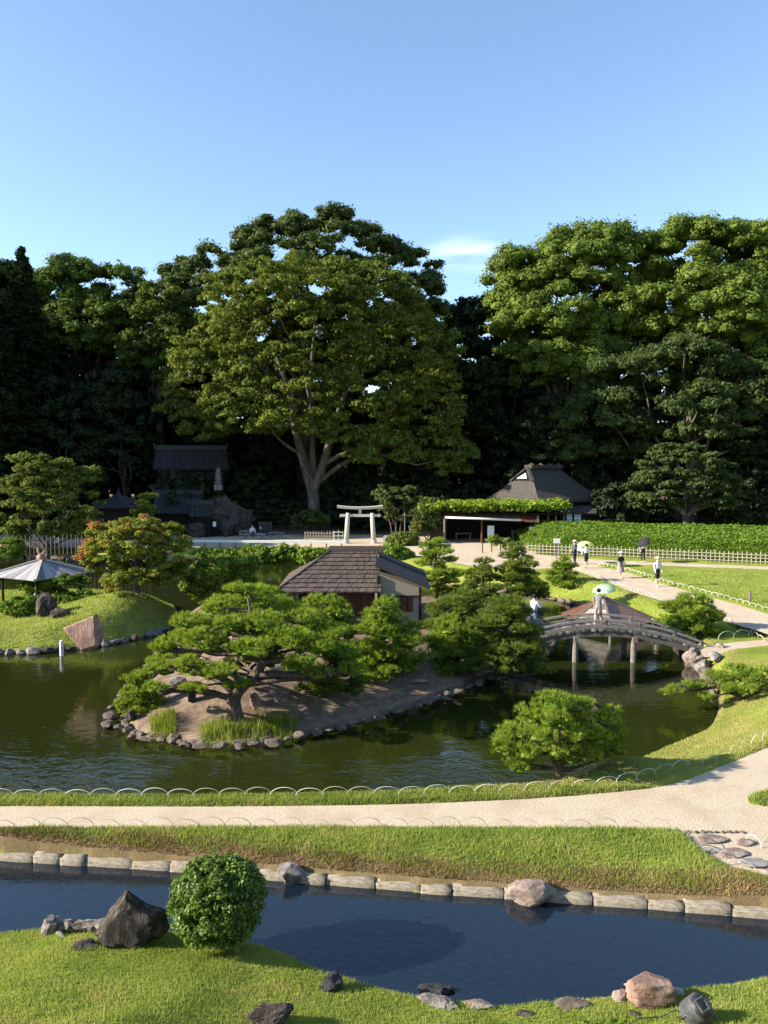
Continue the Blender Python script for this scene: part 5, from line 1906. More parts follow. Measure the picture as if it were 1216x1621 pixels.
# --- thatched house and pergola tea shop
HY = 80.0
hc_ = D(862, 800, HY)
z_e, z_r = D(862, 788, HY)[2], D(862, 741, HY)[2]
hg = hz(hc_[0], HY)
ho = E('thatched_house', 'old thatched house with gabled ridge behind the vine pergola', 'building', (hc_[0], HY, hg))
rot = math.radians(38)
ev, rd = hip_roof_faces(hc_[0], HY, z_e, z_r, 5.0, 3.6, 2.3, rot)
ev = [np.array(p) for p in ev]
rd = [np.array(p) for p in rd]
c = MB()


def bowed(mb, e0, e1, r1, r0, n=6, sag=0.22):
    """slightly concave thatch slope as a grid"""
    V = []
    m = 10
    for i_ in range(n + 1):
        t = i_ / n
        p, q = e0 + (r0 - e0) * t, e1 + (r1 - e1) * t
        dz = -sag * math.sin(math.pi * t)
        for j in range(m + 1):
            V.append(p + (q - p) * j / m + np.array((0, 0, dz)))
    F = [[i_ * (m + 1) + j, i_ * (m + 1) + j + 1, (i_ + 1) * (m + 1) + j + 1, (i_ + 1) * (m + 1) + j] for i_ in range(n) for j in range(m)]
    mb.add(V, F)


# gablet at left end: cut the hip short at 60 % of the height
gl = .58
hipL = [ev[0] + (rd[0] - ev[0]) * gl, ev[3] + (rd[0] - ev[3]) * gl]
bowed(c, ev[0], ev[1], rd[1], rd[0])
bowed(c, ev[2], ev[3], rd[0], rd[1])
bowed(c, ev[3], ev[0], hipL[0], hipL[1])
bowed(c, ev[1], ev[2], rd[1], rd[1])
for i_ in range(4):
    a, b = ev[i_], ev[(i_ + 1) % 4]
    c.add([a, b, b - (0, 0, .35), a - (0, 0, .35)], [[0, 1, 2, 3]])
c.add([p - (0, 0, .35) for p in ev], [[0, 1, 2, 3]])
c.build('roof', M['thatch'], ho, True)
c = MB()
outv = np.array(Matrix.Rotation(rot, 3, 'Z')) @ np.array((-1, 0, 0))
g0, g1, g2 = hipL[0] + outv * .05, hipL[1] + outv * .05, rd[0] + outv * .25
c.add([g0, g1, g2], [[0, 1, 2]])
gb = c.build('gablet', M['darkwood'], ho)
c = MB()
m0 = (g0 + g1) / 2
c.add([m0 + (g0 - m0) * .45 + outv * .06 + (0, 0, .25), m0 + (g1 - m0) * .45 + outv * .06 + (0, 0, .25), m0 + (g2 - m0) * .62 + outv * .06], [[0, 1, 2]])
c.build('gablet_panel', M['white'], gb)
c = MB()
for a in (g0, g1):
    c.bar(a + outv * .12, g2 + outv * .12 + (0, 0, .12), .3, .16)
c.build('barge_board', M['thatch'], ho)
c = MB()
c.bar(rd[0] - (0, 0, -.15) + outv * .3, rd[1] + (0, 0, .15), .95, .35)
for t in (.05, .35, .65, .95):
    p = rd[0] + (rd[1] - rd[0]) * t
    q = np.array(Matrix.Rotation(rot, 3, 'Z')) @ np.array((0, 1, 0))
    c.bar(p + q * .7 + (0, 0, .05), p + (0, 0, .48), .12, .12)
    c.bar(p - q * .7 + (0, 0, .05), p + (0, 0, .48), .12, .12)
c.build('ridge_cap', M['thatch'], ho)
c = MB()
c.rbox((hc_[0], HY, (hg + z_e) / 2 - .1), (8.2, 5.6, z_e - hg + .1), rot)
c.build('wall', M['darkwood'], ho)
c = MB()
q0, q1 = D(885, 804, 77.5), D(944, 806, 77.5)
c.slab([q0 + (0, -1.3, -.35), q1 + (0, -1.3, -.35), q1 + (0, .8, .3), q0 + (0, .8, .3)], .15)
c.build('porch_roof', M['thatch'], ho)
for x0_, x1_ in ((897, 906), (909, 920)):
    c = MB()
    a, b = D(x0_, 829, 76.6), D(x1_, 811, 76.6)
    c.box((a + b) / 2, (b[0] - a[0], .06, b[2] - a[2]))
    w_ = c.build('sliding_screen', M['shoji'], ho)
    for j in range(1, 3):
        c = MB()
        c.box(((a[0] + b[0]) / 2, 76.56, a[2] + (b[2] - a[2]) * j / 3), (b[0] - a[0], .03, .03))
        c.build('screen_bar', M['darkwood'], w_)
c = MB()
a, b = D(880, 840, 76.8), D(946, 808, 76.8)
c.box((a + b) / 2 + (0, .1, 0), (b[0] - a[0], .1, b[2] - a[2]))
c.build('porch_wall', M['darkwood'], ho)

of = E('roof_shed', 'outbuilding with rusty orange roof right of the thatched house', 'shed', (D(925, 800, 86)[0], 86, hz(D(925, 800, 86)[0], 86)))
a0, a1 = D(905, 760, 87.5), D(952, 768, 87.5)
b0, b1 = D(900, 780, 84.5), D(955, 788, 84.5)
gable_tile_roof(of, a0, a1, b0, b1, 'roof', 16, .1, 'orangeroof', .05)
c = MB()
c.box(((a0[0] + a1[0]) / 2, 86.4, 2.2), (3.0, 2.4, 5.5))
c.build('wall', M['darkwood'], of)

PY0, PY1 = 71.5, 76.0
px0, px1 = D(703, 815, PY0)[0], D(853, 815, PY0)[0]
zr0, zr1 = D(703, 809, PY0)[2], D(853, 816, PY0)[2]
pe = E('vine_pergola', 'tea shop arbour with green vine roof, brown eaves and open front', 'pergola', ((px0 + px1) / 2, 73.5, 0))
NS = 40
c = MB()
for k in range(NS):
    x0_ = px0 + (px1 - px0) * k / NS
    x1_ = px0 + (px1 - px0) * (k + .9) / NS
    z0_ = zr0 + (zr1 - zr0) * k / NS
    c.slab([(x0_, PY0 - .5, z0_ - .62), (x1_, PY0 - .5, z0_ - .62), (x1_, PY0 + 1.1, z0_ - .05), (x0_, PY0 + 1.1, z0_ - .05)], .03, tint=rgb.random())
c.build('eave_boards', M['redwood'], pe)
c = MB()
c.box(((px0 + px1) / 2, (PY0 + PY1) / 2 + .6, (zr0 + zr1) / 2 - .12), (px1 - px0 + 5.5, PY1 - PY0, .12))
c.build('roof_deck', M['darkwood'], pe)
for px_ in (704, 763, 852):
    c = MB()
    q = D(px_, 815, PY0)
    c.tube([(q[0], PY0, -.05), (q[0], PY0, q[2] - .1)], .10, 8)
    c.build('post', M['wood'] if px_ != 763 else M['redwood'], pe)
for px_ in (868, 880, 893):
    c = MB()
    q = D(px_, 812, PY0 + 1.5)
    c.tube([(q[0], PY0 + 1.5, -.05), (q[0], PY0 + 1.5, q[2] + .1)], .10, 8)
    c.build('post', M['wood'], pe)
c = MB()
c.tube([D(705, 819, PY0 - .45), D(825, 823.5, PY0 - .45)], .10, 10)
c.build('rolled_awning', M['white'], pe, True)
c = MB()
c.box(((px0 + px1) / 2 + 1, PY1 + .6, 1.2), (px1 - px0 + 4, .15, 3.0))
for px_ in (703, 853):
    q = D(px_, 830, PY1)
    c.box((q[0] + (1.6 if px_ > 800 else 0), PY1 - 1.0, 1.2), (.12, 3.2, 2.6))
c.build('rear_wall', M['darkwood'], pe)
rg = np.random.default_rng(77)
n = 9000
vx0, vx1 = D(662, 800, 73)[0], D(897, 800, 73)[0]
x = rg.uniform(vx0, vx1, n)
y = rg.uniform(PY0 - .3, PY1 + 1.5, n)
zt = np.interp(x, [vx0, vx1], [D(690, 812, 72)[2], D(860, 812, 72)[2]])
z = zt + .12 + (.85 + .22 * vnoise(x, y, .8, 3) + .25 * vnoise(x, y, 2.2, 5)) * rg.random(n) ** .5 * np.where(y < PY0 + .5, .9, 1)
nn = unit(rg, n) * .8 + np.array((-.1, -.3, .8))
nn /= np.linalg.norm(nn, axis=1)[:, None]
c = MB()
kites(c, np.stack([x, y, z], 1), nn, .17 * rg.uniform(.6, 1.4, n), rg, np.clip(rg.normal(.55, .2, n), 0, 1), .7)
c.build('vine_foliage', M['vine'], pe)


def table(name, label, x, y, w_, d_, h_, mat, cat='table', z=0.0, group=None, thick=.07):
    e = E(name, label, cat, (x, y, z), group)
    c = MB()
    c.box((x, y, z + h_ - thick / 2), (w_, d_, thick))
    c.build('top', M[mat], e)
    for sx in (-1, 1):
        for sy in (-1, 1):
            c = MB()
            c.box((x + sx * (w_ / 2 - .08), y + sy * (d_ / 2 - .08), z + (h_ - thick) / 2), (.07, .07, h_ - thick))
            c.build('leg', M[mat], e)
    return e


q = G(727, 850, 0)
table('wooden_table', 'rough wooden table under the left half of the arbour', q[0], 74.0, 1.5, .7, .75, 'wood')
q = G(815, 850, 0)
tbb = table('wooden_counter', 'railed wooden counter under the right half of the arbour', q[0], 74.2, 1.9, .6, .95, 'wood', cat='counter')
for j in range(6):
    c = MB()
    c.box((q[0] - .8 + j * .32, 73.88, .5), (.05, .04, .9))
    c.build('front_slat', M['wood'], tbb)
q = D(777, 838, 72.5)
si = E('shop_sign', 'pale blue standing sign board before the arbour', 'sign', (q[0], 72.5, 0))
c = MB()
c.box((q[0], 72.5, 1.05), (.62, .05, 1.0))
c.build('board', M['shoji'], si)
for s in (-1, 1):
    c = MB()
    c.bar((q[0] + s * .25, 72.45, 0), (q[0] + s * .25, 72.5, .6), .04, .04)
    c.build('leg', M['white'], si)
q = D(843, 842, 71.0)
sg = E('notice_board', 'cream notice panel at the right post of the arbour', 'sign', (q[0], 71.2, 0))
c = MB()
c.box((q[0], 71.2, .95), (.55, .06, 1.25))
c.build('panel', M['plaster'], sg)
c = MB()
c.box((q[0], 71.26, .5), (.08, .05, 1.0))
c.build('post', M['darkwood'], sg)
q = D(846, 845, 68)
la = E('garden_lamp', 'small dark garden lamp on a post at the hedge corner', 'lamp', (q[0], 68, 0))
c = MB()
c.tube([(q[0], 68, -.05), (q[0], 68, .9)], .06, 8)
c.build('post', M['darkwood'], la)
c = MB()
c.tube([(q[0], 68, .85), (q[0], 68, 1.1), (q[0], 68, 1.12), (q[0], 68, 1.25)], [.12, .12, .26, .05], 8)
c.build('hood', M['darkwood'], la)
q = D(652, 838, 72)
wb_ = E('white_lantern_box', 'white box lantern on a post left of the dark thicket', 'lantern', (q[0], 72, 0))
c = MB()
c.box((q[0], 72, 1.05), (.50, .4, .85))
c.build('box', M['white'], wb_)
c = MB()
c.box((q[0], 72, .32), (.2, .2, .64))
c.build('post', M['wood'], wb_)
c = MB()
c.slab([(q[0] - .32, 71.75, 1.5), (q[0] + .32, 71.75, 1.5), (q[0] + .32, 72.25, 1.56), (q[0] - .32, 72.25, 1.56)], .06)
c.build('lid', M['white'], wb_)
fr_ = E('timber_frame', 'thin timber post frame between the small tree and the thicket', 'frame', (D(645, 850, 73)[0], 73, 0))
for px_ in (641, 655):
    c = MB()
    t_ = D(px_, 810 if px_ < 650 else 806, 73)
    c.tube([(t_[0], 73, -.05), t_], .06, 7)
    c.build('post', M['wood'], fr_)
c = MB()
c.bar(D(632, 816, 73), D(662, 816, 73), .09, .09)
c.build('crossbar', M['wood'], fr_)
q = G(613, 862, 0)
c = MB()
c.prism([(q[0] - .35, q[1]), (q[0] + .35, q[1]), (q[0] + .35, q[1] + .6), (q[0] - .35, q[1] + .6)], -.02, .7)
c.prism([(q[0] - .27, q[1] + .08), (q[0] + .27, q[1] + .08), (q[0] + .27, q[1] + .52), (q[0] - .27, q[1] + .52)], .7, .78)
tag(c.build('stone_block', M['granite'], loc=(q[0], q[1], 0)), 'squared stone block at the right foot of the torii', 'stone')

# --- shrine buildings in the shade
def shrine(name, label, px_box, Y, wall_bot, ribs, depth, overhang=.9, hip=False):
    x0, x1, yt, yb = px_box
    a0, a1 = D(x0 + (x1 - x0) * (.18 if hip else .05), yt, Y + depth / 2), D(x1 - (x1 - x0) * (.18 if hip else .05), yt, Y + depth / 2)
    b0, b1 = D(x0, yb, Y), D(x1, yb, Y)
    cx_ = (b0[0] + b1[0]) / 2
    e = E(name, label, 'building', (cx_, Y + depth / 2, wall_bot))
    gable_tile_roof(e, a0, a1, b0, b1, 'roof', ribs, .16, 'tile', .075)
    c0 = b0 + (0, depth, 0)
    c1 = b1 + (0, depth, 0)
    gable_tile_roof(e, a1, a0, c1, c0, 'rear_roof', 6, .16, 'tile', .075)
    c = MB()
    c.bar(a0 + (-.2, 0, .18), a1 + (.2, 0, .18), .35, .35)
    c.tube([a0 + (-.25, 0, .4), a1 + (.25, 0, .4)], .12, 8)
    c.build('ridge', M['tile'], e)
    c = MB()
    for s, p in ((-1, a0), (1, a1)):
        c.box(p + (s * .25, 0, .45), (.15, .5, .6))
    c.build('ridge_end_tile', M['tile'], e)
    hw_ = (b1[0] - b0[0]) / 2 - overhang
    c = MB()
    c.box((cx_, Y + depth / 2, (wall_bot + b0[2]) / 2), (hw_ * 2, depth - overhang * 2, b0[2] - wall_bot))
    c.add([(cx_ - hw_, Y + depth * .2, b0[2]), (cx_ - hw_, Y + depth * .8, b0[2]), (cx_ - hw_, Y + depth / 2, a0[2] - .2)], [[0, 1, 2]])
    c.add([(cx_ + hw_, Y + depth * .2, b0[2]), (cx_ + hw_, Y + depth * .8, b0[2]), (cx_ + hw_, Y + depth / 2, a0[2] - .2)], [[0, 1, 2]])
    c.build('wall', M['darkwood'], e)
    for k in range(5):
        c = MB()
        xx_ = cx_ - hw_ + 2 * hw_ * k / 4
        c.box((xx_, Y + overhang - .06, (wall_bot + b0[2]) / 2), (.2, .2, b0[2] - wall_bot))
        c.build('pillar', M['darkwood'], e)
    return e


shrine('shrine_hall', 'large dark tiled shrine roof deep in the trees', (243, 362, 712, 742), 84.5, hz(-22, 87), 26, 5.5)
shrine('shrine_gate', 'lower tiled gate roof left of the great rock', (243, 322, 783, 813), 79.0, 0.0, 17, 3.2, .5)
shrine('side_gate', 'small tiled roof between gate and great rock', (300, 336, 800, 818), 77.5, 0.0, 8, 1.8, .3)
q = D(190, 800, 76.5)
hut = E('tiled_hut', 'small pyramid-roofed tiled hut in shade left of the gate', 'building', (q[0], 76.5, 0))
apx = D(188, 783, 76.5)
hz_e = D(188, 802, 76.5)[2]
cr = [np.array((q[0] + sx * 2.3, 76.5 + sy * 2.3, hz_e)) for sx, sy in ((-1, -1), (1, -1), (1, 1), (-1, 1))]
for k in range(4):
    a, b = cr[k], cr[(k + 1) % 4]
    gable_tile_roof(hut, apx + (b - a) * -.01, apx + (b - a) * .01, a, b, 'roof_slope', 10, .1, 'tile', .05)
c = MB()
c.tube([apx, apx + (0, 0, .2), apx + (0, 0, .3), apx + (0, 0, .75)], [.2, .22, .08, .05], 8)
c.build('finial', M['tile'], hut)
c = MB()
c.box((q[0], 76.5, hz_e / 2), (3.4, 3.4, hz_e))
c.build('wall', M['darkwood'], hut)

q = D(346, 772, 80)
pg_ = E('stone_pagoda', 'slender many-tiered grey stone pagoda before the shrine hall', 'pagoda', (q[0], 80, q[2] - .1))
zt_ = D(346, 738, 80)[2]
c = MB()
c.box((q[0], 80, q[2]), (.75, .75, .5))
c.build('plinth', M['rock'], pg_)
NT = 7
for k in range(NT):
    zz = q[2] + .2 + (zt_ - .5 - q[2]) * k / NT
    sz = .86 - .055 * k
    c = MB()
    h_ = (zt_ - .5 - q[2]) / NT
    c.box((q[0], 80, zz + h_ * .2), (sz * .55, sz * .55, h_ * .5))
    V = [(q[0] + sx * sz / 2, 80 + sy * sz / 2, zz + h_ * .45) for sx, sy in ((-1, -1), (1, -1), (1, 1), (-1, 1))] + [(q[0] + sx * sz * .25, 80 + sy * sz * .25, zz + h_) for sx, sy in ((-1, -1), (1, -1), (1, 1), (-1, 1))]
    c.add(V, [[0, 3, 2, 1], [4, 5, 6, 7], [0, 1, 5, 4], [1, 2, 6, 5], [2, 3, 7, 6], [3, 0, 4, 7]])
    c.build('tier', M['rock'], pg_)
c = MB()
c.tube([(q[0], 80, zt_ - .55), (q[0], 80, zt_)], [.09, .04], 8)
c.build('spire', M['rock'], pg_)

q = D(360, 805, 78.6)
rock('rock_face', 'great grey rock mass in shade beside the shrine gate', (q[0], 79.5, hz(q[0], 79.5) - .3), (5.6, 3.6, 5.2), 201, M['darkrock'], rz=.3, sink=.12, cuts=16, rough=.45)
q = D(320, 840, 79)
rock('rock_face', 'lower grey boulder at the left foot of the great rock mass', (q[0], 78.2, 0), (2.8, 1.8, 1.9), 202, M['darkrock'], rz=.9, sink=.15, rough=.3)


# benches, bins, boards, rail before the shrine
def bench(label, px, py, w_):
    q = G(px, py, 0)
    e = E('stone_bench', label, 'bench', (q[0], q[1], 0), 'stone benches in the shade')
    c = MB()
    V = []
    m = rock_mesh('seat', int(px), M['flatstone'], sub=2, cuts=3, rough=.06)
    o = bpy.data.objects.new('seat', m)
    COL.objects.link(o)
    o.parent = e
    o.location = (0, 0, .52)
    o.scale = (w_, .8, .26)
    for s in (-1, 1):
        c = MB()
        c.tube([(q[0] + s * w_ * .33, q[1], -.05), (q[0] + s * w_ * .33, q[1], .46)], [.17, .14], 8)
        c.build('leg', M['flatstone'], e)
    return q


bench('grey slab bench with the seated visitor', 402, 854, 2.6)
bench('slab bench right of the bins, catching the light', 437, 852, 1.75)
bench('slab bench left of and behind the seated visitor', 388, 849, 1.4)
for k, (px, lab) in enumerate([(413.5, 'grey bin next to the seated visitor, with a round white sticker'), (420.5, 'grey bin in the middle of the row of bins'), (428, 'grey bin at the right end of the row of bins')]):
    q = G(px, 847.5, 0)
    e = E('waste_bin', lab, 'bin', (q[0], q[1], 0), 'waste bins beside the benches')
    c = MB()
    c.box((q[0], q[1], .72), (.46, .5, 1.42))
    c.build('body', M['tile'], e)
    c = MB()
    c.box((q[0], q[1] - .255, 1.2), (.32, .03, .24))
    c.build('opening', M['black'], e)
    if k == 0:
        c = MB()
        an = np.linspace(0, 2 * np.pi, 13)[:-1]
        V = [(q[0] + .1 * math.cos(a), q[1] - .262, .8 + .1 * math.sin(a)) for a in an]
        c.add(V, [list(range(12))])
        c.build('sticker', M['white'], e)
for k, (px, py, w_, lab, z_) in enumerate([(313, 850, 1.2, 'double white notice board in shade left of the gate', .75), (340, 851, .34, 'small white sign on a single post before the great rock', 1.35)]):
    q = G(px, py, 0)
    e = E('notice_board', lab, 'sign', (q[0], q[1], 0))
    c = MB()
    if k == 0:
        c.box((q[0] - .3, q[1] - .03, z_ + .3), (.52, .05, .42))
        c.box((q[0] + .3, q[1] - .03, z_ + .3), (.52, .05, .42))
    else:
        c.box((q[0], q[1] - .03, z_), (w_, .05, .5))
    c.build('panel', M['white'], e)
    for s in ((-.6, .6) if k == 0 else (0,)):
        c = MB()
        c.box((q[0] + s, q[1], z_ / 2 + .2), (.07, .07, z_ + .4))
        c.build('post', M['darkwood'], e)
re_ = E('low_rail', 'long low pale rail along the forecourt edge left of the torii', 'railing', (-12, 68.5, 0))
r0, r1 = G(296, 866.5, 0), G(546, 867.5, 0)
zr = D(420, 857, 67)[2]
c = MB()
c.bar((r0[0], r0[1], zr), (r1[0], r1[1], zr - .1), .35, .2)
c.build('top_rail', M['white'], re_)
for t in np.linspace(0.02, .98, 11):
    p = r0 + (r1 - r0) * t
    c = MB()
    c.box((p[0], p[1], zr / 2 - .1), (.10, .10, zr + .1))
    c.build('post', M['wood'], re_)


# --- lattice fences
def lattice(name, label, A, B, h_, step, mat='bamboo', zs=(.18, .45, .72), thick=.05, group=None, z0=0.0, post_every=0):
    A, B = np.array(A, float), np.array(B, float)
    L = np.linalg.norm((B - A)[:2])
    d = (B - A) / L
    e = E(name, label, 'fence', ((A + B) / 2)[:2].tolist() + [z0], group)
    n = int(L / step)
    c0 = MB()
    c0.box((0, 0, 0), (thick, thick, 1))
    me = None
    rgf = np.random.default_rng(int(abs(A[0] * 10)))
    for k in range(n + 1):
        p = A + d * L * k / n
        if me is None:
            c = MB()
            c.tube([(p[0], p[1], z0 - .05), (p[0], p[1], z0 + h_)], thick * .6, 6)
            o = c.build('picket', M[mat], e, loc=(p[0], p[1], z0))
            me = o.data
        else:
            o = bpy.data.objects.new('picket', me)
            COL.objects.link(o)
            o.parent = e
            o.location = np.array((p[0], p[1], z0)) - wloc(e)
            o.scale = (1, 1, rgf.uniform(.93, 1.06))
    for zz in zs:
        c = MB()
        nrm = np.array((-d[1], d[0], 0))
        c.tube([(A[0], A[1], z0 + zz * h_) - nrm * thick, (B[0], B[1], z0 + zz * h_) - nrm * thick], thick * .55, 6)
        c.build('rail', M[mat], e)
    return e


A, B = G(836, 877, 0), G(1216, 894, 0)
dA = (B - A)
lattice('lattice_fence', 'long bamboo lattice fence in front of the clipped hedge', A, A + dA * 1.25, .88, .30, thick=.055, zs=(.22, .5, .78))
lattice('lattice_fence', 'short bamboo lattice fence between the box hedge and the torii', G(483, 859, 0), G(527, 859.5, 0), 1.05, .26, thick=.05, zs=(.15, .38, .6, .85))
lattice('lattice_fence', 'short pale bamboo screen just left of the torii post', G(529, 860, 0), G(543, 860, 0), 1.15, .4, thick=.07, zs=(.3, .6, .9), mat='hoop')
lattice('picket_fence', 'dark bamboo fence on the far bank at the left edge', G(14, 880, 0), G(120, 876, 0), 1.55, .30, zs=(.3, .75), thick=.05, mat='wood')
q = D(90, 856, 66)
e = E('small_sign', 'little white sign fixed to the dark bamboo fence', 'sign', q)
c = MB()
c.box(q, (.42, .03, .4))
c.build('panel', M['white'], e)
c = MB()
c.box(q + (0, .05, -.35), (.05, .05, 1.0))
c.build('post', M['wood'], e)
lattice('picket_fence', 'dark bamboo fence continuing behind the maple', G(124, 875, 0), G(240, 870, 0), 1.45, .30, zs=(.3, .75), thick=.05, mat='wood')


# --- hoop fences
def hoops(label, pts, z, step, h_, rad, name='hoop_fence', seed=0, mat='hoop'):
    P = resample(np.array([G(a, b, z)[:2] for a, b in pts]), step)
    c0 = P.mean(0)
    e = E(name, label, 'fence', (c0[0], c0[1], z))
    rgh = np.random.default_rng(seed + 5)
    m = 12
    for i_ in range(len(P) - 1):
        a, b = P[i_], P[i_ + 1]
        d = (b - a)
        a2, b2 = a - d * .04, b + d * .04
        za, zb2 = hz(*a), hz(*b)
        an = np.linspace(0, np.pi, m)
        hh = h_ * rgh.uniform(.9, 1.12)
        ph = (1 - np.cos(an)) / 2
        pts3 = np.array([np.append(a2 + (b2 - a2) * f, za + (zb2 - za) * f + hh * math.sin(x_) ** .75 - .02) for f, x_ in zip(ph, an)])
        c = MB()
        c.tube(pts3, rad, 5, tint=rgh.random())
        c.build('hoop', M[mat], e, True)
    return e


hoops('row of bamboo hoops on the verge beside the pond', [(-60, 1263), (300, 1263), (600, 1260), (760, 1256), (860, 1252), (950, 1244), (1003, 1235), (1048, 1225), (1086, 1214), (1120, 1203), (1150, 1194), (1185, 1178), (1240, 1155)], 0.05, .54, .21, .0075)
hoops('row of bamboo hoops along the stream lawn edge of the path', [(-60, 1313), (300, 1312), (700, 1312), (1075, 1314), (1085, 1322), (1098, 1338), (1116, 1351), (1150, 1364), (1200, 1382)], 0.05, .51, .23, .006, seed=1, mat='bamboo')
hoops('short row of bamboo hoops right of the stepping stones', [(1181, 1329), (1199, 1340), (1230, 1334)], 0.04, .40, .22, .0085, seed=2)
hoops('row of small hoops on the pond side of the diagonal far path', [(914, 902), (1000, 934), (1056, 951), (1149, 981), (1240, 1012)], 0.02, .42, .20, .014, seed=3)
hoops('row of small hoops on the lawn side of the diagonal far path', [(942, 893), (1001, 906), (1056, 924), (1112, 939), (1168, 954), (1240, 976)], 0.02, .55, .20, .014, seed=4)
hoops('row of wide hoops beside the walk off the bridge', [(1138, 1012), (1216, 1003), (1260, 1000)], -0.25, .85, .32, .014, seed=5)

# ------------------------------------------------------------------ loose stones and small things
def gr(px, py):
    return on_ground(px, py)


p = G(205, 1500, -.05)
p = on_ground(200, 1497)
pk = rock('boulder', 'big dark peaked boulder on the near lawn beside the round bush', (p[0] + .03, p[1] + .14, hz(p[0], p[1])), (1.14, .66, .86), 301, M['darkrock'], rz=.0, sink=.14, cuts=0, rough=.17,
          planes=[((.22, -.86, .42), .40), ((-.80, -.10, .58), .30), ((.55, .05, .82), .40), ((.1, .8, .5), .5), ((-.95, -.3, .1), .72), ((.95, -.2, .2), .72), ((.5, -.7, .3), .60)])
p = on_ground(135, 1500)
rock('flat_rock', 'flat grey rock in the grass at the left foot of the peaked boulder', (p[0], p[1], p[2]), (.50, .35, .16), 302, M['darkrock'], rz=.4, sink=.45)
# fallen log with a pale cut end
a, b = on_ground(88, 1476), on_ground(185, 1474)
a[2] += .10
b[2] += .10
lg = E('fallen_log', 'weathered fallen log with pale end lying at the stream edge', 'log', (a + b) / 2)
c = MB()
rgl = np.random.default_rng(4)
pts = np.array([a + (b - a) * t for t in np.linspace(0, 1, 14)])
pts[:, 2] += rgl.normal(0, .012, 14)
V, F, _ = tube(pts, .075 + .03 * np.linspace(0, 1, 14) + rgl.normal(0, .008, 14), 12)
c.add(V + rgl.normal(0, .010, V.shape), F, rgl.random(len(F)))
c.build('stem', M['wood'], lg)
c = MB()
V, F, _ = tube([a + (-.08, 0, -.20), a + (-.08, 0, -.05), a + (-.05, 0, .06), a + (-.03, .0, .12), a + (-.02, .0, .13)], [.15, .14, .12, .12, .03], 12)
c.add(V + rgl.normal(0, .012, V.shape), F)
c.build('stub', M['rock'], lg)
c = MB()
c.tube([a + (.05, -.05, -.05), a + (.25, -.22, -.10), a + (-.1, -.34, -.16)], [.06, .07, .03], 8)
c.build('root', M['wood'], lg, True)

for k, (px, py, sx, sy, sz, m, lab, sd) in enumerate([
    (458, 1408, .50, .42, .40, 'rock', 'rounded boulder in the stream left of middle, against the edging', 310),
    (848, 1440, .92, .55, .46, 'pinkrock', 'largest pale boulder against the stream edging right of middle', 311)]):
    p = G(px, py - 6, ZS)
    rock('boulder', lab, (p[0], p[1] + .18, ZS), (sx, sy, sz), sd, M[m], rz=.2 * k, sink=.18, cuts=5, rough=.11)
p = on_ground(608, 1557)
rock('bank_stone', 'pale stone at the near water edge right of the black spotlight', (p[0], p[1], p[2]), (.42, .24, .18), 312, M['pinkrock'], rz=-.5, sink=.35, group='stones on the near stream bank')
p = on_ground(700, 1590)
rock('bank_stone', 'long grey stone slab at the near water edge, middle of the picture', (p[0] - .05, p[1], p[2]), (.62, .26, .16), 313, M['rock'], rz=-.3, sink=.4, group='stones on the near stream bank')
p = on_ground(755, 1594)
rock('bank_stone', 'pale flat stone at the near water edge right of the grey slab', (p[0], p[1] + .02, p[2]), (.46, .22, .13), 314, M['pinkrock'], rz=-.1, sink=.4, group='stones on the near stream bank')
p = G(690, 1568, ZS)
rock('wet_rock', 'dark wet rock just breaking the stream surface', (p[0], p[1], ZS), (.55, .26, .17), 315, M['blackrock'], rz=-.2, sink=.45, rough=.35)
p = on_ground(525, 1566)
rock('black_rocklike', 'small jagged black spotlight shaped like a rock on the near lawn', (p[0], p[1], p[2]), (.32, .26, .27), 316, M['blackrock'], rz=.3, sink=.15, cuts=8, flat=True)  # camouflaged spotlight, built with the rock shape
p = on_ground(428, 1618)
rock('lawn_rock', 'grey rock in the lawn at the bottom edge', (p[0], p[1], p[2]), (.60, .42, .30), 317, M['darkrock'], rz=.2, sink=.35)
p = on_ground(907, 1592)
rock('stepping_stone', 'flat round stone set in the near lawn', (p[0], p[1], p[2] + .02), (.50, .30, .08), 318, M['shore'], sink=.4, cuts=2, rough=.08, cat='stone')
p = on_ground(1032, 1592)
rock('boulder', 'brown blocky boulder on the near bank at the lower right', (p[0], p[1] + .12, p[2]), (.62, .46, .40), 319, M['redrock'], rz=.1, sink=.15, cuts=3, rough=.12, planes=[((-1, -.1, .05), .62), ((1, 0, .1), .66), ((0, -1, .12), .55), ((.05, .1, 1), .55), ((-.5, -.7, .3), .72)])
p = on_ground(988, 1586)
rock('bank_stone', 'small pinkish stone at the left foot of the brown boulder', (p[0], p[1] + .08, p[2]), (.28, .22, .17), 320, M['pinkrock'], sink=.3)
p = on_ground(1074, 1572)
rock('bank_stone', 'small white stone behind the brown boulder at the water edge', (p[0], p[1], p[2]), (.17, .14, .11), 321, M['granite'], sink=.3)
p = on_ground(1112, 1593)
rock('bank_stone', 'pale flat stone in the grass right of the black lamp', (p[0], p[1], p[2]), (.26, .17, .09), 322, M['pinkrock'], sink=.35)
p = on_ground(830, 1606)
rock('lawn_rock', 'small dark flat rock in the lawn near the bottom edge', (p[0], p[1], p[2]), (.28, .18, .08), 323, M['darkrock'], sink=.4)
p = on_ground(1002, 1606)
rock('lawn_rock', 'tiny dark stone in the grass left of the black lamp', (p[0], p[1], p[2]), (.14, .12, .09), 324, M['darkrock'], sink=.35)

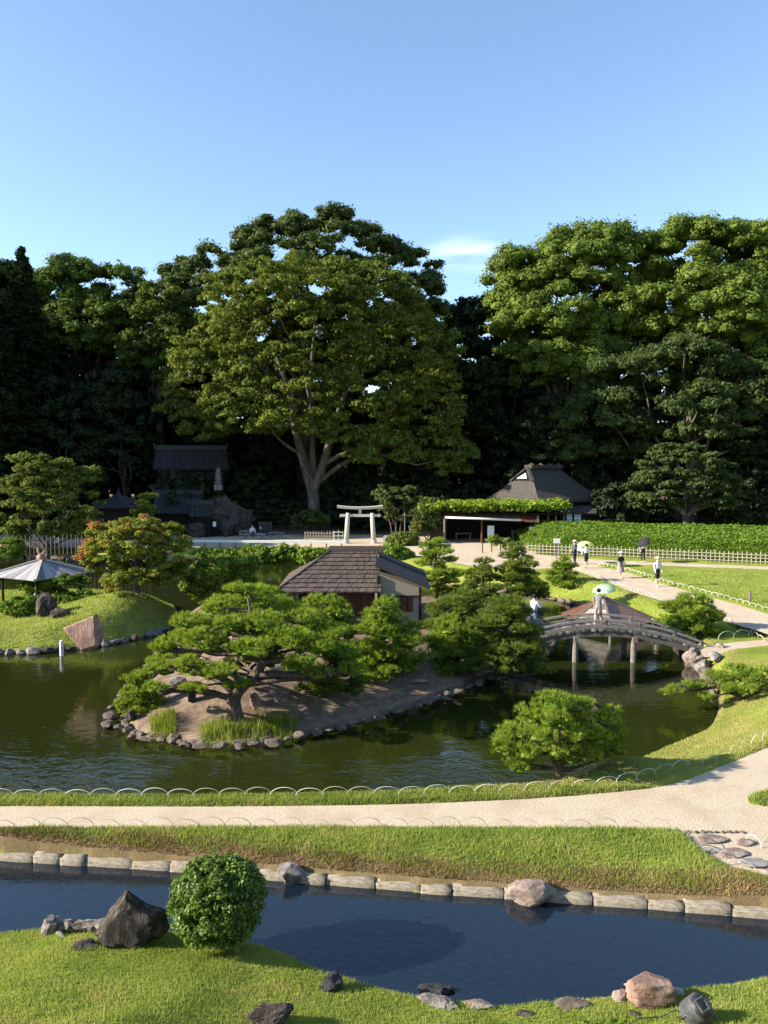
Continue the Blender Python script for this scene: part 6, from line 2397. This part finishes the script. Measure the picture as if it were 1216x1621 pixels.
# black ground lamp
p = on_ground(1090, 1612)
lm = E('garden_floodlight', 'black ribbed garden floodlight with cable on the grass beside the brown boulder', 'lamp', p)
c = MB()
ax = np.array((.22, -.35, .55))
ax /= np.linalg.norm(ax)
o_ = p + (0, 0, .03)
c.tube([o_, o_ + ax * .06, o_ + ax * .22, o_ + ax * .33, o_ + ax * .36], [.10, .155, .165, .135, .06], 14)
c.build('housing', M['black'], lm, True)
for k in range(6):
    c = MB()
    f = .06 + k * .045
    c.tube([o_ + ax * f, o_ + ax * (f + .016)], [.172, .172], 16)
    c.build('rib', M['greyplastic'], lm, True)
c = MB()
fr0 = o_ + ax * .365 + np.array((-.03, -.03, .02))
sd_ = np.cross(ax, (0, 0, 1))
sd_ /= np.linalg.norm(sd_)
up_ = np.cross(sd_, ax)
for s in (-1, 1):
    c.bar(fr0 + sd_ * s * .07 - up_ * .07, fr0 + sd_ * s * .07 + up_ * .07, .02, .02)
    c.bar(fr0 + up_ * s * .07 - sd_ * .07, fr0 + up_ * s * .07 + sd_ * .07, .02, .02)
c.build('guard', M['greyplastic'], lm)
c = MB()
cp = [o_ + (-.08, 0, .03), o_ + (-.17, -.02, .10), o_ + (-.25, .0, .05)] + [np.array((p[0] - .25 - k * .09, p[1] + .02 * math.sin(k), 0)) for k in range(1, 6)]
for k in range(3, len(cp)):
    cp[k][2] = hz(cp[k][0], cp[k][1]) + .035
c.tube(cp, .008, 6)
c.build('cable', M['black'], lm, True)
c = MB()
an = np.linspace(0, np.pi, 10)
c.tube([o_ + sd_ * .19 * math.cos(t) + np.array((0, 0, .02)) + ax * .22 * math.sin(t) for t in an], .012, 6)
c.build('bracket', M['black'], lm, True)

# stepping stones of the side walk
for k, (px, py, sx, sy, rz, lab) in enumerate([(1128, 1330, .62, .32, .1, 'flat stepping stone nearest the gravel path, upper right lawn corner'), (1120, 1345, .50, .30, -.3, 'grey stepping stone in the shade of the hoops'),
                                               (1160, 1352, .60, .34, .2, 'pale stepping stone in the middle of the side walk'), (1192, 1368, .55, .34, -.1, 'stepping stone at the right picture edge'),
                                               (1180, 1335, .4, .25, .4, 'small stepping stone beside the short hoop row')]):
    p = G(px, py, 0.0)
    rock('stepping_stone', lab, (p[0], p[1], 0.01), (sx, sy, .09), 330 + k, M['flatstone'] if k % 2 else M['pinkrock'], rz=rz, sink=.35, cuts=3, rough=.10, cat='stone', group='stepping stones of the side walk')
for k in range(9):
    p = G(1092 + k * 10.5, 1318, 0)
    o = bpy.data.objects.new('kerb_cobble', STONES[k % 7])
    COL.objects.link(o)
    o.parent = path
    o.location = (p[0], p[1], .012)
    o.rotation_euler = (0, 0, k)
    o.scale = (.11, .07, .05)

# stones of the mound and island
p = on_ground(128, 1020)
tri = rock('standing_stone', 'reddish triangular slab stone at the mound shore', (p[0] + .1, p[1] - .1, p[2] - .1), (1.55, .6, 1.45), 340, M['redrock'], rz=-.05, sink=.1, cuts=0, rough=.08,
           planes=[((-.15, -.98, .15), .30), ((-.42, 0, .90), .34), ((.98, -.15, .10), .55), ((0, .9, .3), .4), ((-.75, -.2, -.55), .62)])
p = on_ground(74, 975)
rock('standing_stone', 'tall dark upright rock right of the small azalea on the mound', (p[0], p[1], p[2]), (.95, .6, 1.35), 341, M['darkrock'], rz=.4, sink=.15, cuts=6, rough=.25)
p = on_ground(88, 978)
rock('mound_rock', 'dark low rock leaning against the upright rock', (p[0] + .25, p[1], p[2]), (.9, .6, .62), 342, M['darkrock'], rz=.1, sink=.2)
p = G(98, 1038, ZP)
c = MB()
c.tube([(p[0], p[1], ZP - .3), (p[0], p[1], ZP + .62), (p[0], p[1], ZP + .66)], [.085, .085, .05], 10)
tag(c.build('marker_post', M['white'], loc=(p[0], p[1], ZP)), 'short white marker post standing in the water by the mound', 'post')
p = on_ground(30, 968)
c = MB()
c.tube([(p[0], 41, hz(p[0], 41) - .1), (p[0], 41, hz(p[0], 41) + .62), (p[0], 41, hz(p[0], 41) + .66)], [.09, .09, .06], 10)
tag(c.build('marker_post', M['granite'], loc=(p[0], 41, hz(p[0], 41))), 'pale stone post behind the small azalea below the pavilion', 'post')
for k, (px, py, sx, sy, sz, m, lab) in enumerate([(283, 1085, .62, .4, .42, 'rock', 'angular grey rock on the bare earth left of the pine trunk'), (262, 1098, .55, .4, .34, 'darkrock', 'dark rock lower left of the angular grey rock'),
                                                  (404, 1118, .42, .35, .55, 'redrock', 'upright brown stone right of the leaning pine trunk'), (207, 1140, .5, .36, .45, 'darkrock', 'dark rock at the outermost tip of the island'),
                                                  (445, 1110, .5, .35, .22, 'pinkrock', 'low flat stone in the earth right of the upright brown stone')]):
    p = on_ground(px, py)
    rock('island_rock', lab, (p[0], p[1], p[2]), (sx, sy, sz), 350 + k, M[m], rz=k * .7, sink=.22, cuts=8)
p = on_ground(304, 1108)
sp = E('stone_lantern_stump', 'square dark stone stump under the pine on the island', 'stone', p)
c = MB()
c.rbox(p + (0, 0, .20), (.24, .24, .46), .3)
c.build('shaft', M['blackrock'], sp)
c = MB()
c.rbox(p + (0, 0, .44), (.18, .18, .05), .3)
c.build('cap', M['darkrock'], sp)
for k, (px, py, sx, sy, sz, lab) in enumerate([(655, 1078, 1.1, .4, .16, 'flat stone step on the earth bank below the gable'), (808, 1040, 1.3, .5, .2, 'long flat stone at the foot of the dense pine'), (740, 1012, 1.6, .6, .15, 'pale flat paving stone between the dense pines')]):
    p = on_ground(px, py)
    rock('flat_rock', lab, (p[0], p[1], p[2]), (sx, sy, sz), 360 + k, M['pinkrock'] if k < 2 else M['flatstone'], rz=k * .3, sink=.4, cuts=3, rough=.1)
# abutment stones at right end of bridge
for k, (px, py, z_, s, lab) in enumerate([(1096, 1050, -.9, (.8, .6, .9), 'grey abutment rock under the right end of the bridge'), (1132, 1043, -.4, (.6, .5, .4), 'pale rock beside the bridge end and walk'), (1140, 1024, -.33, (.4, .3, .25), 'small pale rock where the hoops meet the bridge'),
                                          (1113, 1062, -.9, (.6, .5, .7), 'brown rock at the waterline right of the bridge'), (1112, 1042, -.5, (1.0, .35, .2), 'flat stone slab at the bridge threshold')]):
    p = G(px, py, z_)
    rock('abutment_rock', lab, (p[0], p[1], z_), s, 370 + k, M['rock'] if k % 2 else M['pinkrock'], rz=k, sink=.3, cuts=8)
q = G(1187, 955, 0)
e = E('rope_post', 'short wooden post with a rope on the far lawn', 'post', q)
c = MB()
c.tube([q, q + (0, 0, .62)], .07, 8)
c.build('stake', M['wood'], e)
c = MB()
q2 = q + (3.2, .5, .45)
c.tube([q + (0, 0, .48), (q + q2) / 2 + (0, 0, .18), q2], .012, 5)
c.build('rope', M['wood'], e)
c = MB()
q = D(881, 856, 59)
e = E('small_sign', 'little white sign in front of the left end of the clipped hedge', 'sign', (q[0], 58.9, 0))
c.box((q[0], 58.9, q[2]), (.5, .04, .38))
c.build('panel', M['white'], e)
c = MB()
c.box((q[0], 58.95, q[2] / 2), (.06, .05, q[2]))
c.build('post', M['wood'], e)
for k, (px, py, lab) in enumerate([(655, 862, 'leaning bamboo rail right of the domed shrub')]):
    a, b = G(650, 862, 0), G(690, 866, 0)
    e = E('bamboo_rail', lab, 'railing', (a + b) / 2)
    c = MB()
    c.tube([a + (0, 0, .65), b + (0, 0, .2)], .045, 6)
    c.build('upper_rail', M['bamboo'], e)
    c = MB()
    c.tube([a + (0, 0, .3), b + (0, 0, .02)], .045, 6)
    c.build('lower_rail', M['bamboo'], e)
    for t in (0.02, .5):
        c = MB()
        p = a + (b - a) * t
        c.tube([p, p + (0, 0, .7 - .5 * t)], .05, 6)
        c.build('post', M['bamboo'], e)
a, b = G(764, 875, 0), G(806, 870, 0)
e = E('low_barrier', 'low dark post barrier on the forecourt before the arbour', 'railing', (a + b) / 2)
for t in np.linspace(0, 1, 4):
    p = a + (b - a) * t
    c = MB()
    c.tube([p, p + (0, 0, .9)], .045, 6)
    c.build('post', M['darkwood'], e)
c = MB()
c.tube([a + (0, 0, .82), b + (0, 0, .82)], .03, 6)
c.build('rail', M['darkwood'], e)


# ------------------------------------------------------------------ people
def cloth(name, c0, c1, s=30):
    return solid(name, [(.3, c0), (.7, c1)], scale=s, bump=.15, dist=.01, rough=.9)


CL = {'skin': solid('skin', [(.3, (.50, .31, .22)), (.7, (.56, .36, .26))], scale=10, bump=0, rough=.55),
      'white': cloth('white_cloth', (.48, .50, .55), (.60, .62, .66)), 'grey': cloth('grey_cloth', (.13, .135, .135), (.21, .215, .215)),
      'navy': cloth('navy_cloth', (.012, .016, .035), (.025, .03, .055)), 'black': cloth('black_cloth', (.012, .012, .014), (.03, .03, .032)),
      'pattern': cloth('patterned_cloth', (.10, .085, .085), (.34, .31, .30), 60), 'denim': cloth('denim_cloth', (.10, .14, .20), (.17, .22, .30)),
      'straw': cloth('straw', (.50, .41, .24), (.62, .53, .34)), 'hair': cloth('dark_hair', (.012, .009, .007), (.03, .022, .018)),
      'shoe': cloth('pale_shoe', (.5, .48, .45), (.62, .6, .57)), 'lime': foliage('lime_umbrella', [(0, (.55, .62, .22)), (1, (.66, .70, .32))], transl=.4),
      'mint': foliage('mint_umbrella', [(0, (.42, .60, .42)), (1, (.52, .68, .50))], transl=.4),
      'blackum': cloth('black_umbrella', (.014, .014, .017), (.035, .034, .04)), 'greyum': cloth('silver_umbrella', (.30, .31, .31), (.42, .43, .42))}


def person(label, loc, facing, top, bottom, legs='skin', shoe='shoe', H=1.65, stride=.12, arms=((.1, 0), (.1, 0)), hair='hair', hat=None, sit=False, skirt=False, lean=0.0, sleeves=True, group='visitors in the garden'):
    """one continuous skinned body; arms = (raise, bend) each side in radians"""
    e = E('person', label, 'person', loc, group)
    k = H / 1.7
    hipz = .90 if not sit else .52
    J, Ed, R, Bn = [], [], [], []

    def v(p, r):
        J.append(Vector(p))
        R.append(r)
        return len(J) - 1

    def ed(a, b, m):
        Ed.append((a, b))
        Bn.append(m)
    fx = lean
    pel = v((0, 0, hipz), .135)
    wai = v((0, .02 + fx * .2, hipz + .18), .120)
    che = v((0, .03 + fx * .45, hipz + .40), .145)
    nec = v((0, .03 + fx * .6, hipz + .57), .058)
    hd0 = v((0, .05 + fx * .66, hipz + .66), .082)
    hd1 = v((0, .05 + fx * .7, hipz + .76), .092)
    ed(pel, wai, bottom)
    ed(wai, che, top)
    ed(che, nec, top)
    ed(nec, hd0, 'skin')
    ed(hd0, hd1, 'skin')
    hands = []
    for s, (ra, be) in ((-1, arms[0]), (1, arms[1])):
        sh = v((s * .185, .02 + fx * .5, hipz + .50), .062)
        d = Vector((s * (.18 + .1 * math.sin(ra)), math.sin(ra), -math.cos(ra))).normalized()
        el_ = v(J[sh] + d * .28, .046)
        d2 = Vector((-s * .25 * math.sin(be), math.sin(ra + be), -math.cos(ra + be))).normalized()
        wr2 = v(J[el_] + d2 * .25, .034)
        pa = v(J[wr2] + d2 * .08, .036)
        ed(che, sh, top)
        ed(sh, el_, top)
        ed(el_, wr2, top if sleeves == 'long' else 'skin')
        ed(wr2, pa, 'skin')
        hands.append((J[pa].copy(), d2.copy(), s))
    for s in (-1, 1):
        hp_ = v((s * .09, 0, hipz - .06), .098)
        if sit:
            kn = v((s * .12, .42, hipz - .02), .066)
            an = v((s * .12, .46, .09), .045)
        else:
            kn = v((s * .10, s * stride * .5 + .03, .48), .066)
            an = v((s * .10, s * stride - (.05 if s < 0 else 0), .085), .042)
        to_ = v((J[an].x, J[an].y + .15, .045), .036)
        ed(pel, hp_, bottom)
        ed(hp_, kn, bottom)
        ed(kn, an, legs)
        ed(an, to_, shoe)
    me = bpy.data.meshes.new('body')
    me.from_pydata([j * k for j in J], Ed, [])
    ob = bpy.data.objects.new('body', me)
    COL.objects.link(ob)
    sm = ob.modifiers.new('s', 'SKIN')
    sm.use_smooth_shade = True
    for d_, r_ in zip(me.skin_vertices[0].data, R):
        d_.radius = (r_ * k, r_ * k)
    me.skin_vertices[0].data[0].use_root = True
    ss = ob.modifiers.new('u', 'SUBSURF')
    ss.levels = ss.render_levels = 1
    dg = bpy.context.evaluated_depsgraph_get()
    m2 = bpy.data.meshes.new_from_object(ob.evaluated_get(dg))
    bpy.data.objects.remove(ob)
    names = []
    for b_ in Bn + ['skin', 'hair']:
        if b_ not in names:
            names.append(b_)
    V = np.array([v_.co[:] for v_ in m2.vertices])
    mb = MB()
    A_ = np.array([J[a][:] for a, b_ in Ed]) * k
    B_ = np.array([J[b_][:] for a, b_ in Ed]) * k
    groups = {}
    for p in m2.polygons:
        c = np.array(p.center[:])
        t = np.clip(((c - A_) * (B_ - A_)).sum(1) / (((B_ - A_) ** 2).sum(1)), 0, 1)
        dd = np.linalg.norm(A_ + (B_ - A_) * t[:, None] - c, axis=1)
        groups.setdefault((names.index(Bn[int(np.argmin(dd))]), len(p.vertices)), []).append(list(p.vertices))
    first = True
    for (mi, nv), fs in groups.items():
        if first:
            mb.add(V, fs, mi=mi)
            first = False
        else:
            mb.F.append(np.array(fs))
            mb.T.append(np.full(len(fs), .5))
            mb.M.append(np.full(len(fs), mi))
    skin_i = names.index('skin')
    # fingers, thumb, nose, eyes, ears grow out of the same mesh
    for c, d_, s in hands:
        side_ = d_.cross(Vector((0, 0, 1)))
        if side_.length < .05:
            side_ = Vector((0, 1, 0))
        side_.normalize()
        nn_ = d_.cross(side_)
        for j, L in enumerate((.07, .085, .08, .06)):
            o = c + side_ * (j - 1.5) * .018
            mb.tube([(o * k)[:], ((o + d_ * L * .6) * k)[:], ((o + d_ * L + nn_ * .025) * k)[:]], [.009, .009, .007], 5, mi=skin_i)
        mb.tube([(c * k)[:], ((c - side_ * .04 + d_ * .01) * k)[:], ((c - side_ * .05 + d_ * .05) * k)[:]], [.011, .011, .008], 5, mi=skin_i)
    hc2 = (J[hd0] + J[hd1]) / 2
    mb.tube([((hc2 + Vector((0, .085, .02))) * k)[:], ((hc2 + Vector((0, .115, -.02))) * k)[:]], [.012, .016], 5, mi=skin_i)
    mb.tube([((hc2 + Vector((-.03, .083, -.06))) * k)[:], ((hc2 + Vector((.03, .083, -.06))) * k)[:]], [.008, .008], 5, mi=skin_i)
    for s in (-1, 1):
        mb.tube([((hc2 + Vector((s * .034, .082, .02))) * k)[:], ((hc2 + Vector((s * .034, .094, .02))) * k)[:]], [.012, .010], 6, mi=names.index('hair'))
        mb.tube([((hc2 + Vector((s * .085, 0, .01))) * k)[:], ((hc2 + Vector((s * .105, -.01, .0))) * k)[:]], [.03, .02], 6, mi=skin_i)
    rot = Matrix.Rotation(facing, 3, 'Z')
    Rm = np.array(rot)
    mb.V = [v_ @ Rm.T + np.array(loc) for v_ in mb.V]
    mb.build('body', [CL[n_] for n_ in names], e, True)

    def place(m):
        m.V = [v_ @ Rm.T + np.array(loc) for v_ in m.V]
        return m
    hcap = MB()
    hc3 = np.array((hc2 * k)[:]) + np.array((0, -.02, .025)) * k
    ds = unit(np.random.default_rng(2), 1)
    nth, nph = 8, 14
    Vh = []
    for i_ in range(nth + 1):
        th_ = i_ / nth * 2.0
        for j in range(nph):
            ph_ = j / nph * 2 * np.pi
            fr2 = 1.0 if math.sin(ph_) < .3 else max(0, 1 - .5 * (th_ > .9))
            Vh.append(hc3 + np.array((math.sin(th_ * fr2) * math.cos(ph_) * .108, math.sin(th_ * fr2) * math.sin(ph_) * .118, math.cos(th_ * fr2) * .125)) * k)
    Fh = [[i_ * nph + j, (i_ + 1) * nph + j, (i_ + 1) * nph + (j + 1) % nph, i_ * nph + (j + 1) % nph] for i_ in range(nth) for j in range(nph)]
    hcap.add(Vh, Fh)
    place(hcap).build('hair', CL[hair], e, True)
    if hat:
        hm_ = MB()
        b0 = hc3 + np.array((0, .01, .05)) * k
        hm_.tube([b0 + (0, 0, -.005), b0 + (0, 0, .0), b0 + (0, 0, .015), b0 + (0, 0, .09), b0 + (0, 0, .12)], [.12, .20, .128, .12, .05], 16)
        place(hm_).build('hat', CL[hat], e, True)
    if skirt:
        sk = MB()
        zz = np.linspace(hipz + .1, .42, 6) * k
        sk.tube([(0, .01, z_) for z_ in zz], np.linspace(.145, .27, 6) * k, 16, cap=False)
        place(sk).build('skirt', CL[bottom], e, True)
    Hw = [Rm @ np.array((h_[0] * k)[:]) + np.array(loc) for h_ in hands]
    return e, Hw


def umbrella(label, hand, tip_dir, mat, r=.5, group='umbrellas carried by visitors', shaft=.62):
    d = np.array(tip_dir, float)
    d /= np.linalg.norm(d)
    e = E('umbrella', label, 'umbrella', hand, group)
    top = np.array(hand) + d * shaft
    c = MB()
    c.tube([np.array(hand) - d * .12, top + d * .06], .008, 6)
    c.build('shaft', M['black'], e)
    c = MB()
    c.tube([np.array(hand) - d * .16, np.array(hand) - d * .02], .016, 7)
    c.build('handle', M['darkwood'], e)
    s = np.cross(d, (0, 1, .1))
    s /= np.linalg.norm(s)
    u = np.cross(d, s)
    ng, nr_ = 8, 6
    V = []
    for i_ in range(nr_ + 1):
        t = i_ / nr_
        for j in range(ng * 2):
            a = j / (ng * 2) * 2 * np.pi
            rr = r * math.sin(t * 1.25) / math.sin(1.25) * (1 if j % 2 == 0 else 1 - .06 * t)
            hh = -.26 * r / .5 * (1 - math.cos(t * 1.25)) / (1 - math.cos(1.25))
            V.append(top + (s * math.cos(a) + u * math.sin(a)) * rr + d * (hh + (0 if j % 2 == 0 else .02 * t)))
    n2 = ng * 2
    F = [[i_ * n2 + j, (i_ + 1) * n2 + j, (i_ + 1) * n2 + (j + 1) % n2, i_ * n2 + (j + 1) % n2] for i_ in range(nr_) for j in range(n2)]
    c = MB()
    c.add(V, F, tint=np.tile(np.repeat([.35, .65] * (ng // 2), 2), nr_))
    c.build('canopy', mat, e)
    for j in range(ng):
        c = MB()
        c.tube([V[nr_ * n2 + 2 * j] - d * .004, V[3 * n2 + 2 * j] - d * .008, top - d * .01], .005, 4)
        c.build('rib', M['black'], e)
    return e


GX = math.pi   # facing towards the camera
p = G(910, 893, 0)
_, h = person('visitor in grey shirt at the lattice fence carrying a silver-grey umbrella', p, 0.3, 'grey', 'navy', 'navy', arms=((.2, .3), (.6, .6)), hat='straw', H=1.68)
umbrella('silver-grey umbrella tilted over the shoulder by the fence', h[1], (.75, .3, .55), CL['greyum'], r=.50)
p = G(928, 899.5, 0)
_, h = person('visitor in dark shorts under the pale lime umbrella', p, 0.2, 'white', 'navy', 'skin', shoe='black', arms=((.3, .5), (.9, 1.2)), H=1.66, stride=.2)
umbrella('pale lime umbrella held upright on the far path', h[1] * (1, 1, 1), (.0, -.1, 1), CL['lime'], r=.58, shaft=.5)
p = G(982, 915, 0)
person('visitor in dark top, white hat and patterned skirt on the diagonal path', p, GX + .4, 'black', 'pattern', 'skin', hat='white', skirt=True, arms=((.1, .2), (.1, .3)), H=1.62)
p = G(1018, 890, 0)
_, h = person('visitor in white shirt and black trousers by the fence with black umbrella', p, GX - .3, 'white', 'black', 'black', arms=((.8, 1.3), (.2, .4)), H=1.68)
umbrella('black umbrella tilted to the left by the hedge', h[0], (-.65, -.25, .7), CL['blackum'], r=.52, shaft=.5)
p = G(1040, 928.5, 0)
person('visitor in white shirt, navy shorts and straw hat on the diagonal path', p, GX + .2, 'white', 'navy', 'skin', hat='straw', arms=((.15, .2), (.15, .3)), H=1.70, sleeves='long')
bpz = bp(.50, .75)
_, h = person('visitor in pale grey dress walking on the bridge under a mint umbrella', (bpz[0], bpz[1], bpz[2] + .045), -.5, 'grey', 'pattern', 'skin', arms=((.2, .3), (.9, 1.3)), H=1.50, stride=.22)
umbrella('mint green umbrella carried over the bridge', h[1], (-.15, -.1, 1), CL['mint'], r=.50, shaft=.42)
p = bp(.19, .8)
p[2] += .045
person('visitor in white shirt at the left end of the bridge', p, -.9, 'white', 'denim', 'denim', arms=((.5, 1.6), (.5, 1.6)), H=1.62, sleeves='long')
p = bp(.11, .8)
p[2] += .045
person('visitor half hidden by pines left of the white-shirted one', p, .4, 'denim', 'black', 'black', arms=((.1, .2), (.1, .2)), H=1.60)
q = G(400, 854, 0)
person('visitor in white shirt seated on the stone bench', (q[0], q[1] - .12, 0.12), GX + .3, 'white', 'navy', 'navy', sit=True, arms=((.4, .7), (.4, .7)), H=1.66, lean=.25, sleeves='long')
